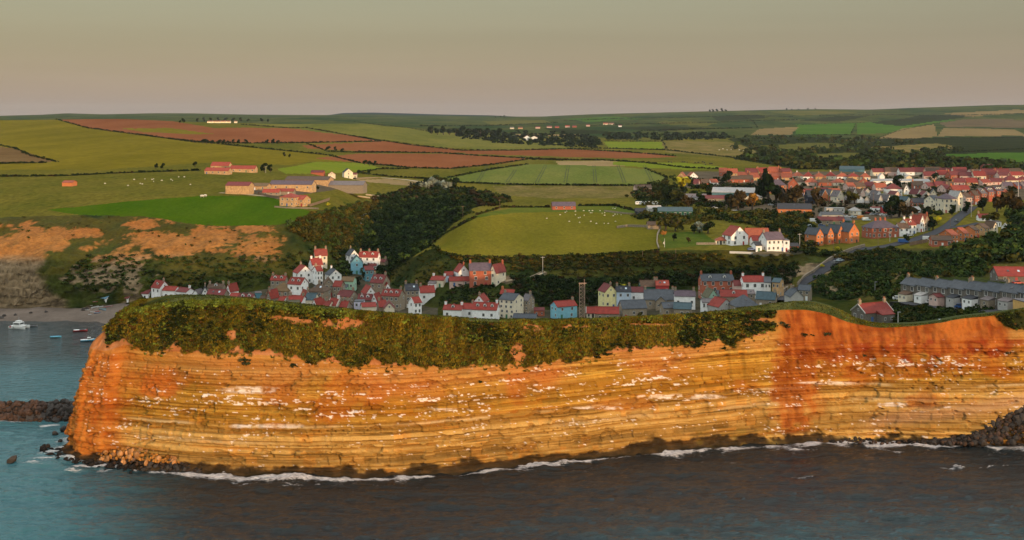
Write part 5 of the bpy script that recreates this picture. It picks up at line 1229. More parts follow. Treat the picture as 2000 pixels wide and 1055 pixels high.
def scatter(name, tmpl, P, S, C_, mat, stretch=None):
    """many clumps of foliage joined into one mesh"""
    vs, fs, cs = [], [], []; off = 0
    n = len(P); pick = RNG.integers(len(tmpl), size=n); ang = RNG.uniform(0, 6.28, n)
    for t, (v, f, tt) in enumerate(tmpl):
        ids = np.nonzero(pick == t)[0]
        if not len(ids): continue
        ca, sa = np.cos(ang[ids])[:, None], np.sin(ang[ids])[:, None]
        sc = S[ids][:, None]
        x = (v[None, :, 0]*ca-v[None, :, 1]*sa)*sc+P[ids, 0][:, None]
        y = (v[None, :, 0]*sa+v[None, :, 1]*ca)*sc+P[ids, 1][:, None]
        z = v[None, :, 2]*sc*(stretch[ids][:, None] if stretch is not None else 1)+P[ids, 2][:, None]
        vs.append(np.stack([x, y, z], -1).reshape(-1, 3))
        fs.append((f[None]+(np.arange(len(ids))*len(v))[:, None, None]+off).reshape(-1, f.shape[1]))
        cs.append((C_[ids][:, None, :]*tt[None, :, None]).reshape(-1, 3)); off += len(ids)*len(v)
    return link(name, mesh(name, np.concatenate(vs), np.concatenate(fs), False, col=np.concatenate(cs), mats=[mat]))
LEAF = tintmat('foliage', small=2.0, amp=.3, bump=0)
DG, MG, OG, GO, BRN = np.array([.010,.019,.005]), np.array([.024,.036,.007]), np.array([.052,.048,.008]), np.array([.110,.075,.010]), np.array([.046,.028,.010])
def palette(n, cols_, w):
    cols_ = np.array(cols_); k = RNG.choice(len(cols_), size=n, p=np.array(w)/sum(w))
    return cols_[k]*RNG.uniform(.7, 1.3, (n, 1))
def sample_poly(poly, n):
    xs = [p[0] for p in poly]; ys = [p[1] for p in poly]
    out = []
    while len(out) < n:
        x = RNG.uniform(min(xs), max(xs), n); y = RNG.uniform(min(ys), max(ys), n)
        m = inpoly(x, y, poly); out += list(zip(x[m], y[m]))
    return out[:n]
CLEAR = [[(1480,284),(1600,279),(1680,284),(1560,294)], [(1700,288),(1830,280),(1880,288),(1760,300)], [(1560,302),(1680,298),(1720,306),(1600,313)], [(1820,302),(2040,290),(2040,320),(1900,318)]]
def wood(name, poly, n, r, cols_, w, tmpl, label, cat, lift=.45, sy_=None):
    pts = [p for p in sample_poly(poly, n) if not any(inpoly(np.array([p[0]]), np.array([p[1]]), q)[0] for q in CLEAR)]; n = len(pts); P = []
    for x, y in pts:
        h_ = hit(x, y); P.append((h_.x, h_.y, h_.z))
    P = np.array(P); S = RNG.uniform(r[0], r[1], n); P[:, 2] += S*lift
    return stuff(scatter(name, tmpl, P, S, palette(n, cols_, w), LEAF, sy_), label, cat)

wood('ravine_wood', [(668,545),(690,520),(720,540),(748,545),(800,505),(850,470),(905,425),(920,405),(985,392),(900,385),(840,380),(760,392),(720,420),(690,470),(672,500)], 1100, (1.8,4.0), [DG*1.5,DG,MG*1.2,MG*1.6], [4,3,2,1], CR, 'dark wood filling the ravine between the farm headland and the round field', 'wood')
wood('ravine_edge_scrub', [(618,415),(700,400),(740,392),(770,395),(720,430),(690,500),(660,520),(640,480),(600,470),(560,440)], 520, (1.2,3.0), [OG,GO*.7,MG*1.5,OG*.7], [4,2,3,1], CR, 'olive and brown scrub on the slope below the farm', 'scrub')
wood('valley_scrub', [(720,395),(800,372),(850,345),(905,372),(960,382),(1000,392),(960,405),(900,400),(850,392)], 420, (2.2,4.6), [DG,MG,BRN*.7,OG*.8], [4,3,2,2], CR, 'mixed dark and russet trees above the head of the ravine', 'scrub')
wood('far_wood', [(1425,270),(1500,266),(1700,270),(1850,285),(1900,300),(2040,292),(2040,330),(1880,332),(1560,331),(1440,312)], 850, (5,10), [MG,MG*1.3,MG*1.6,OG], [4,3,2,2], CRS, 'broad dark woods behind the upper village', 'wood')
wood('skyline_wood_strip', [(1560,313),(1700,318),(1880,322),(1890,331),(1700,332),(1545,330)], 300, (4,7), [OG*.8,MG,DG,OG], [3,3,2,1], CRS, 'olive strip of trees along the back edge of the upper village', 'wood')
wood('right_hand_wood', [(1960,415),(2060,400),(2060,512),(1935,512),(1900,530),(1850,520),(1870,490),(1960,470),(1985,440)], 380, (2.4,5.2), [DG*1.5,MG*1.3,MG*1.6,OG*.9], [4,3,2,1], CR, 'dark wood falling away at the right edge below the red terrace', 'wood')
wood('terrace_hillside_scrub', [(1600,540),(1700,500),(1860,495),(1930,515),(1930,540),(1780,545),(1750,585),(1640,590),(1580,570)], 560, (.9,2.5), [DG*1.8,MG*1.5,MG,OG], [4,4,1,1], CR, 'dark green scrub on the hillside above the stone terrace', 'scrub')
wood('cottage_hollow_scrub', [(1745,600),(1900,612),(1960,600),(1900,622),(1830,632),(1750,632)], 260, (.8,2.0), [DG,MG,OG*.7], [3,3,1], CR, 'dark bushes in the hollow between the lone cottage and the terrace', 'scrub')
wood('sunny_bank_scrub', [(1000,512),(1290,500),(1560,500),(1560,522),(1300,535),(1180,545),(1000,532)], 420, (.6,1.5), [OG,GO*.8,MG,OG*.6], [4,2,2,2], BUSH, 'olive and golden scrub on the sunlit upper half of the bank behind the village', 'scrub')  # warm palette paints the sunlight on the upper bank into the foliage
wood('village_bank_scrub', [(1000,540),(1180,550),(1300,535),(1560,522),(1540,560),(1360,560),(1240,555),(1120,600),(1060,600),(1000,575)], 620, (.9,2.6), [DG,MG,DG*1.4,BRN*.8], [5,3,2,.6], CR, 'dark shaded scrub on the lower half of the bank behind the village', 'scrub')  # darker palette paints the shade of the lower bank into the foliage
wood('gorse_bank', [(880,502),(1290,498),(1400,495),(1390,512),(1200,525),(1000,530),(900,515)], 520, (.7,1.7), [OG,GO*.8,MG,BRN], [4,3,2,1.2], BUSH, 'golden gorse and bramble along the lower edge of the round field', 'scrub')
wood('mound_scrub', [(850,600),(880,560),(960,556),(1010,575),(1000,600),(900,602)], 240, (.5,1.5), [DG,MG,BRN*.8], [4,3,1], BUSH, 'rough bushes over the dark mound in the middle of the village', 'scrub')
wood('spur_scrub', [(752,545),(800,508),(850,480),(870,500),(900,540),(850,560),(790,575)], 260, (.35,1.1), [MG,OG,DG*1.3], [4,2,3], BUSH, 'tussocky scrub on the grassy spur above the village', 'scrub')
wood('sea_bank_scrub', [(110,552),(165,572),(290,568),(400,570),(500,560),(600,520),(640,470),(560,500),(400,505),(300,500),(170,500)], 420, (.7,2.0), [MG,MG*1.3,MG*1.6,OG*.9], [3,3,3,1], BUSH, 'dark ivy-green scrub over the shaded foot of the opposite cliff', 'scrub')
wood('headland_cliff_scrub', [(-10,425),(300,424),(420,440),(640,440),(640,480),(560,500),(430,500),(330,480),(200,470),(0,470)], 70, (.6,1.3), [OG,OG*.8,GO*.6,MG*1.6], [4,3,1,1], BUSH, 'olive scrub hanging on the sunlit upper part of the opposite cliff', 'scrub')
wood('garden_scrub', [(1240,425),(1290,412),(1370,408),(1500,415),(1590,420),(1570,440),(1500,442),(1390,432),(1300,445)], 360, (1.4,3.4), [OG,MG,DG,GO*.6], [4,3,2,1], CR, 'olive belt of bushes between the sheep field and the white inn-like house', 'scrub')
wood('hall_scrub', [(1460,440),(1590,440),(1600,492),(1650,500),(1740,490),(1780,500),(1700,520),(1600,500),(1540,495),(1500,450)], 330, (1.1,2.8), [DG,MG,OG,GO*.6], [4,3,2,1], CR, 'bushes round the orange brick terrace and the hill road', 'scrub')
wood('village_edge_trees', [(1300,345),(1400,350),(1440,362),(1500,365),(1500,400),(1440,408),(1250,402),(1220,385)], 330, (2.0,4.2), [DG,MG,OG*.8,BRN*.8], [4,3,2,1], CR, 'dark garden trees round the industrial shed', 'wood')
wood('upper_village_gardens', [(1500,345),(1990,345),(1990,390),(1830,380),(1830,420),(1500,420)], 420, (1.4,3.0), [DG,MG,BRN*.7,OG*.6], [4,3,1,1], CR, 'small garden trees and hedges scattered between the upper village houses', 'scrub')
wood('valley_side_woods', [(880,262),(960,258),(1100,262),(1180,270),(1170,290),(1060,285),(960,280),(900,272)], 260, (6,10), [DG,DG*.8,MG*.7], [4,3,1], CRS, 'dark valley woods beyond the ploughed fields', 'wood')
wood('far_hedge_woods', [(1180,262),(1420,262),(1440,272),(1300,275),(1180,274)], 170, (6,10), [DG,MG*.8], [3,1], CRS, 'line of distant woods at the head of the valley', 'wood')

# ---------------------------------------------------------------- single trees
TRUNK = MB().tube((0,0,-.4), (.06,.03,.55), .075, .05, 7).tube((.06,.03,.5), (.35,.1,.9), .04, .02, 5).tube((.05,.02,.5), (-.3,.15,.95), .04, .02, 5).tube((.06,.03,.5), (.05,-.3,.95), .035, .02, 5).me('trunk', objmat('bark', (.07,.05,.035), .95, 3, .3))
TCROWN = {}
def tree(x, y, hpx, kind, label, group=None, cat='tree', name=None):
    cols_ = {'dark': DG*.9, 'green': MG, 'olive': OG, 'russet': BRN*.9+OG*.15, 'autumn': np.array([.26,.12,.02]), 'yellow': np.array([.38,.33,.02]), 'silver': np.array([.20,.22,.17]), 'conifer': DG*.7, 'orange': np.array([.34,.14,.03])}[kind]
    P0 = hit(x, y); hh = hpx*P0.y/F
    key = (kind, int(x*7+y) % 3)
    if key not in TCROWN:
        v, f, t = crown(190, 6, .36, 1.0, 70+key[1]+len(TCROWN))
        if kind == 'conifer': v = v*[.75, .75, 1.25]
        v = v*.42+[0, 0, .62]
        c_ = cols_[None]*t[:, None]*RNG.uniform(.85, 1.15, (len(t), 1))
        TCROWN[key] = mesh('crown', v, f, False, col=c_, mats=[LEAF])
    t = thing(name or ('conifer' if kind == 'conifer' else 'tree' if cat == 'tree' else 'shrub'), label, cat, P0, (x*13) % 6.28, group)
    s = (hh*(1.1 if kind != 'conifer' else .8),)*2+(hh,)
    link('crown', TCROWN[key], t, None, None, s); link('trunk', TRUNK, t, None, None, s)
for a in [
 (1500,396,52,'conifer','tall black conifer, left of two in front of the purple-roofed brick house'),
 (1482,392,40,'conifer','black conifer just right of the industrial shed wall'),
 (1518,398,38,'dark','dark broad tree right of the tall black conifer'),
 (1535,400,34,'russet','brown tree behind the dark slate hall'),
 (1552,402,34,'russet','russet tree between the dark slate hall and the orange gable'),
 (1596,404,30,'russet','brown rounded tree left of the orange gable house'),
 (1440,412,34,'russet','brown bushy tree left of the glowing cream shed'),
 (1468,412,28,'autumn','orange autumn tree in front of the glowing cream shed'),
 (1425,408,24,'dark','dark tree behind the cars left of the brown bushy one'),
 (1345,404,24,'russet','russet tree left of the white workshop vans'),
 (1322,398,26,'olive','olive rounded tree right of the white caravans'),
 (1300,396,24,'dark','dark tree just behind the right-hand caravan'),
 (1370,400,20,'green','green tree in front of the low workshop'),
 (1330,372,26,'yellow','golden-green tree at the left outpost of houses'),
 (1420,360,22,'dark','dark round tree right of the left pair of terracotta houses'),
 (1668,398,24,'olive','olive tree among the grey gabled bungalows'),
 (1755,424,36,'dark','widest dark tree in front of the slate-roofed brick house'),
 (1740,426,28,'dark','dark tree at the left of the widest one by the car park'),
 (1772,424,30,'russet','brown-tinged tree at the right of the widest dark one'),
 (1755,366,20,'dark','dark tree rising before the very long white building'),
 (1825,352,14,'dark','small dark tree behind the scarlet roofs'),
 (1813,424,20,'dark','dark hedge tree below the cream hotel-like building'),
 (1832,426,18,'green','green tree below the cream hotel-like building'),
 (1860,420,16,'dark','dark tree at the foot of the tall cream rounded gable'),
 (1888,416,18,'dark','dark tree below the left end of the red terrace'),
 (1920,412,22,'dark','dark tree below the middle of the red terrace'),
 (1948,414,26,'russet','brownish tree below the right end of the red terrace'),
 (1975,420,40,'russet','large russet tree at the upper edge of the right-hand wood'),
 (1940,440,26,'olive','olive tree left of the white flat-roofed building'),
 (1822,450,22,'dark','dark tree left of the orange terrace by the road'),
 (1830,440,18,'yellow','yellow-green tree beside the road junction'),
 (1668,470,18,'green','green garden tree left of the red brick villa'),
 (1770,474,14,'green','green garden hedge tree below the white house with gablet'),
 (1655,455,16,'dark','dark tree behind the tallest orange brick gable'),
 (1300,450,26,'olive','big olive bush-tree inside the curved garden wall'),
 (1320,452,24,'olive','second olive bush-tree, right of the big one in the garden'),
 (1296,462,12,'orange','orange flowering shrub by the curved garden wall'),
 (1316,470,12,'dark','dark rounded bush on the garden lawn'),
 (1345,474,9,'russet','low russet bush row on the garden lawn'),
 (1366,455,22,'silver','silvery willow left of the white gabled inn-like house'),
 (1382,456,22,'dark','dark bush-tree next to the silvery willow'),
 (1355,456,18,'dark','dark bush-tree left of the silvery willow'),
 (1458,462,16,'green','ivy-green tree between the two large white houses'),
 (1512,452,14,'green','green tree right behind the long orange-red roof'),
 (1636,492,10,'yellow','yellow gorse bush beside the top of the hill road'),
 (1606,524,8,'yellow','small yellow gorse bush half way down the hill road'),
 (1598,440,12,'dark','dark tree left of the white vans above the brick terrace'),
 (845,372,24,'silver','silvery grey willow, left of two at the ravine head'),
 (868,374,22,'silver','silvery grey willow, right of two at the ravine head'),
 (828,372,16,'silver','small silvery bush left of the willows at the ravine head'),
 (888,372,20,'dark','dark tree at the foot of the crop field'),
 (381,326,10,'dark','small dark tree left of the lone red-roofed farm'),
 (516,336,14,'dark','dark bush right of the lone red-roofed farm'),
 (528,336,12,'dark','dark bush at the right of the pale pole by the lone farm'),
 (304,330,9,'dark','dark bush, left of the clump in the left pasture'),
 (318,330,9,'dark','dark bush, right of the clump in the left pasture'),
 (700,340,8,'dark','dark tree at the right of the cream gabled house'),
 (720,340,7,'dark','dark tree a little right of the cream gabled house'),
 (620,372,9,'dark','dark bush beside the long dark-roofed cowshed'),
 (640,404,8,'yellow','yellow bush beside the sandstone farmhouse garden'),
 (915,614,12,'olive','round olive bush just behind the grassy brow before the white row'),
 (1246,622,12,'olive','golden round bush on the brow below the pale slate roof'),
 (1217,566,12,'yellow','yellow flowering tree behind the pale blue house'),
 (1150,596,20,'dark','dark garden tree between the mast and the yellow house'),
 (1165,592,16,'dark','dark garden tree left of the yellow house'),
 (1110,560,16,'dark','dark tree above the sky blue house'),
 (700,560,16,'dark','dark garden tree below the mint green house'),
 (690,565,14,'dark','dark bush right under the mint green gable'),
 (676,541,7,'yellow','yellow flowering bush above the mint green house'),
 (712,548,14,'dark','dark tree below the teal extension building'),
 (455,563,9,'green','pale green garden tree behind the white gabled cottage by the bank'),
 (880,580,6,'green','low green bush on the left side of the mound'),
]: tree(*a)
# skyline clumps
for k, (x, y, h_) in enumerate([(358,239.5,8),(352,240,6),(386,237.5,6),(398,237,7),(412,236,6),(426,236,6),(440,236,7),(455,236.5,7),(470,237,7),(484,237.5,6),(512,238,7),(524,238.5,6)]):
    tree(x, y+1, h_, 'dark', 'dark distant tree in the clump round the lit farm on the skyline', 'trees round the lit skyline farm')
for k, (x, y, h_) in enumerate([(396,281,9),(404,282,10),(413,282,8),(428,282,9),(436,282,8),(446,282,7),(456,282,8),(466,282,8),(480,282,8),(520,282,8),(532,282,9),(542,282,8)]):
    tree(x, y, h_, 'dark', 'dark round tree in the row along the lower edge of the big ploughed field', 'trees below the big ploughed field')
for k, (x, y, h_) in enumerate([(555,306,7),(566,308,6),(640,295,9),(655,296,8),(668,297,7),(712,322,9),(722,324,10),(732,324,8)]):
    tree(x, y, h_, 'dark', 'dark hedgerow tree between the ploughed fields', 'hedgerow trees between the ploughed fields')
for k, x in enumerate(range(842, 1010, 12)):
    tree(x, 262+(x-842)*.06+RNG.uniform(-1, 1), RNG.uniform(11, 16), 'dark', 'tall dark tree in the long belt on the shoulder of the valley', 'tree belt on the valley shoulder')
for k, (x, y, h_) in enumerate([(985,229,4),(978,229,4),(968,229.5,3),(1386,219,5),(1392,218.5,5),(1400,218,6),(1410,218,6),(1418,218,5),(1537,215,4),(1546,215,3),(1560,214.5,3),(1578,214,4),(1592,213.5,3)]):
    tree(x, y+1, h_, 'dark', 'tiny dark tree on the far skyline ridge', 'trees on the far skyline')
# distinct dark shrubs on the bare red clay
for k, (x, y) in enumerate([(1532,632),(1530,645),(1570,655),(1587,656),(1611,654),(1689,695)]): pass

# ---------------------------------------------------------------- hedgerows
def hedge(pts, label, s=(2.0, 3.4), step=3.0, kind='dark', gap=.06):
    P, S = [], []
    for (xa, ya), (xb, yb) in zip(pts[:-1], pts[1:]):
        n = max(2, int(math.hypot(xb-xa, (yb-ya)*2)/step))
        for i in range(n):
            if RNG.random() < gap*.3: continue
            t = (i+RNG.random()*.8)/n; h_ = hit(xa+(xb-xa)*t, ya+(yb-ya)*t+.4)
            P.append((h_.x, h_.y, h_.z)); S.append(RNG.uniform(*s)*min(1.5, .55+h_.y/2200))
    P, S = np.array(P), np.array(S); P[:, 2] += S*.35
    c_ = palette(len(P), {'dark': [DG, MG*.8, BRN*.5], 'mix': [MG, OG*.8, BRN*.8]}[kind], [4, 2, 1])
    tag(scatter('hedgerow', CRS, P, S, c_, LEAF), label, 'hedgerow')
for pts, lab in [
 ([(110,233),(170,250),(330,271),(520,291),(640,303)], 'long dark hedgerow slanting between the olive hill field and the big ploughed field'),
 ([(330,271),(380,278),(480,280),(600,279),(745,276)], 'hedgerow along the lower edge of the big ploughed field'),
 ([(470,243),(560,250),(600,250),(690,266),(745,276)], 'thin hedgerow along the upper edge of the big ploughed field'),
 ([(600,281),(640,296),(700,298),(780,298)], 'hedgerow left between the two lower ploughed fields'),
 ([(640,303),(700,318),(800,328),(880,330),(960,322),(1040,310),(1110,312)], 'thick hedgerow under the lowest ploughed field'),
 ([(700,297),(860,299),(930,304),(1040,310),(1100,314)], 'hedgerow between the middle and lowest ploughed fields'),
 ([(690,266),(800,283),(900,294),(1000,294),(1110,291),(1220,297),(1320,305)], 'long hedgerow along the top of the middle ploughed field'),
 ([(1110,291),(1180,290),(1300,293),(1440,309),(1500,318)], 'dark hedgerow under the bright field at the head of the valley'),
 ([(1180,276),(1295,276),(1302,291)], 'hedgerow round the small bright green field far off'),
 ([(1040,312),(1180,313),(1260,318),(1340,328),(1440,331)], 'hedgerow behind the crop field with tramlines'),
 ([(868,349),(960,331),(1030,321)], 'hedgerow on the left edge of the crop field with tramlines'),
 ([(868,350),(900,357),(1000,361),(1200,363),(1300,362)], 'low hedgerow below the crop field with tramlines'),
 ([(1262,330),(1300,346),(1302,360)], 'hedgerow on the right edge of the crop field with tramlines'),
 ([(700,336),(745,330),(800,330)], 'short hedgerow right of the bright green patch'),
 ([(700,338),(760,345),(840,350),(868,350)], 'hedgerow along the pale track behind the farm'),
 ([(-10,282),(30,290),(60,304),(112,316)], 'hedgerow above the brown corner field at the left edge'),
 ([(-10,320),(40,319),(90,318)], 'low hedgerow below the brown corner field at the left edge'),
 ([(930,424),(900,440),(870,456),(845,474)], 'russet hedge down the left rim of the round field'),
 ([(930,420),(980,405),(1075,405)], 'scrubby hedge at the upper left of the round field'),
 ([(1130,402),(1200,402),(1240,412)], 'fence-line hedge above the sheep'),
 ([(845,478),(862,495),(900,502),(1000,506),(1150,500),(1285,492)], 'rough hedge along the lower edge of the round field'),
 ([(1555,263),(1660,263),(1760,272),(1850,270),(2010,268)], 'dark tree line below the bright fields on the far hillside'),
 ([(1556,244),(1672,240),(1760,235),(1832,231)], 'thin hedge above the bright fields on the far hillside'),
 ([(1672,240),(1662,262)], 'short hedge dividing the bright fields on the far hillside'),
 ([(1820,300),(1900,296),(2010,290)], 'hedge above the green fields at the right'),
 ([(1820,303),(1900,318),(2010,320)], 'hedge below the green fields at the right'),
 ([(1870,235),(1800,245),(1750,257),(1712,271)], 'dark hedge slanting down the far hillside'),
 ([(1842,250),(1980,252)], 'hedge between the tan fields on the far hillside'),
 ([(1100,236),(1200,232),(1320,230),(1450,226),(1550,228)], 'upper faint hedge line on the far ridge'),
 ([(1150,246),(1250,242),(1380,240),(1470,236),(1560,234)], 'middle faint hedge line on the far ridge'),
 ([(1250,256),(1380,252),(1470,250)], 'lower faint hedge line on the far ridge'),
 ([(1600,226),(1720,224),(1850,226),(2000,222)], 'faint hedge line under the right skyline'),
 ([(1450,226),(1470,236),(1480,250)], 'steep faint hedge on the far ridge'),
 ([(820,246),(940,246),(1000,244),(1090,240)], 'faint hedge line on the far slopes at the middle'),
 ([(0,345),(120,344),(240,338),(390,333)], 'broken low hedge across the left pasture'),
 ([(690,237),(730,243),(800,250),(842,258)], 'dark hedge on the crest left of the tree belt'),
]: hedge(pts, lab, kind='mix' if 'russet' in lab or 'rough' in lab or 'scrubby' in lab else 'dark', s=(1.0,2.2) if ('faint' not in lab and 'far' not in lab and ('round field' in lab or 'sheep' in lab or 'pasture' in lab)) else ((1.2,2.2) if 'faint' not in lab else (2.2,3.6)))

# ---------------------------------------------------------------- scrub tufts and grass on the lit headland
fr_idx = np.argwhere(NABM[:, :] > .55)
tq_ = T2[fr_idx[:, 0], fr_idx[:, 1]]; top_w = ((tq_ > 2.82) & (tq_ < 3.03)).astype(float)*5+1.0+(tq_ >= 3.03)*2.5
inview = (PX[fr_idx[:, 0], fr_idx[:, 1]] < 2015)
pr = top_w*inview; pr /= pr.sum()
NT = 52000
sel = fr_idx[RNG.choice(len(fr_idx), NT, p=pr)]
P = NAB[sel[:, 0], sel[:, 1]]+RNG.normal(size=(NT, 3))*[.12, .12, .05]
tt = T2[sel[:, 0], sel[:, 1]]; sx_ = PX[sel[:, 0], sel[:, 1]]
cn_ = fbm(P[:, 0]/3.5, P[:, 2]/3.5, 0, 4, 301)*1.5; cn2 = fbm(P[:, 0]/11, P[:, 2]/9, 0, 4, 302)*1.6
wts = np.stack([.8+cn2*1.8, .9-cn2*2.6-cn_*.8, .7+cn_*1.8, .22+.2*cn2, .25+0*cn_], -1).clip(.02)
wts[:, 2] += (tt > 3.0)*2; wts[:, 0] *= np.where(tt > 3.0, .3, 1); wts[:, 4] += (tt > 2.86)*(tt < 3.02)*smooth(760, 500, sx_)*9+(tt > 2.9)*.5
wts /= wts.sum(1)[:, None]
pick = (wts.cumsum(1) > RNG.random((NT, 1))).argmax(1)
pal = np.array([[.165,.112,.010],[.022,.027,.005],[.085,.076,.009],[.115,.052,.010],[.135,.160,.020]])
tcol = pal[pick]*RNG.uniform(.8, 1.2, (NT, 1))*(1+.45*np.clip(fbm(P[:, 0]/1.8, P[:, 2]/7, 0, 3, 303)*1.6, -1, 1))[:, None]
tsz = RNG.uniform(.28, .78, NT)*(.75+.5*(cn2 > 0))*np.where(tt > 3.03, .5, 1)
def tuft(seed):
    g = np.random.default_rng(seed); v, f = [], []
    for i in range(5):
        a = g.uniform(0, 6.28); b_ = g.uniform(0, 6.28)
        c0 = np.array([math.cos(a), math.sin(a), 0])*.25; tip = c0*2.6+[0, 0, g.uniform(.5, 1.1)]
        w_ = np.array([math.cos(b_), math.sin(b_), 0])*.34
        j = len(v); v += [c0-w_, c0+w_, tip]; f.append([j, j+1, j+2])
    return np.array(v), np.array(f), np.concatenate([np.full(3, q) for q in g.uniform(.75, 1.25, 5)])
stuff(scatter('cliff_scrub', [tuft(s) for s in range(8)], P, tsz, tcol, LEAF), 'golden and dark green scrub covering the steep upper slope of the lit headland', 'scrub')
nbs = 4200
pb_ = np.clip(.8-cn2, .1, 2)*(tt < 2.95); ids = RNG.choice(NT, nbs, replace=False, p=pb_/pb_.sum())
stuff(scatter('cliff_bushes', BUSH, P[ids]+[0, 0, .1], RNG.uniform(.45, 1.15, nbs), tcol[ids]*RNG.uniform(.75, 1.1, (nbs, 1)), LEAF), 'low bushes dotted through the scrub on the lit headland', 'bushes')
for k, (x, y, s_) in enumerate([(1530,630,1.0),(1538,636,1.1),(1571,654,1.1),(1588,655,.9),(1610,654,1.4),(1690,694,1.0),(480,706,1.6),(573,713,1.2),(940,745,1.5),(1965,690,1.0)]):
    m_ = (np.abs(PX-x)+np.abs(PY-y)) + 1e3*(T2 > 3); i_, j_ = np.unravel_index(np.argmin(m_), m_.shape)
    p_ = NAB[i_, j_]
    v, f, t_ = BUSH[k % 5]
    o_ = link('shrub', mesh('shrub', v*s_*[1.2, .8, 1.1], f, False, col=np.array([[.028,.034,.012]])*t_[:, None], mats=[LEAF]), None, p_)
    tag(o_, ['small dark shrub, upper left of those on the bare orange clay','small dark shrub, second from the left on the bare orange clay','dark shrub in the middle of the bare orange clay','smallest dark shrub in the middle of the bare orange clay','widest dark shrub on the bare orange clay','dark shrub on a red ledge right of the bare clay','long dark shrub on the pale rock under the left scrub edge','lone dark shrub on the rock below the left scrub','flat dark plant on a ledge in the middle of the cliff','dark shrub at the right end of the cliff'][k], 'shrub')

# ---------------------------------------------------------------- rocks
def rock_me(seed, mat):
    import bmesh
    bm = bmesh.new(); bmesh.ops.create_icosphere(bm, subdivisions=2, radius=1)
    g = random.Random(seed); pl = [(Vector((g.gauss(0,1), g.gauss(0,1), g.gauss(0,1))).normalized(), g.uniform(.55,.85)) for _ in range(9)]
    for v in bm.verts:
        for n_, d_ in pl:
            e = v.co.dot(n_)-d_
            if e > 0: v.co -= n_*e*.92
    m = bpy.data.meshes.new('boulder'); bm.to_mesh(m); bm.free(); m.materials.append(mat); return m
R_dark = objmat('wet_dark_rock', (.035,.027,.022), .7, 1.5, .4, .3, .4, .3)
R_brown = objmat('brown_armour_rock', (.062,.036,.026), .9, 1.5, .35, .2, .35, .3)
R_orange = objmat('fallen_sandstone', (.42,.20,.075), .9, 1.5, .3, .2, .45, .3)
RD = [rock_me(s, R_dark) for s in range(4)]; RB = [rock_me(10+s, R_brown) for s in range(4)]; RO = [rock_me(20+s, R_orange) for s in range(5)]
nr_rock = 0
def boulder(x, y, D, rpx, mes, label, group, z=None):
    global nr_rock; nr_rock += 1
    g = random.Random(nr_rock)
    p = Vector(((x-CX)*D/F, D, H-(y-HY)*D/F)); r = rpx*D/F
    if z is not None: p.z = z
    o_ = link('boulder', mes[nr_rock % len(mes)], None, p, (g.uniform(0,6), g.uniform(0,6), g.uniform(0,6)), (r*g.uniform(.8,1.3), r*g.uniform(.8,1.2), r*g.uniform(.6,1.0)))
    tag(o_, label, 'boulder', group)
def seaD(y): return H*F/(y-HY)
def rock_pile(name, items, cols_, label, mat=None):
    """small stones nobody could count, joined"""
    T = []
    for m_ in RO[:3]:
        v = np.array([v.co[:] for v in m_.vertices]); f = np.array([p.vertices[:] for p in m_.polygons]); T.append((v, f, np.ones(len(v))))
    P = np.array([i_[:3] for i_ in items]); S = np.array([i_[3] for i_ in items])
    return stuff(scatter(name, T, P, S, palette(len(items), cols_, [1]*len(cols_)), STONE), label, 'rocks')
STONE = tintmat('loose_stone', small=2.0, amp=.3, bump=.4)
KR, KB, KO = np.array([.022,.017,.014]), np.array([.06,.035,.023]), np.array([.34,.145,.032])
def at(x, y, D_): return ((x-CX)*D_/F, D_, H-(y-HY)*D_/F)
# harbour breakwater at the left: a mound with boulders over its near side and crest
BWD = seaD(812)
prof_b = [(-7.5, -1.2), (-3.2, 2.6), (0, 4.3), (3.5, 2.6), (7.5, -1.5)]
def bw(x, q, hs=1.0):
    """q: 0 at the near foot .. 1 at the crest"""
    d_ = np.interp(q, [0, .55, 1, 1.3], [p[0] for p in prof_b[:4]]); z = np.interp(q, [0, .55, 1, 1.3], [p[1] for p in prof_b[:4]])
    D_ = BWD+d_; return Vector(((x-CX)*D_/F, D_, z*hs))
core = MB(); xs_ = np.linspace(-260, 160, 50)
for xa, xb_ in zip(xs_[:-1], xs_[1:]):
    A_ = [((xa-CX)*BWD/F, BWD+d_, z) for d_, z in prof_b]; B_ = [((xb_-CX)*BWD/F, BWD+d_, z) for d_, z in prof_b]
    for i in range(4): core.q(A_[i], B_[i], B_[i+1], A_[i+1])
tag(link('breakwater', core.me('breakwater', R_dark)), 'low dark breakwater mound of piled rock at the left edge', 'breakwater')
for k in range(84):
    x = -14+k/84*172+RNG.uniform(-2, 2); q = RNG.uniform(.0, 1.15); p = bw(x, q, 1.0)
    g = random.Random(k); r_ = RNG.uniform(.85, 1.5)
    mes_ = (RB if x < 92 else RD)
    o_ = link('boulder', mes_[k % 4], None, p, (g.uniform(0,6), g.uniform(0,6), g.uniform(0,6)), (r_*1.15, r_, r_*.85))
    wh = 'on the crest' if q > .7 else ('low at the waterline' if q < .3 else 'half way up the near side')
    tag(o_, f'brown armour boulder {wh} of the harbour breakwater' if x < 92 else f'black wet boulder {wh} where the breakwater meets the headland', 'boulder', (f'breakwater boulders {wh}' if x < 92 else f'black boulders {wh}'))
rock_pile('breakwater_stones', [tuple(bw(RNG.uniform(-60, 158), RNG.uniform(0, 1.2)))+(RNG.uniform(.5, .95),) for k in range(420)], [KR, KB, KB*.7], 'smaller stones wedged between the breakwater boulders')
for k, (x, y, r_) in enumerate([(108,850,9),(126,842,11),(140,852,9),(148,838,10),(135,862,7),(150,872,8),(118,864,6)]):
    boulder(x, y-2, seaD(y), r_*.9, RD, 'black wet boulder in the surf between breakwater and headland', 'black boulders in the surf')
boulder(24, 899, seaD(903), 11, RD, 'single black rock standing alone in the sea at the lower left', None)
it = []
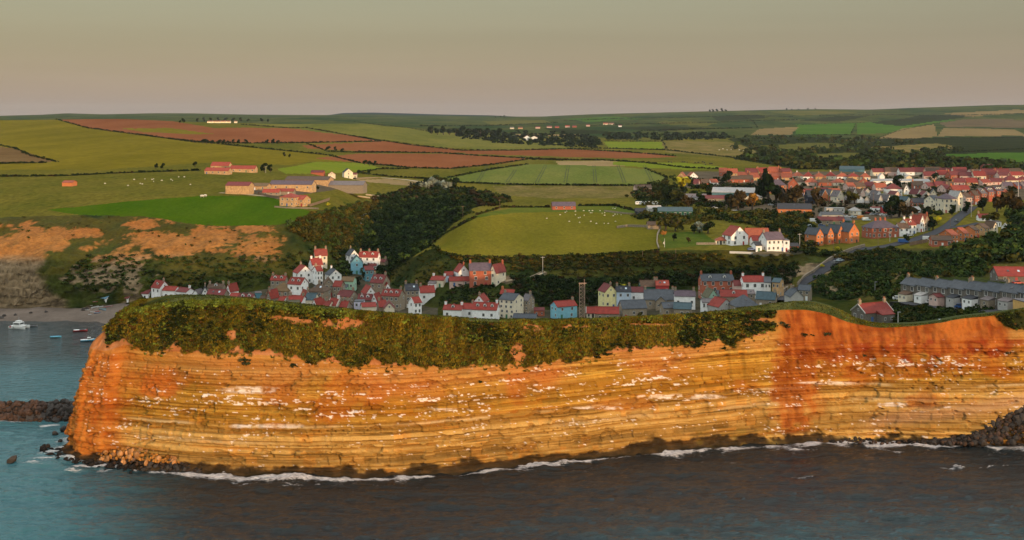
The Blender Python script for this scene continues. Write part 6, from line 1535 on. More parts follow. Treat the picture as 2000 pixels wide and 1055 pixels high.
for k in range(170):
    x = RNG.uniform(82, 260); y = 884+(x-82)*.19+RNG.uniform(-12, 9); p = at(x, y, seaD(y)); it.append((p[0], p[1], RNG.uniform(-.25, .35), RNG.uniform(.35, 1.1)))
rock_pile('point_rocks', it, [KR, KR*.8], 'flat dark rocks awash at the foot of the headland point')
# landslip talus below the nose
it = []; big = 0
for k in range(560):
    x = 190+RNG.uniform(0, 1)*205
    topy = 864+abs(x-262)**1.25*.10; y = RNG.uniform(topy, 924); f_ = (y-topy)/(926-topy)
    Db = np.interp(x, [200,300,400], [323.5,320.5,316.5]); D_ = Db+2.2-f_*6.0
    if big < 62 and RNG.random() < .14:
        big += 1; boulder(x, y, D_, RNG.uniform(4.5, 7.5), RO if y < 905 else RD, ('large orange boulder high' if y < 890 else 'large orange boulder midway' if y < 905 else 'large wet dark boulder low')+' in the landslip under the '+('left' if x < 262 else 'right')+' half of the point', 'landslip boulders '+('a' if y < 890 else 'b' if y < 905 else 'c')+('l' if x < 262 else 'r'))
    else:
        it.append(at(x, y, D_)+(RNG.uniform(.25, .62),))
rock_pile('landslip_stones', [i_ for i_ in it if i_[2] > 1.6], [KO, KO*.8, KO*1.2, KB*2], 'tumbled small orange stones of the landslip')
rock_pile('landslip_wet_stones', [i_ for i_ in it if i_[2] <= 1.6], [KR, KB, KR*1.5], 'wet dark stones at the waterline of the landslip')
tal = []
for j in range(9):
    r_ = []
    for i in range(22):
        x = 175+i*11; topy = 870+abs(x-262)**1.25*.09; f_ = j/8; y = topy+f_*(934-topy)
        Db = np.interp(x, [200,300,400], [323.5,320.5,316.5]); D_ = Db+3.4-f_*6.4+.5*math.sin(i*2.1+j)
        r_.append(((x-CX)*D_/F, D_, H-(y-HY)*D_/F+.3*math.sin(i*3.7+j*2.3)))
    tal.append(r_)
tv = np.array(tal).reshape(-1, 3); ti = (np.arange(8)[:, None]*22+np.arange(21)[None, :])
tf = np.stack([ti+22, ti+23, ti+1, ti], -1).reshape(-1, 4)
tcl = np.where(tv[:, 2:3] > 1.5, KO[None], KR[None])
stuff(link('landslip_rubble', mesh('landslip_rubble', tv, tf, False, col=tcl, mats=[STONE])), 'fine orange rubble under the landslip boulders', 'rubble')
# armour rocks at the right
it = []; big = 0
for k in range(620):
    x = RNG.uniform(1800, 2030); top_ = np.interp(x, [1700,1820,1880,1920,1960,2000,2030], [860,856,847,832,808,790,783]); bot = 867
    y = RNG.uniform(top_, bot); f_ = (y-top_)/max(8, bot-top_+8)
    D_ = np.interp(x, [1700,1800,1900,2000], [347,345,343,342])+2-f_*7.5
    if big < 110 and RNG.random() < .25 and x < 2004:
        big += 1; boulder(x, y, D_, RNG.uniform(4, 7) if x < 1900 else RNG.uniform(5.5, 9), RD if big % 4 else RB, ('black' if big % 4 else 'brown')+' boulder '+('low' if f_ > .6 else 'high' if f_ < .3 else 'midway')+' in the rock pile at the right edge'+('' if x > 1920 else ', on its left tail'), 'armour boulders at the right, '+('b' if big % 4 else 'w')+('low' if f_ > .6 else 'high' if f_ < .3 else 'mid')+('' if x > 1920 else ' tail'))
    else: it.append(at(x, y, D_)+(RNG.uniform(.45, .9),))
for k in range(200):
    x = RNG.uniform(1600, 1850); y = RNG.uniform(855, 868); p = at(x, y, seaD(y)-.5); it.append((p[0], p[1]+1.5, RNG.uniform(-.2, .4), RNG.uniform(.3, .8)))
rock_pile('armour_stones', it, [KR, KR*1.6, KB], 'dark stones filling the pile and the surf line at the right')

# ---------------------------------------------------------------- roads, tracks, walls
def ribbon(pts, width, name, mat, lift=.22, wob=0.0):
    C0 = []
    for (xa, ya), (xb, yb) in zip(pts[:-1], pts[1:]):
        n = max(3, int(math.hypot(xb-xa, yb-ya)/4))
        for i in range(n):
            t = i/n; C0.append(hit(xa+(xb-xa)*t, ya+(yb-ya)*t))
    C0.append(hit(*pts[-1]))
    for _ in range(3):
        C0 = [C0[0]]+[(a+b_*2+c_)/4 for a, b_, c_ in zip(C0[:-2], C0[1:-1], C0[2:])]+[C0[-1]]
    v, f = [], []
    for i, p in enumerate(C0):
        d = (C0[min(i+1, len(C0)-1)]-C0[max(i-1, 0)]); d.z = 0; d.normalize(); nrm = Vector((-d.y, d.x, 0))
        e = [p+nrm*width*s_ for s_ in (-.5, -.17, .17, .5)]
        zz = [ground(q.x, q.y) for q in e]; zm = max(zz) if max(zz)-min(zz) < 1.5 else sum(zz)/4+.4
        for q in e: v.append((q.x, q.y, zm+lift))
    for i in range(len(C0)-1):
        for k in range(3): a = i*4+k; f.append((a, a+1, a+5, a+4))
    v2 = v+[(x, y, z-2.5) for x, y, z in v]; n = len(v)
    for i in range(len(C0)-1):
        f.append((i*4+4, i*4, i*4+n, i*4+4+n)); f.append((i*4+3, i*4+7, i*4+7+n, i*4+3+n))
    return link(name, mesh(name, v2, f, False, mats=[mat])), C0
ASPH = objmat('asphalt', (.036,.036,.042), .9, .6, .15, .2, 0)
TRK = objmat('pale_track', (.40,.31,.21), .95, .6, .15, .1, 0)
PATH = objmat('dirt_path', (.20,.19,.15), .95, .6, .2, .1, 0)
EARTH = objmat('bare_tramline', (.040,.046,.018), .95, .6, .2, .1, 0)
for pts, w_, nm, mt in [
 ([(1530,590),(1545,572),(1570,556),(1600,535),(1635,510),(1670,492),(1700,484)], 6.5, 'road', ASPH),
 ([(1690,487),(1740,480),(1790,468),(1830,455),(1856,440),(1872,425),(1890,412),(1900,404)], 7, 'road', ASPH),
 ([(1850,446),(1900,440),(1915,436)], 6, 'road', ASPH),
 ([(2030,604),(1960,608),(1900,614),(1850,606),(1800,597),(1750,592)], 5, 'road', ASPH),
 ([(690,349),(740,347),(790,351),(832,357),(846,364)], 6, 'track', TRK),
 ([(430,377),(480,380),(530,385),(548,389)], 4, 'track', TRK),
 ([(694,480),(692,462),(697,448),(706,432),(714,420)], 2.5, 'footpath', PATH),
 ([(985,552),(1010,548),(1040,544),(1065,533)], 3, 'track', TRK),
 ([(1470,494),(1540,494),(1565,492)], 3, 'track', PATH)]:
    o_, c_ = ribbon(pts, w_, nm, mt); struct(o_)
    if pts[0] == (1530,590):
        wl_ = MB()
        for a_, b_2 in zip(c_[:-1], c_[1:]):
            d = (b_2-a_); d.z = 0; d.normalize(); n_ = Vector((-d.y, d.x, 0))*3.9
            for q in (1,):
                a2, b3 = a_+n_*q, b_2+n_*q; za, zb = a_.z+.2, b_2.z+.2
                t_ = n_.normalized()*.35
                wl_.q((a2-t_)[:2]+(za+1.5,) if False else (a2.x-t_.x, a2.y-t_.y, za+1.5), (b3.x-t_.x, b3.y-t_.y, zb+1.5), (b3.x+t_.x, b3.y+t_.y, zb+1.5), (a2.x+t_.x, a2.y+t_.y, za+1.5))
                wl_.q((a2.x-t_.x, a2.y-t_.y, za-2), (b3.x-t_.x, b3.y-t_.y, zb-2), (b3.x-t_.x, b3.y-t_.y, zb+1.5), (a2.x-t_.x, a2.y-t_.y, za+1.5))
                wl_.q((b3.x+t_.x, b3.y+t_.y, zb-2), (a2.x+t_.x, a2.y+t_.y, za-2), (a2.x+t_.x, a2.y+t_.y, za+1.5), (b3.x+t_.x, b3.y+t_.y, zb+1.5))
        tag(link('stone_wall', wl_.me('stone_wall', M_wallstone)), 'pale stone retaining wall up the left side of the hill road', 'wall')
for k, (xt, xb_) in enumerate([(952,932),(1012,990),(1066,1048),(1110,1104),(1160,1163),(1207,1220),(1258,1276)]):
    for off in (-2.2, 2.2):
        o_, _c = ribbon([((xt+xb_)/2*0+xb_+off*1.2, 357), (xt+off, 323)], .7, 'tramline', EARTH, .12); struct(o_)
def wall_line(pts, h_, th, mat, label, name='stone_wall', cat='wall'):
    w_ = MB(); C0 = []
    for (xa, ya), (xb, yb) in zip(pts[:-1], pts[1:]):
        n = max(2, int(math.hypot(xb-xa, yb-ya)/6))
        C0 += [hit(xa+(xb-xa)*i/n, ya+(yb-ya)*i/n) for i in range(n)]
    C0.append(hit(*pts[-1]))
    for a, b_ in zip(C0[:-1], C0[1:]):
        d = b_-a; d.z = 0; d.normalize(); n_ = Vector((-d.y, d.x, 0))*th/2
        P_ = lambda p, s_, z: (p.x+n_.x*s_, p.y+n_.y*s_, p.z+z)
        w_.q(P_(a,-1,h_), P_(b_,-1,h_), P_(b_,1,h_), P_(a,1,h_)); w_.q(P_(a,-1,-.8), P_(b_,-1,-.8), P_(b_,-1,h_), P_(a,-1,h_)); w_.q(P_(b_,1,-.8), P_(a,1,-.8), P_(a,1,h_), P_(b_,1,h_))
    return tag(link(name, w_.me(name, mat)), label, cat)
wall_line([(1287,488),(1283,475),(1284,460),(1288,452)], 1.3, .5, M_wallstone, 'curved garden wall between the round field and the lawn')
wall_line([(1180,413),(1220,418),(1250,420)], 1.0, .5, M_wallstone, 'short drystone wall at the right of the sheep')
wall_line([(1205,446),(1225,443),(1262,444),(1280,446)], 1.4, .8, M_wallstone, 'ruined stone wall at the top right of the round field')
wall_line([(985,553),(1030,546),(1062,532)], 1.0, .5, M_wallstone, 'pale wall beside the path right of the cream gabled house')
wall_line([(1360,478),(1398,478)], 1.2, .5, M_wallstone, 'terracotta-topped garden wall left of the glazed garden room')
wall_line([(536,405),(560,407),(610,408),(622,409)], .9, .5, M_wallstone, 'low wall in front of the solid sandstone farmhouse')
wall_line([(1425,494),(1480,496),(1530,496)], .9, .4, M_paleflash, 'white boundary wall below the large white house')
def fence(pts, h_, label, step=2.2, board=True):
    t = thing('fence', label, 'fence', hit(*pts[0])); o0 = Vector(t.location)
    C0 = []
    for (xa, ya), (xb, yb) in zip(pts[:-1], pts[1:]):
        n = max(2, int(math.hypot(xb-xa, yb-ya)/4))
        C0 += [hit(xa+(xb-xa)*i/n, ya+(yb-ya)*i/n) for i in range(n)]
    C0.append(hit(*pts[-1])); C0 = [p-o0 for p in C0]
    for a, b_ in zip(C0[:-1], C0[1:]):
        d = (b_-a); L2 = d.length; ang = math.atan2(d.y, d.x)
        link('post', MB().box(-.07,.07,-.07,.07,-.4,h_+.15).me('post', M_wood), t, a)
        m = MB()
        if board: m.box(.08, L2-.08, -.03, .03, .1, h_)
        else:
            for z in (.35, .75, 1.1): m.box(.08, L2-.08, -.03, .03, z, z+.1)
        link('fence_panel' if board else 'rail', m.me('fence_panel', M_wood), t, a, (0, 0, ang))
fence([(504,380),(525,386),(546,389)], 1.8, 'pale board fence between the farm cottages and the farmhouse')
fence([(605,404),(625,398),(644,392)], 1.8, 'board fence curving away right of the sandstone farmhouse')
fence([(1777,480),(1800,476),(1812,473)], 2.0, 'tan board fence beside the low brick bungalow')

# ---------------------------------------------------------------- poles, mast and lamps
def pole(x, y, hpx, label, arm=True, r=.14, mat=None, lamp=False, cat='pole'):
    p = hit(x, y); h_ = hpx*p.y/F; mat = mat or M_wood
    t = thing('street_lamp' if lamp else 'utility_pole', label, 'street lamp' if lamp else cat, p)
    link('post', MB().tube((0,0,-.5), (0,0,h_), r, r*.7, 6).me('post', mat), t)
    if arm and not lamp:
        link('crossarm', MB().box(-1.1,1.1,-.07,.07,h_-.55,h_-.4).me('crossarm', mat), t)
    if lamp: link('lamp_head', MB().box(-.15,.9,-.14,.14,h_-.05,h_+.13).me('lamp_head', M_metal), t)
for a in [(904,426,24,'wooden utility pole with crossarm, left of two at the upper rim of the ravine'),(976,412,22,'wooden utility pole, right of two above the ravine'),
          (1060,545,44,'tall pale wooden pole on the golden bank below the round field'),(1255,503,13,'short pole on the bank below the middle of the round field'),
          (1320,502,16,'short pole on the bank below the garden lawn'),(1562,488,32,'wooden utility pole right of the large white house'),
          (1715,482,22,'utility pole by the road below the red brick villa'),(1738,472,20,'second utility pole along the road, under the white gablet house'),
          (1628,492,18,'pole at the top of the hill road'),(1804,462,24,'utility pole at the road junction'),(1856,444,24,'pole on the left of the wide upper road'),
          (1897,424,24,'pale pole on the right of the wide upper road'),(1989,384,32,'thick pale pole near the right edge of the upper village'),
          (1571,412,22,'pole behind the orange brick hall'),(1619,408,20,'pole between the dark bungalow and the flaming red shed'),(1706,402,26,'pole among the grey bungalows'),
          (519,338,14,'pale pole beside the lone red-roofed farm'),(1965,546,28,'pole in front of the wide red roof at the right edge'),(1298,483,17,'white flagpole with a pennant on the garden lawn'),
          (381,584,10,'thin pole behind the sea-front cottages'),(905,562,18,'thin pole on top of the mound'),(952,590,14,'leaning thin pole on the right side of the mound')]:
    pole(*a, r=.2 if 'thick' in a[3] else .13, mat=M_paleflash if ('pale' in a[3] or 'white' in a[3]) else None, arm=('flag' not in a[3] and 'thin' not in a[3] and 'short' not in a[3]))
pole(1754,636,26,'grey street lamp standing alone behind the cliff edge, right of the lone cottage', lamp=True, mat=M_paleflash)
pole(1709,575,24,'dark lamp post on the slope above the lone cottage', lamp=True, mat=M_metal)
pf = hit(1298, 483); tag(link('pennant', MB().q((0,0,0),(0,.02,-2.4),(-.9,0,-1.3)).me('pennant', M_paleflash), None, pf+Vector((0, 0, 3.6))), 'pale triangular pennant on the garden flagpole', 'flag')
# the lattice mast beside the red roofs
mp = hit(1137, 632); mh = 78*mp.y/F
mt_ = thing('lattice_mast', 'square rusty lattice mast standing beside the blue house', 'mast', mp)
rust = objmat('rusty_steel', (.33,.22,.16), .8, 1, .3); wd = 1.15
for sx in (-1, 1):
    for sy2 in (-1, 1): link('leg', MB().box(sx*wd-.12, sx*wd+.12, sy2*wd-.12, sy2*wd+.12, 0, mh).me('leg', rust), mt_)
nb_ = 11
for k in range(nb_):
    z0, z1 = mh*k/nb_, mh*(k+1)/nb_
    for sd in range(4):
        c0, s0 = [(-1,-1),(1,-1),(1,1),(-1,1)][sd], [(1,-1),(1,1),(-1,1),(-1,-1)][sd]
        link('brace', MB().tube((c0[0]*wd, c0[1]*wd, z0), (s0[0]*wd, s0[1]*wd, z1), .09, n=4).me('brace', rust), mt_)
        link('ring', MB().tube((c0[0]*wd, c0[1]*wd, z1), (s0[0]*wd, s0[1]*wd, z1), .09, n=4).me('ring', rust), mt_)
link('mast_head', MB().box(-1.6, 2.0, -.2, .2, mh, mh+.35).box(.9, 1.1, -.1, .1, mh+.35, mh+2.0).me('mast_head', rust), mt_)

# ---------------------------------------------------------------- boats
def hull_me(L, B, Hh, mat, inner, name='hull'):
    m = MB(); n = 9; rows_h = []
    for i in range(n):
        t = i/(n-1); x = (t-.5)*L; w_ = B/2*(1-max(0, (t-.55)/.45)**2.2)*(.82+.18*min(1, t*4)); sh = .28*Hh*max(0, (t-.5)*2)**2
        w_ = max(w_, .04)
        rows_h.append([(x, -w_*.35, 0), (x, -w_*.85, Hh*.45), (x, -w_, Hh+sh), (x, w_, Hh+sh), (x, w_*.85, Hh*.45), (x, w_*.35, 0)])
    mi = []
    for a, b_ in zip(rows_h[:-1], rows_h[1:]):
        for i in (0, 1, 3, 4): m.q(a[i+1], b_[i+1], b_[i], a[i]); mi.append(0)
        m.q(a[5], b_[5], b_[0], a[0]) ; mi.append(0)
        d = lambda p, q: (p[0], p[1]*q, p[2]-.22*Hh)
        m.q(d(a[2], .88), d(b_[2], .88), d(b_[3], .88), d(a[3], .88)); mi.append(1)
        for i, s_ in ((2, 1), (3, -1)):
            m.q(a[i], b_[i], d(b_[i], .88), d(a[i], .88)); mi.append(1)
    m.q(*rows_h[0]); mi.append(0)
    return m.me(name, mat, inner, mi=mi)
BC = {k: objmat(k+'_boat_paint', c_, .4, 1, .06, .5) for k, c_ in {'cyan': (.20,.55,.65), 'white': (.72,.72,.70), 'red': (.45,.05,.05), 'blue': (.06,.15,.35), 'lightblue': (.12,.45,.65), 'black': (.03,.03,.035), 'grey': (.25,.25,.26), 'teal': (.05,.28,.32), 'pink': (.5,.12,.12), 'green': (.05,.2,.1)}.items()}
def boat(x, y, wpx, yaw, hull, label, inner='grey', extras='', afloat=True, B=None, group=None):
    D_ = seaD(y) if afloat else hit(x, y).y
    p = Vector(((x-CX)*D_/F, D_, -.12 if afloat else hit(x, y).z-.02))
    L = wpx*D_/F/max(.5, abs(math.cos(R(yaw)))); B = B or L*.34; Hh = L*.13
    t = thing('boat', label, 'boat', p, R(yaw), group)
    link('hull', hull_me(L, B, Hh, BC[hull], BC[inner]), t)
    for s_ in (-.18, .15): link('thwart', MB().box(s_*L-.12, s_*L+.12, -B*.4, B*.4, Hh*.72, Hh*.8).me('thwart', BC['grey']), t)
    if 'm' in extras: link('outboard_motor', MB().box(-L/2-.3, -L/2+.15, -.2, .2, Hh*.6, Hh*1.6).me('outboard_motor', BC['black']), t)
    if 'w' in extras:
        link('wheelhouse', MB().box(-.05*L, .18*L, -B*.3, B*.3, Hh*.8, Hh*2.1).me('wheelhouse', BC['white']), t)
        link('windscreen', MB().box(-.03*L, .184*L, -B*.31, B*.31, Hh*1.5, Hh*1.9).me('windscreen', M_glass), t)
        link('mast', MB().tube((0,0,Hh*2), (0,0,Hh*3.2), .05).me('mast', M_metal), t)
    if 'p' in extras: link('mast', MB().tube((-.3*L,0,Hh*.6), (-.3*L,0,Hh*2.2), .06).me('mast', M_wood), t)
    if 'c' in extras: link('cover', MB().box(-.05*L, .3*L, -B*.38, B*.38, Hh*.85, Hh*1.25).me('cover', BC['black']), t)
    return t, L, B, Hh
boat(109, 659, 21, 6, 'cyan', 'pale cyan open dinghy moored alone in the bay', 'lightblue', 'p')
boat(157, 647, 26, 12, 'red', 'red and white workboat with a dark cover moored near the beach', 'white', 'mc')
boat(172, 666, 26, 20, 'lightblue', 'light blue fishing boat with wheelhouse half hidden by the headland', 'white', 'w')
boat(62, 638, 22, 10, 'grey', 'grey open tender moored right of the white catamaran', 'black', 'm')
# catamaran
D_ = seaD(641); cp_ = Vector(((38-CX)*D_/F, D_, -.15))
ct = thing('catamaran', 'white twin-hulled cabin boat, biggest boat in the bay', 'boat', cp_, R(-12))
for s_ in (-1, 1):
    h2 = link('hull', hull_me(8.6, 1.3, 1.3, BC['white'], BC['grey']), ct, (0, s_*1.7, 0))
link('deck', MB().box(-3.6, 2.6, -2.1, 2.1, 1.15, 1.45).me('deck', BC['white']), ct)
cb = link('cabin', MB().box(-2.2, 1.3, -1.7, 1.7, 1.45, 3.0).box(-1.4, .6, -1.2, 1.2, 3.0, 3.7).me('cabin', BC['white']), ct)
for s_ in (-1, 1): link('cabin_window', MB().box(-1.9, 1.0, s_*1.70-.02, s_*1.70+.02, 2.1, 2.7).me('cabin_window', M_glass), cb)
link('windscreen', MB().box(1.28, 1.33, -1.4, 1.4, 2.1, 2.7).me('windscreen', M_glass), cb)
link('mast', MB().tube((-.4,0,3.7), (-.4,0,5.6), .06).box(-.45,-.35,-.6,.6,4.8,4.86).me('mast', M_metal), ct)
for s_ in (-1, 1): link('fender', MB().tube((-1.5, s_*2.4, .3), (-1.5, s_*2.4, 1.1), .22, n=8).me('fender', BC['grey']), ct)
link('life_ring', MB().tube((-3.3, -2.15, 1.1), (-3.3, -2.3, 1.1), .42, n=10).me('life_ring', BC['red']), ct)
for a in [(170,606,9,5,'white','small white dinghy by the black rocks on the beach'),(181,610,10,-20,'white','white boat lying lowest on the beach, left of the red one'),
          (190,612,12,8,'blue','blue-hulled boat drawn up lowest on the beach'),(188,609,10,25,'red','red boat just above the blue-hulled one on the beach'),
          (186,601,8,60,'white','white boat on end in the upper left of the beached boats'),(196,600,8,50,'white','white boat in the middle of the beached boats'),
          (200,604,12,20,'teal','big teal boat among the beached boats'),(204,606,9,-30,'lightblue','light blue boat beside the big teal one'),
          (208,600,8,30,'red','dark red boat under the white boathouse'),(214,599,9,40,'pink','pinkish boat at the right end of the beached boats'),
          (186,590,9,15,'red','red boat left of the white boathouse'),(178,597,5,0,'white','tiny white boat up the beach beside the rocks'),
          (176,615,7,10,'grey','small grey dinghy at the water edge of the beach')]:
    boat(a[0], a[1], a[2], a[3], a[4], a[5], afloat=False, inner='grey' if a[4] != 'grey' else 'white', group='boats drawn up on the beach')
for k, (x, y, r_) in enumerate([(163,606,7),(170,604,5),(60,612,4),(30,616,4),(8,618,5),(90,610,4),(2,622,6)]):
    h_ = hit(x, y); boulder(x, y, h_.y, r_, RD, 'black rock at the left of the beached boats' if x > 150 else 'dark rock on the sand under the opposite cliff', 'rocks on the beach', z=h_.z)
for k, (x0_, w_) in enumerate([(-5, 26), (20, 18)]): pass

# ---------------------------------------------------------------- vehicles
WHEEL = MB().tube((0,-.11,0), (0,.11,0), .33, n=10).me('wheel', M_dark)
def car_me(van=False, caravan=False):
    b_ = MB(); g = MB(); L, W = (4.3, 1.75) if not van else (5.2, 2.0); mi = []
    x, y = L/2, W/2
    if caravan:
        b_.q((-2.6,-1.1,.5),(2.6,-1.1,.5),(2.9,-1.1,1.4),(2.3,-1.1,2.6),(-2.4,-1.1,2.6),(-2.8,-1.1,1.4)); b_.q(*[(p[0], 1.1, p[2]) for p in [(-2.6,0,.5),(-2.8,0,1.4),(-2.4,0,2.6),(2.3,0,2.6),(2.9,0,1.4),(2.6,0,.5)]])
        pr3 = [(-2.6,.5),(2.6,.5),(2.9,1.4),(2.3,2.6),(-2.4,2.6),(-2.8,1.4)]
        for i in range(6): a, c_ = pr3[i], pr3[(i+1) % 6]; b_.q((a[0],-1.1,a[1]),(a[0],1.1,a[1]),(c_[0],1.1,c_[1]),(c_[0],-1.1,c_[1]))
        for xx in (-1.5, .2, 1.5): g.box(xx-.4, xx+.4, -1.13, 1.13, 1.5, 2.1)
        return b_, g
    prof = [(-x,.3),(x,.3),(x,.75),(x*.55,.95),(-x,1.0)] if not van else [(-x,.35),(x,.35),(x,1.0),(x*.72,1.25),(x*.45,2.15),(-x,2.15)]
    b_.q(*[(p[0],-y,p[1]) for p in prof]); b_.q(*[(p[0],y,p[1]) for p in prof[::-1]])
    for i in range(len(prof)): a, c_ = prof[i], prof[(i+1) % len(prof)]; b_.q((a[0],-y,a[1]),(a[0],y,a[1]),(c_[0],y,c_[1]),(c_[0],-y,c_[1]))
    if not van:
        cab = [(-x*.85,.98),(x*.42,.95),(x*.12,1.45),(-x*.68,1.45)]; yy = y*.86
        g.q(*[(p[0],-yy,p[1]) for p in cab]); g.q(*[(p[0],yy,p[1]) for p in cab[::-1]])
        for i in range(4): a, c_ = cab[i], cab[(i+1) % 4]; g.q((a[0],-yy,a[1]),(a[0],yy,a[1]),(c_[0],yy,c_[1]),(c_[0],-yy,c_[1]))
        b_.box(-x*.66, x*.11, -yy*.97, yy*.97, 1.451, 1.50)
    else: g.box(x*.46, x*.7, -y-.02, y+.02, 1.35, 1.9)
    return b_, g
CP = {k: objmat(k+'_car_paint', c_, .3, 1, .05, .6) for k, c_ in {'white': (.7,.7,.7), 'silver': (.38,.40,.42), 'black': (.02,.02,.025), 'blue': (.03,.10,.30), 'red': (.35,.03,.03), 'grey': (.14,.15,.16), 'orange': (.65,.22,.02), 'pale': (.5,.6,.65), 'brown': (.25,.15,.12)}.items()}
def vehicle(x, y, yaw, paint, label, kind='car', group=None):
    p = hit(x, y); p.z = ground(p.x, p.y)+.25
    b_, g = car_me(kind == 'van', kind == 'caravan')
    t = thing({'car': 'parked_car', 'van': 'van', 'caravan': 'caravan'}[kind], label, kind, p, R(yaw), group)
    link('body', b_.me('body', CP[paint]), t); link('window_glass', g.me('window_glass', M_glass), t)
    for sx in ((-1, 1) if kind != 'caravan' else (0,)):
        for s_ in (-1, 1): link('wheel', WHEEL, t, (sx*1.35, s_*.8, .33))
for a in [
 (1755,587,-12,'white','white car parked on the pull-in left of the stone terrace'),(1820,595,-12,'white','white car parked below the maroon-roofed terrace extension'),
 (1876,603,-14,'blue','dark blue car parked in front of the stone terrace'),(1893,604,-14,'brown','long brown van-like camper with a red front by the terrace','van'),
 (1908,625,35,'pale','pale silver car sloping up behind the orange cliff edge'),(1842,634,10,'silver','silver car roof just showing over the cliff edge'),
 (1988,556,10,'red','dark red car above the right end of the terrace roofs'),
 (1641,511,38,'pale','small pale car driving down the hill road'),(1632,516,38,'grey','dark car just behind the pale one on the hill road'),
 (676,528,8,'white','white van parked left of the blue-grey gable','van'),
 (1764,475,-8,'blue','bright blue vehicle beside the tan board fence','van'),(1812,470,-6,'white','white curved camper by the brick bungalow','van'),
 (1542,490,0,'blue','blue car in front of the garage by the large white house'),(1776,462,20,'white','white car in the front garden below the gablet house'),
 (1468,490,15,'blue','dark blue car by the low white garage'),
 (1506,402,-5,'silver','silver car in front of the black conifers'),(1516,403,-5,'black','black car right of the silver one under the conifers'),
 (1396,408,-5,'silver','silver car, leftmost in the row behind the olive hedge'),(1428,412,10,'white','white car in front of the brown bushy tree'),(1434,413,0,'silver','silver car touching the white one in front of the brown bushy tree'),
 (1590,434,-4,'white','white van behind the orange brick terrace','van'),(1599,437,50,'white','white rounded van right beside the first white van','van'),
 (1583,444,-4,'pale','pale car below the two white vans'),(1605,443,-4,'blue','blue car below the two white vans'),
 (1341,398,-5,'white','white camper van near the low workshop','van'),(1296,402,0,'white','white car half hidden below the caravans'),
 (1248,401,0,'white','long white caravan, leftmost of three on the red gravel','caravan'),(1264,401,10,'white','white caravan in the middle of three on the red gravel','caravan'),(1281,401,-40,'white','tall white caravan, rightmost of three on the red gravel','caravan'),
 (1648,424,10,'silver','silver car, first on the left in the main car park row'),(1656,426,20,'white','white car, second in the main car park row'),(1667,426,10,'pale','pale car, third in the main car park row'),
 (1682,428,15,'orange','bright orange van in the car park','van'),(1692,432,0,'pale','pale blue van below the orange one','van'),
 (1693,418,10,'red','red and white car by the green hedge in the car park'),(1705,421,15,'silver','silver car left in the far row of the car park'),(1714,421,15,'grey','grey car in the middle of the far row of the car park'),(1724,422,15,'white','white car right in the far row of the car park'),
 (1733,424,15,'silver','silver car at the right end of the far row under the dark tree'),
 (1841,462,30,'white','white car on the road left of the orange terrace'),(1812,446,20,'silver','silver car at the upper junction'),
 (1868,434,50,'grey','grey car on the wide upper road'),
 (610,369,0,'white','white vehicle by the farm sheds','van'),
]: vehicle(a[0], a[1], a[2], a[3], a[4], a[5] if len(a) > 5 else 'car')

# ---------------------------------------------------------------- sheep and cattle
def beast_me(name, mat, headmat, L=1.15, Hh=.8, w=.42):
    m = MB(); mi = []
    n, k_ = 7, 8; rings = []
    for i in range(n):
        t = i/(n-1); x = (t-.5)*L; r_ = w*.62*(math.sin(math.pi*min(1, .12+t*.80))**.5)
        rings.append([(x, r_*math.cos(a), Hh-.28*L*.9+r_*math.sin(a)*1.05+.12) for a in [2*math.pi*q/k_ for q in range(k_)]])
    for a, b_ in zip(rings[:-1], rings[1:]):
        for q in range(k_): m.q(a[q], b_[q], b_[(q+1) % k_], a[(q+1) % k_]); mi.append(0)
    m.q(*rings[0]); mi.append(0); m.q(*rings[-1][::-1]); mi.append(0)
    nf0 = len(m.f); zc = Hh-.13*L
    m.tube((L*.42,0,zc), (L*.66,0,zc-.12), w*.28, w*.16, 6)
    m.tube((L*.62,.0,zc-.08), (L*.82,0,zc-.28), w*.2, w*.11, 6)
    for sx in (-.33, .33):
        for sy2 in (-.16, .16): m.tube((sx*L, sy2*L*.8, Hh*.5), (sx*L+(.02), sy2*L*.8, 0), w*.13, w*.08, 5)
    mi += [1]*(len(m.f)-nf0)
    return m.me(name, mat, headmat, mi=mi)
FLEECE = objmat('fleece', (.66,.60,.50), .95, 6, .1, .1); FACE = objmat('sheep_face', (.35,.30,.25), .9); HIDE = objmat('black_hide', (.02,.016,.014), .7, 2, .1)
SHEEP = beast_me('sheep', FLEECE, FACE); COW = beast_me('cow', HIDE, HIDE, 2.3, 1.5, .8); PALECOW = beast_me('cow', FLEECE, FACE, 2.3, 1.5, .8)
def flock(pts, me_, nm, lab, grp, cat, s_=1.0):
    for k, (x, y) in enumerate(pts):
        p = hit(x, y); p.z = ground(p.x, p.y); o_ = link(nm, me_, None, p, (0, 0, (k*2.4) % 6.28), (s_,)*3); tag(o_, lab, cat, grp)
flock([(1094,421),(1104,416),(1107,414),(1124,421),(1124,414),(1130,427),(1133,426),(1141,422),(1140,413),(1151,413),(1153,417),(1156,417),(1154,434),(1157,413),(1172,413),(1176,418),(1181,417),(1181,422),(1165,438),(1164,438),(1197,408),(1201,409),(1201,420),(1206,420),(1213,421),(1198,423),(1202,434),(1256,424),(1180,438),(1188,438),(1112,434),(1132,436),(1203,406),(1068,428)],
      SHEEP, 'sheep', 'white sheep grazing on the upper part of the round field', 'sheep on the round field', 'sheep', .9)
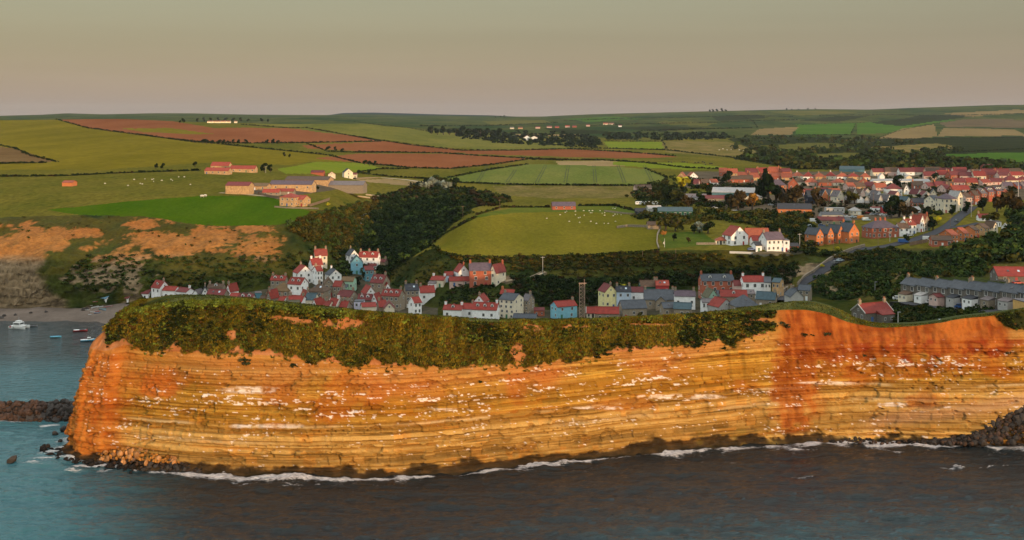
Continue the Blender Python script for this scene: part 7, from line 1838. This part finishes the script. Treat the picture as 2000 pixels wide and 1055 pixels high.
flock([(262,352),(274,360),(283,351),(297,352),(316,354),(334,352),(337,354),(372,362),(205,360),(278,361),(300,356),(349,347),(360,347),(250,364),(300,351)], SHEEP, 'sheep', 'pale sheep scattered over the left pasture before the lone farm', 'sheep in the left pasture', 'sheep', 1.1)
flock([(395,386),(401,385)], PALECOW, 'cow', 'pale cow at the top edge of the lush green field, one of a pair', 'pair of pale cattle', 'cow', 1.2)
flock([(1333,318),(1337,318),(1342,318),(1358,319),(1364,319),(1372,318),(1376,319),(1378,323),(1387,321),(1390,321),(1306,318),(1311,318)], COW, 'cow', 'black cow grazing in the far pasture behind the houses', 'black cattle in the far pasture', 'cow', 1.3)
flock([(1412,292),(1420,294),(1428,293),(1436,291),(1444,294),(1405,294),(1452,296)], PALECOW, 'cow', 'pale animal grazing in the far tan-green field', 'pale animals in the far field', 'cow', 1.3)
# silage bales and vents
BALE = MB().tube((-.7,0,.65), (.7,0,.65), .65, n=10).me('bale', objmat('straw_bale', (.42,.32,.20), .95, 4, .2))
for r_, (ya, xa, xb_) in enumerate([(385,700,742),(382,716,768)]):
    for k in range(16):
        x = xa+(xb_-xa)*k/16; p = hit(x, ya+(k/16)*6); o_ = link('hay_bale', BALE, None, Vector((p.x, p.y, ground(p.x, p.y))), (0, 0, .4))
        tag(o_, 'brown round bale in the nearer of two rows on the slope below the farm' if r_ == 0 else 'brown round bale in the farther of two rows on the slope below the farm', 'hay bale', 'rows of bales')

# ---------------------------------------------------------------- evening air
hz = MB().box(-13000, 13000, -60, 15500, -8, 235)
hm_ = bpy.data.materials.new('haze'); hm_.use_nodes = True; nt = hm_.node_tree; nt.nodes.clear()
ho = nt.nodes.new('ShaderNodeOutputMaterial'); pv = nt.nodes.new('ShaderNodeVolumePrincipled')
pv.inputs['Color'].default_value = (.72,.80,.90,1); pv.inputs['Density'].default_value = 0.000014; pv.inputs['Anisotropy'].default_value = .0
nt.links.new(pv.outputs[0], ho.inputs['Volume'])
ho_ = link('haze', hz.me('haze', hm_)); stuff(ho_, 'thin blue evening haze over the far hills', 'haze')
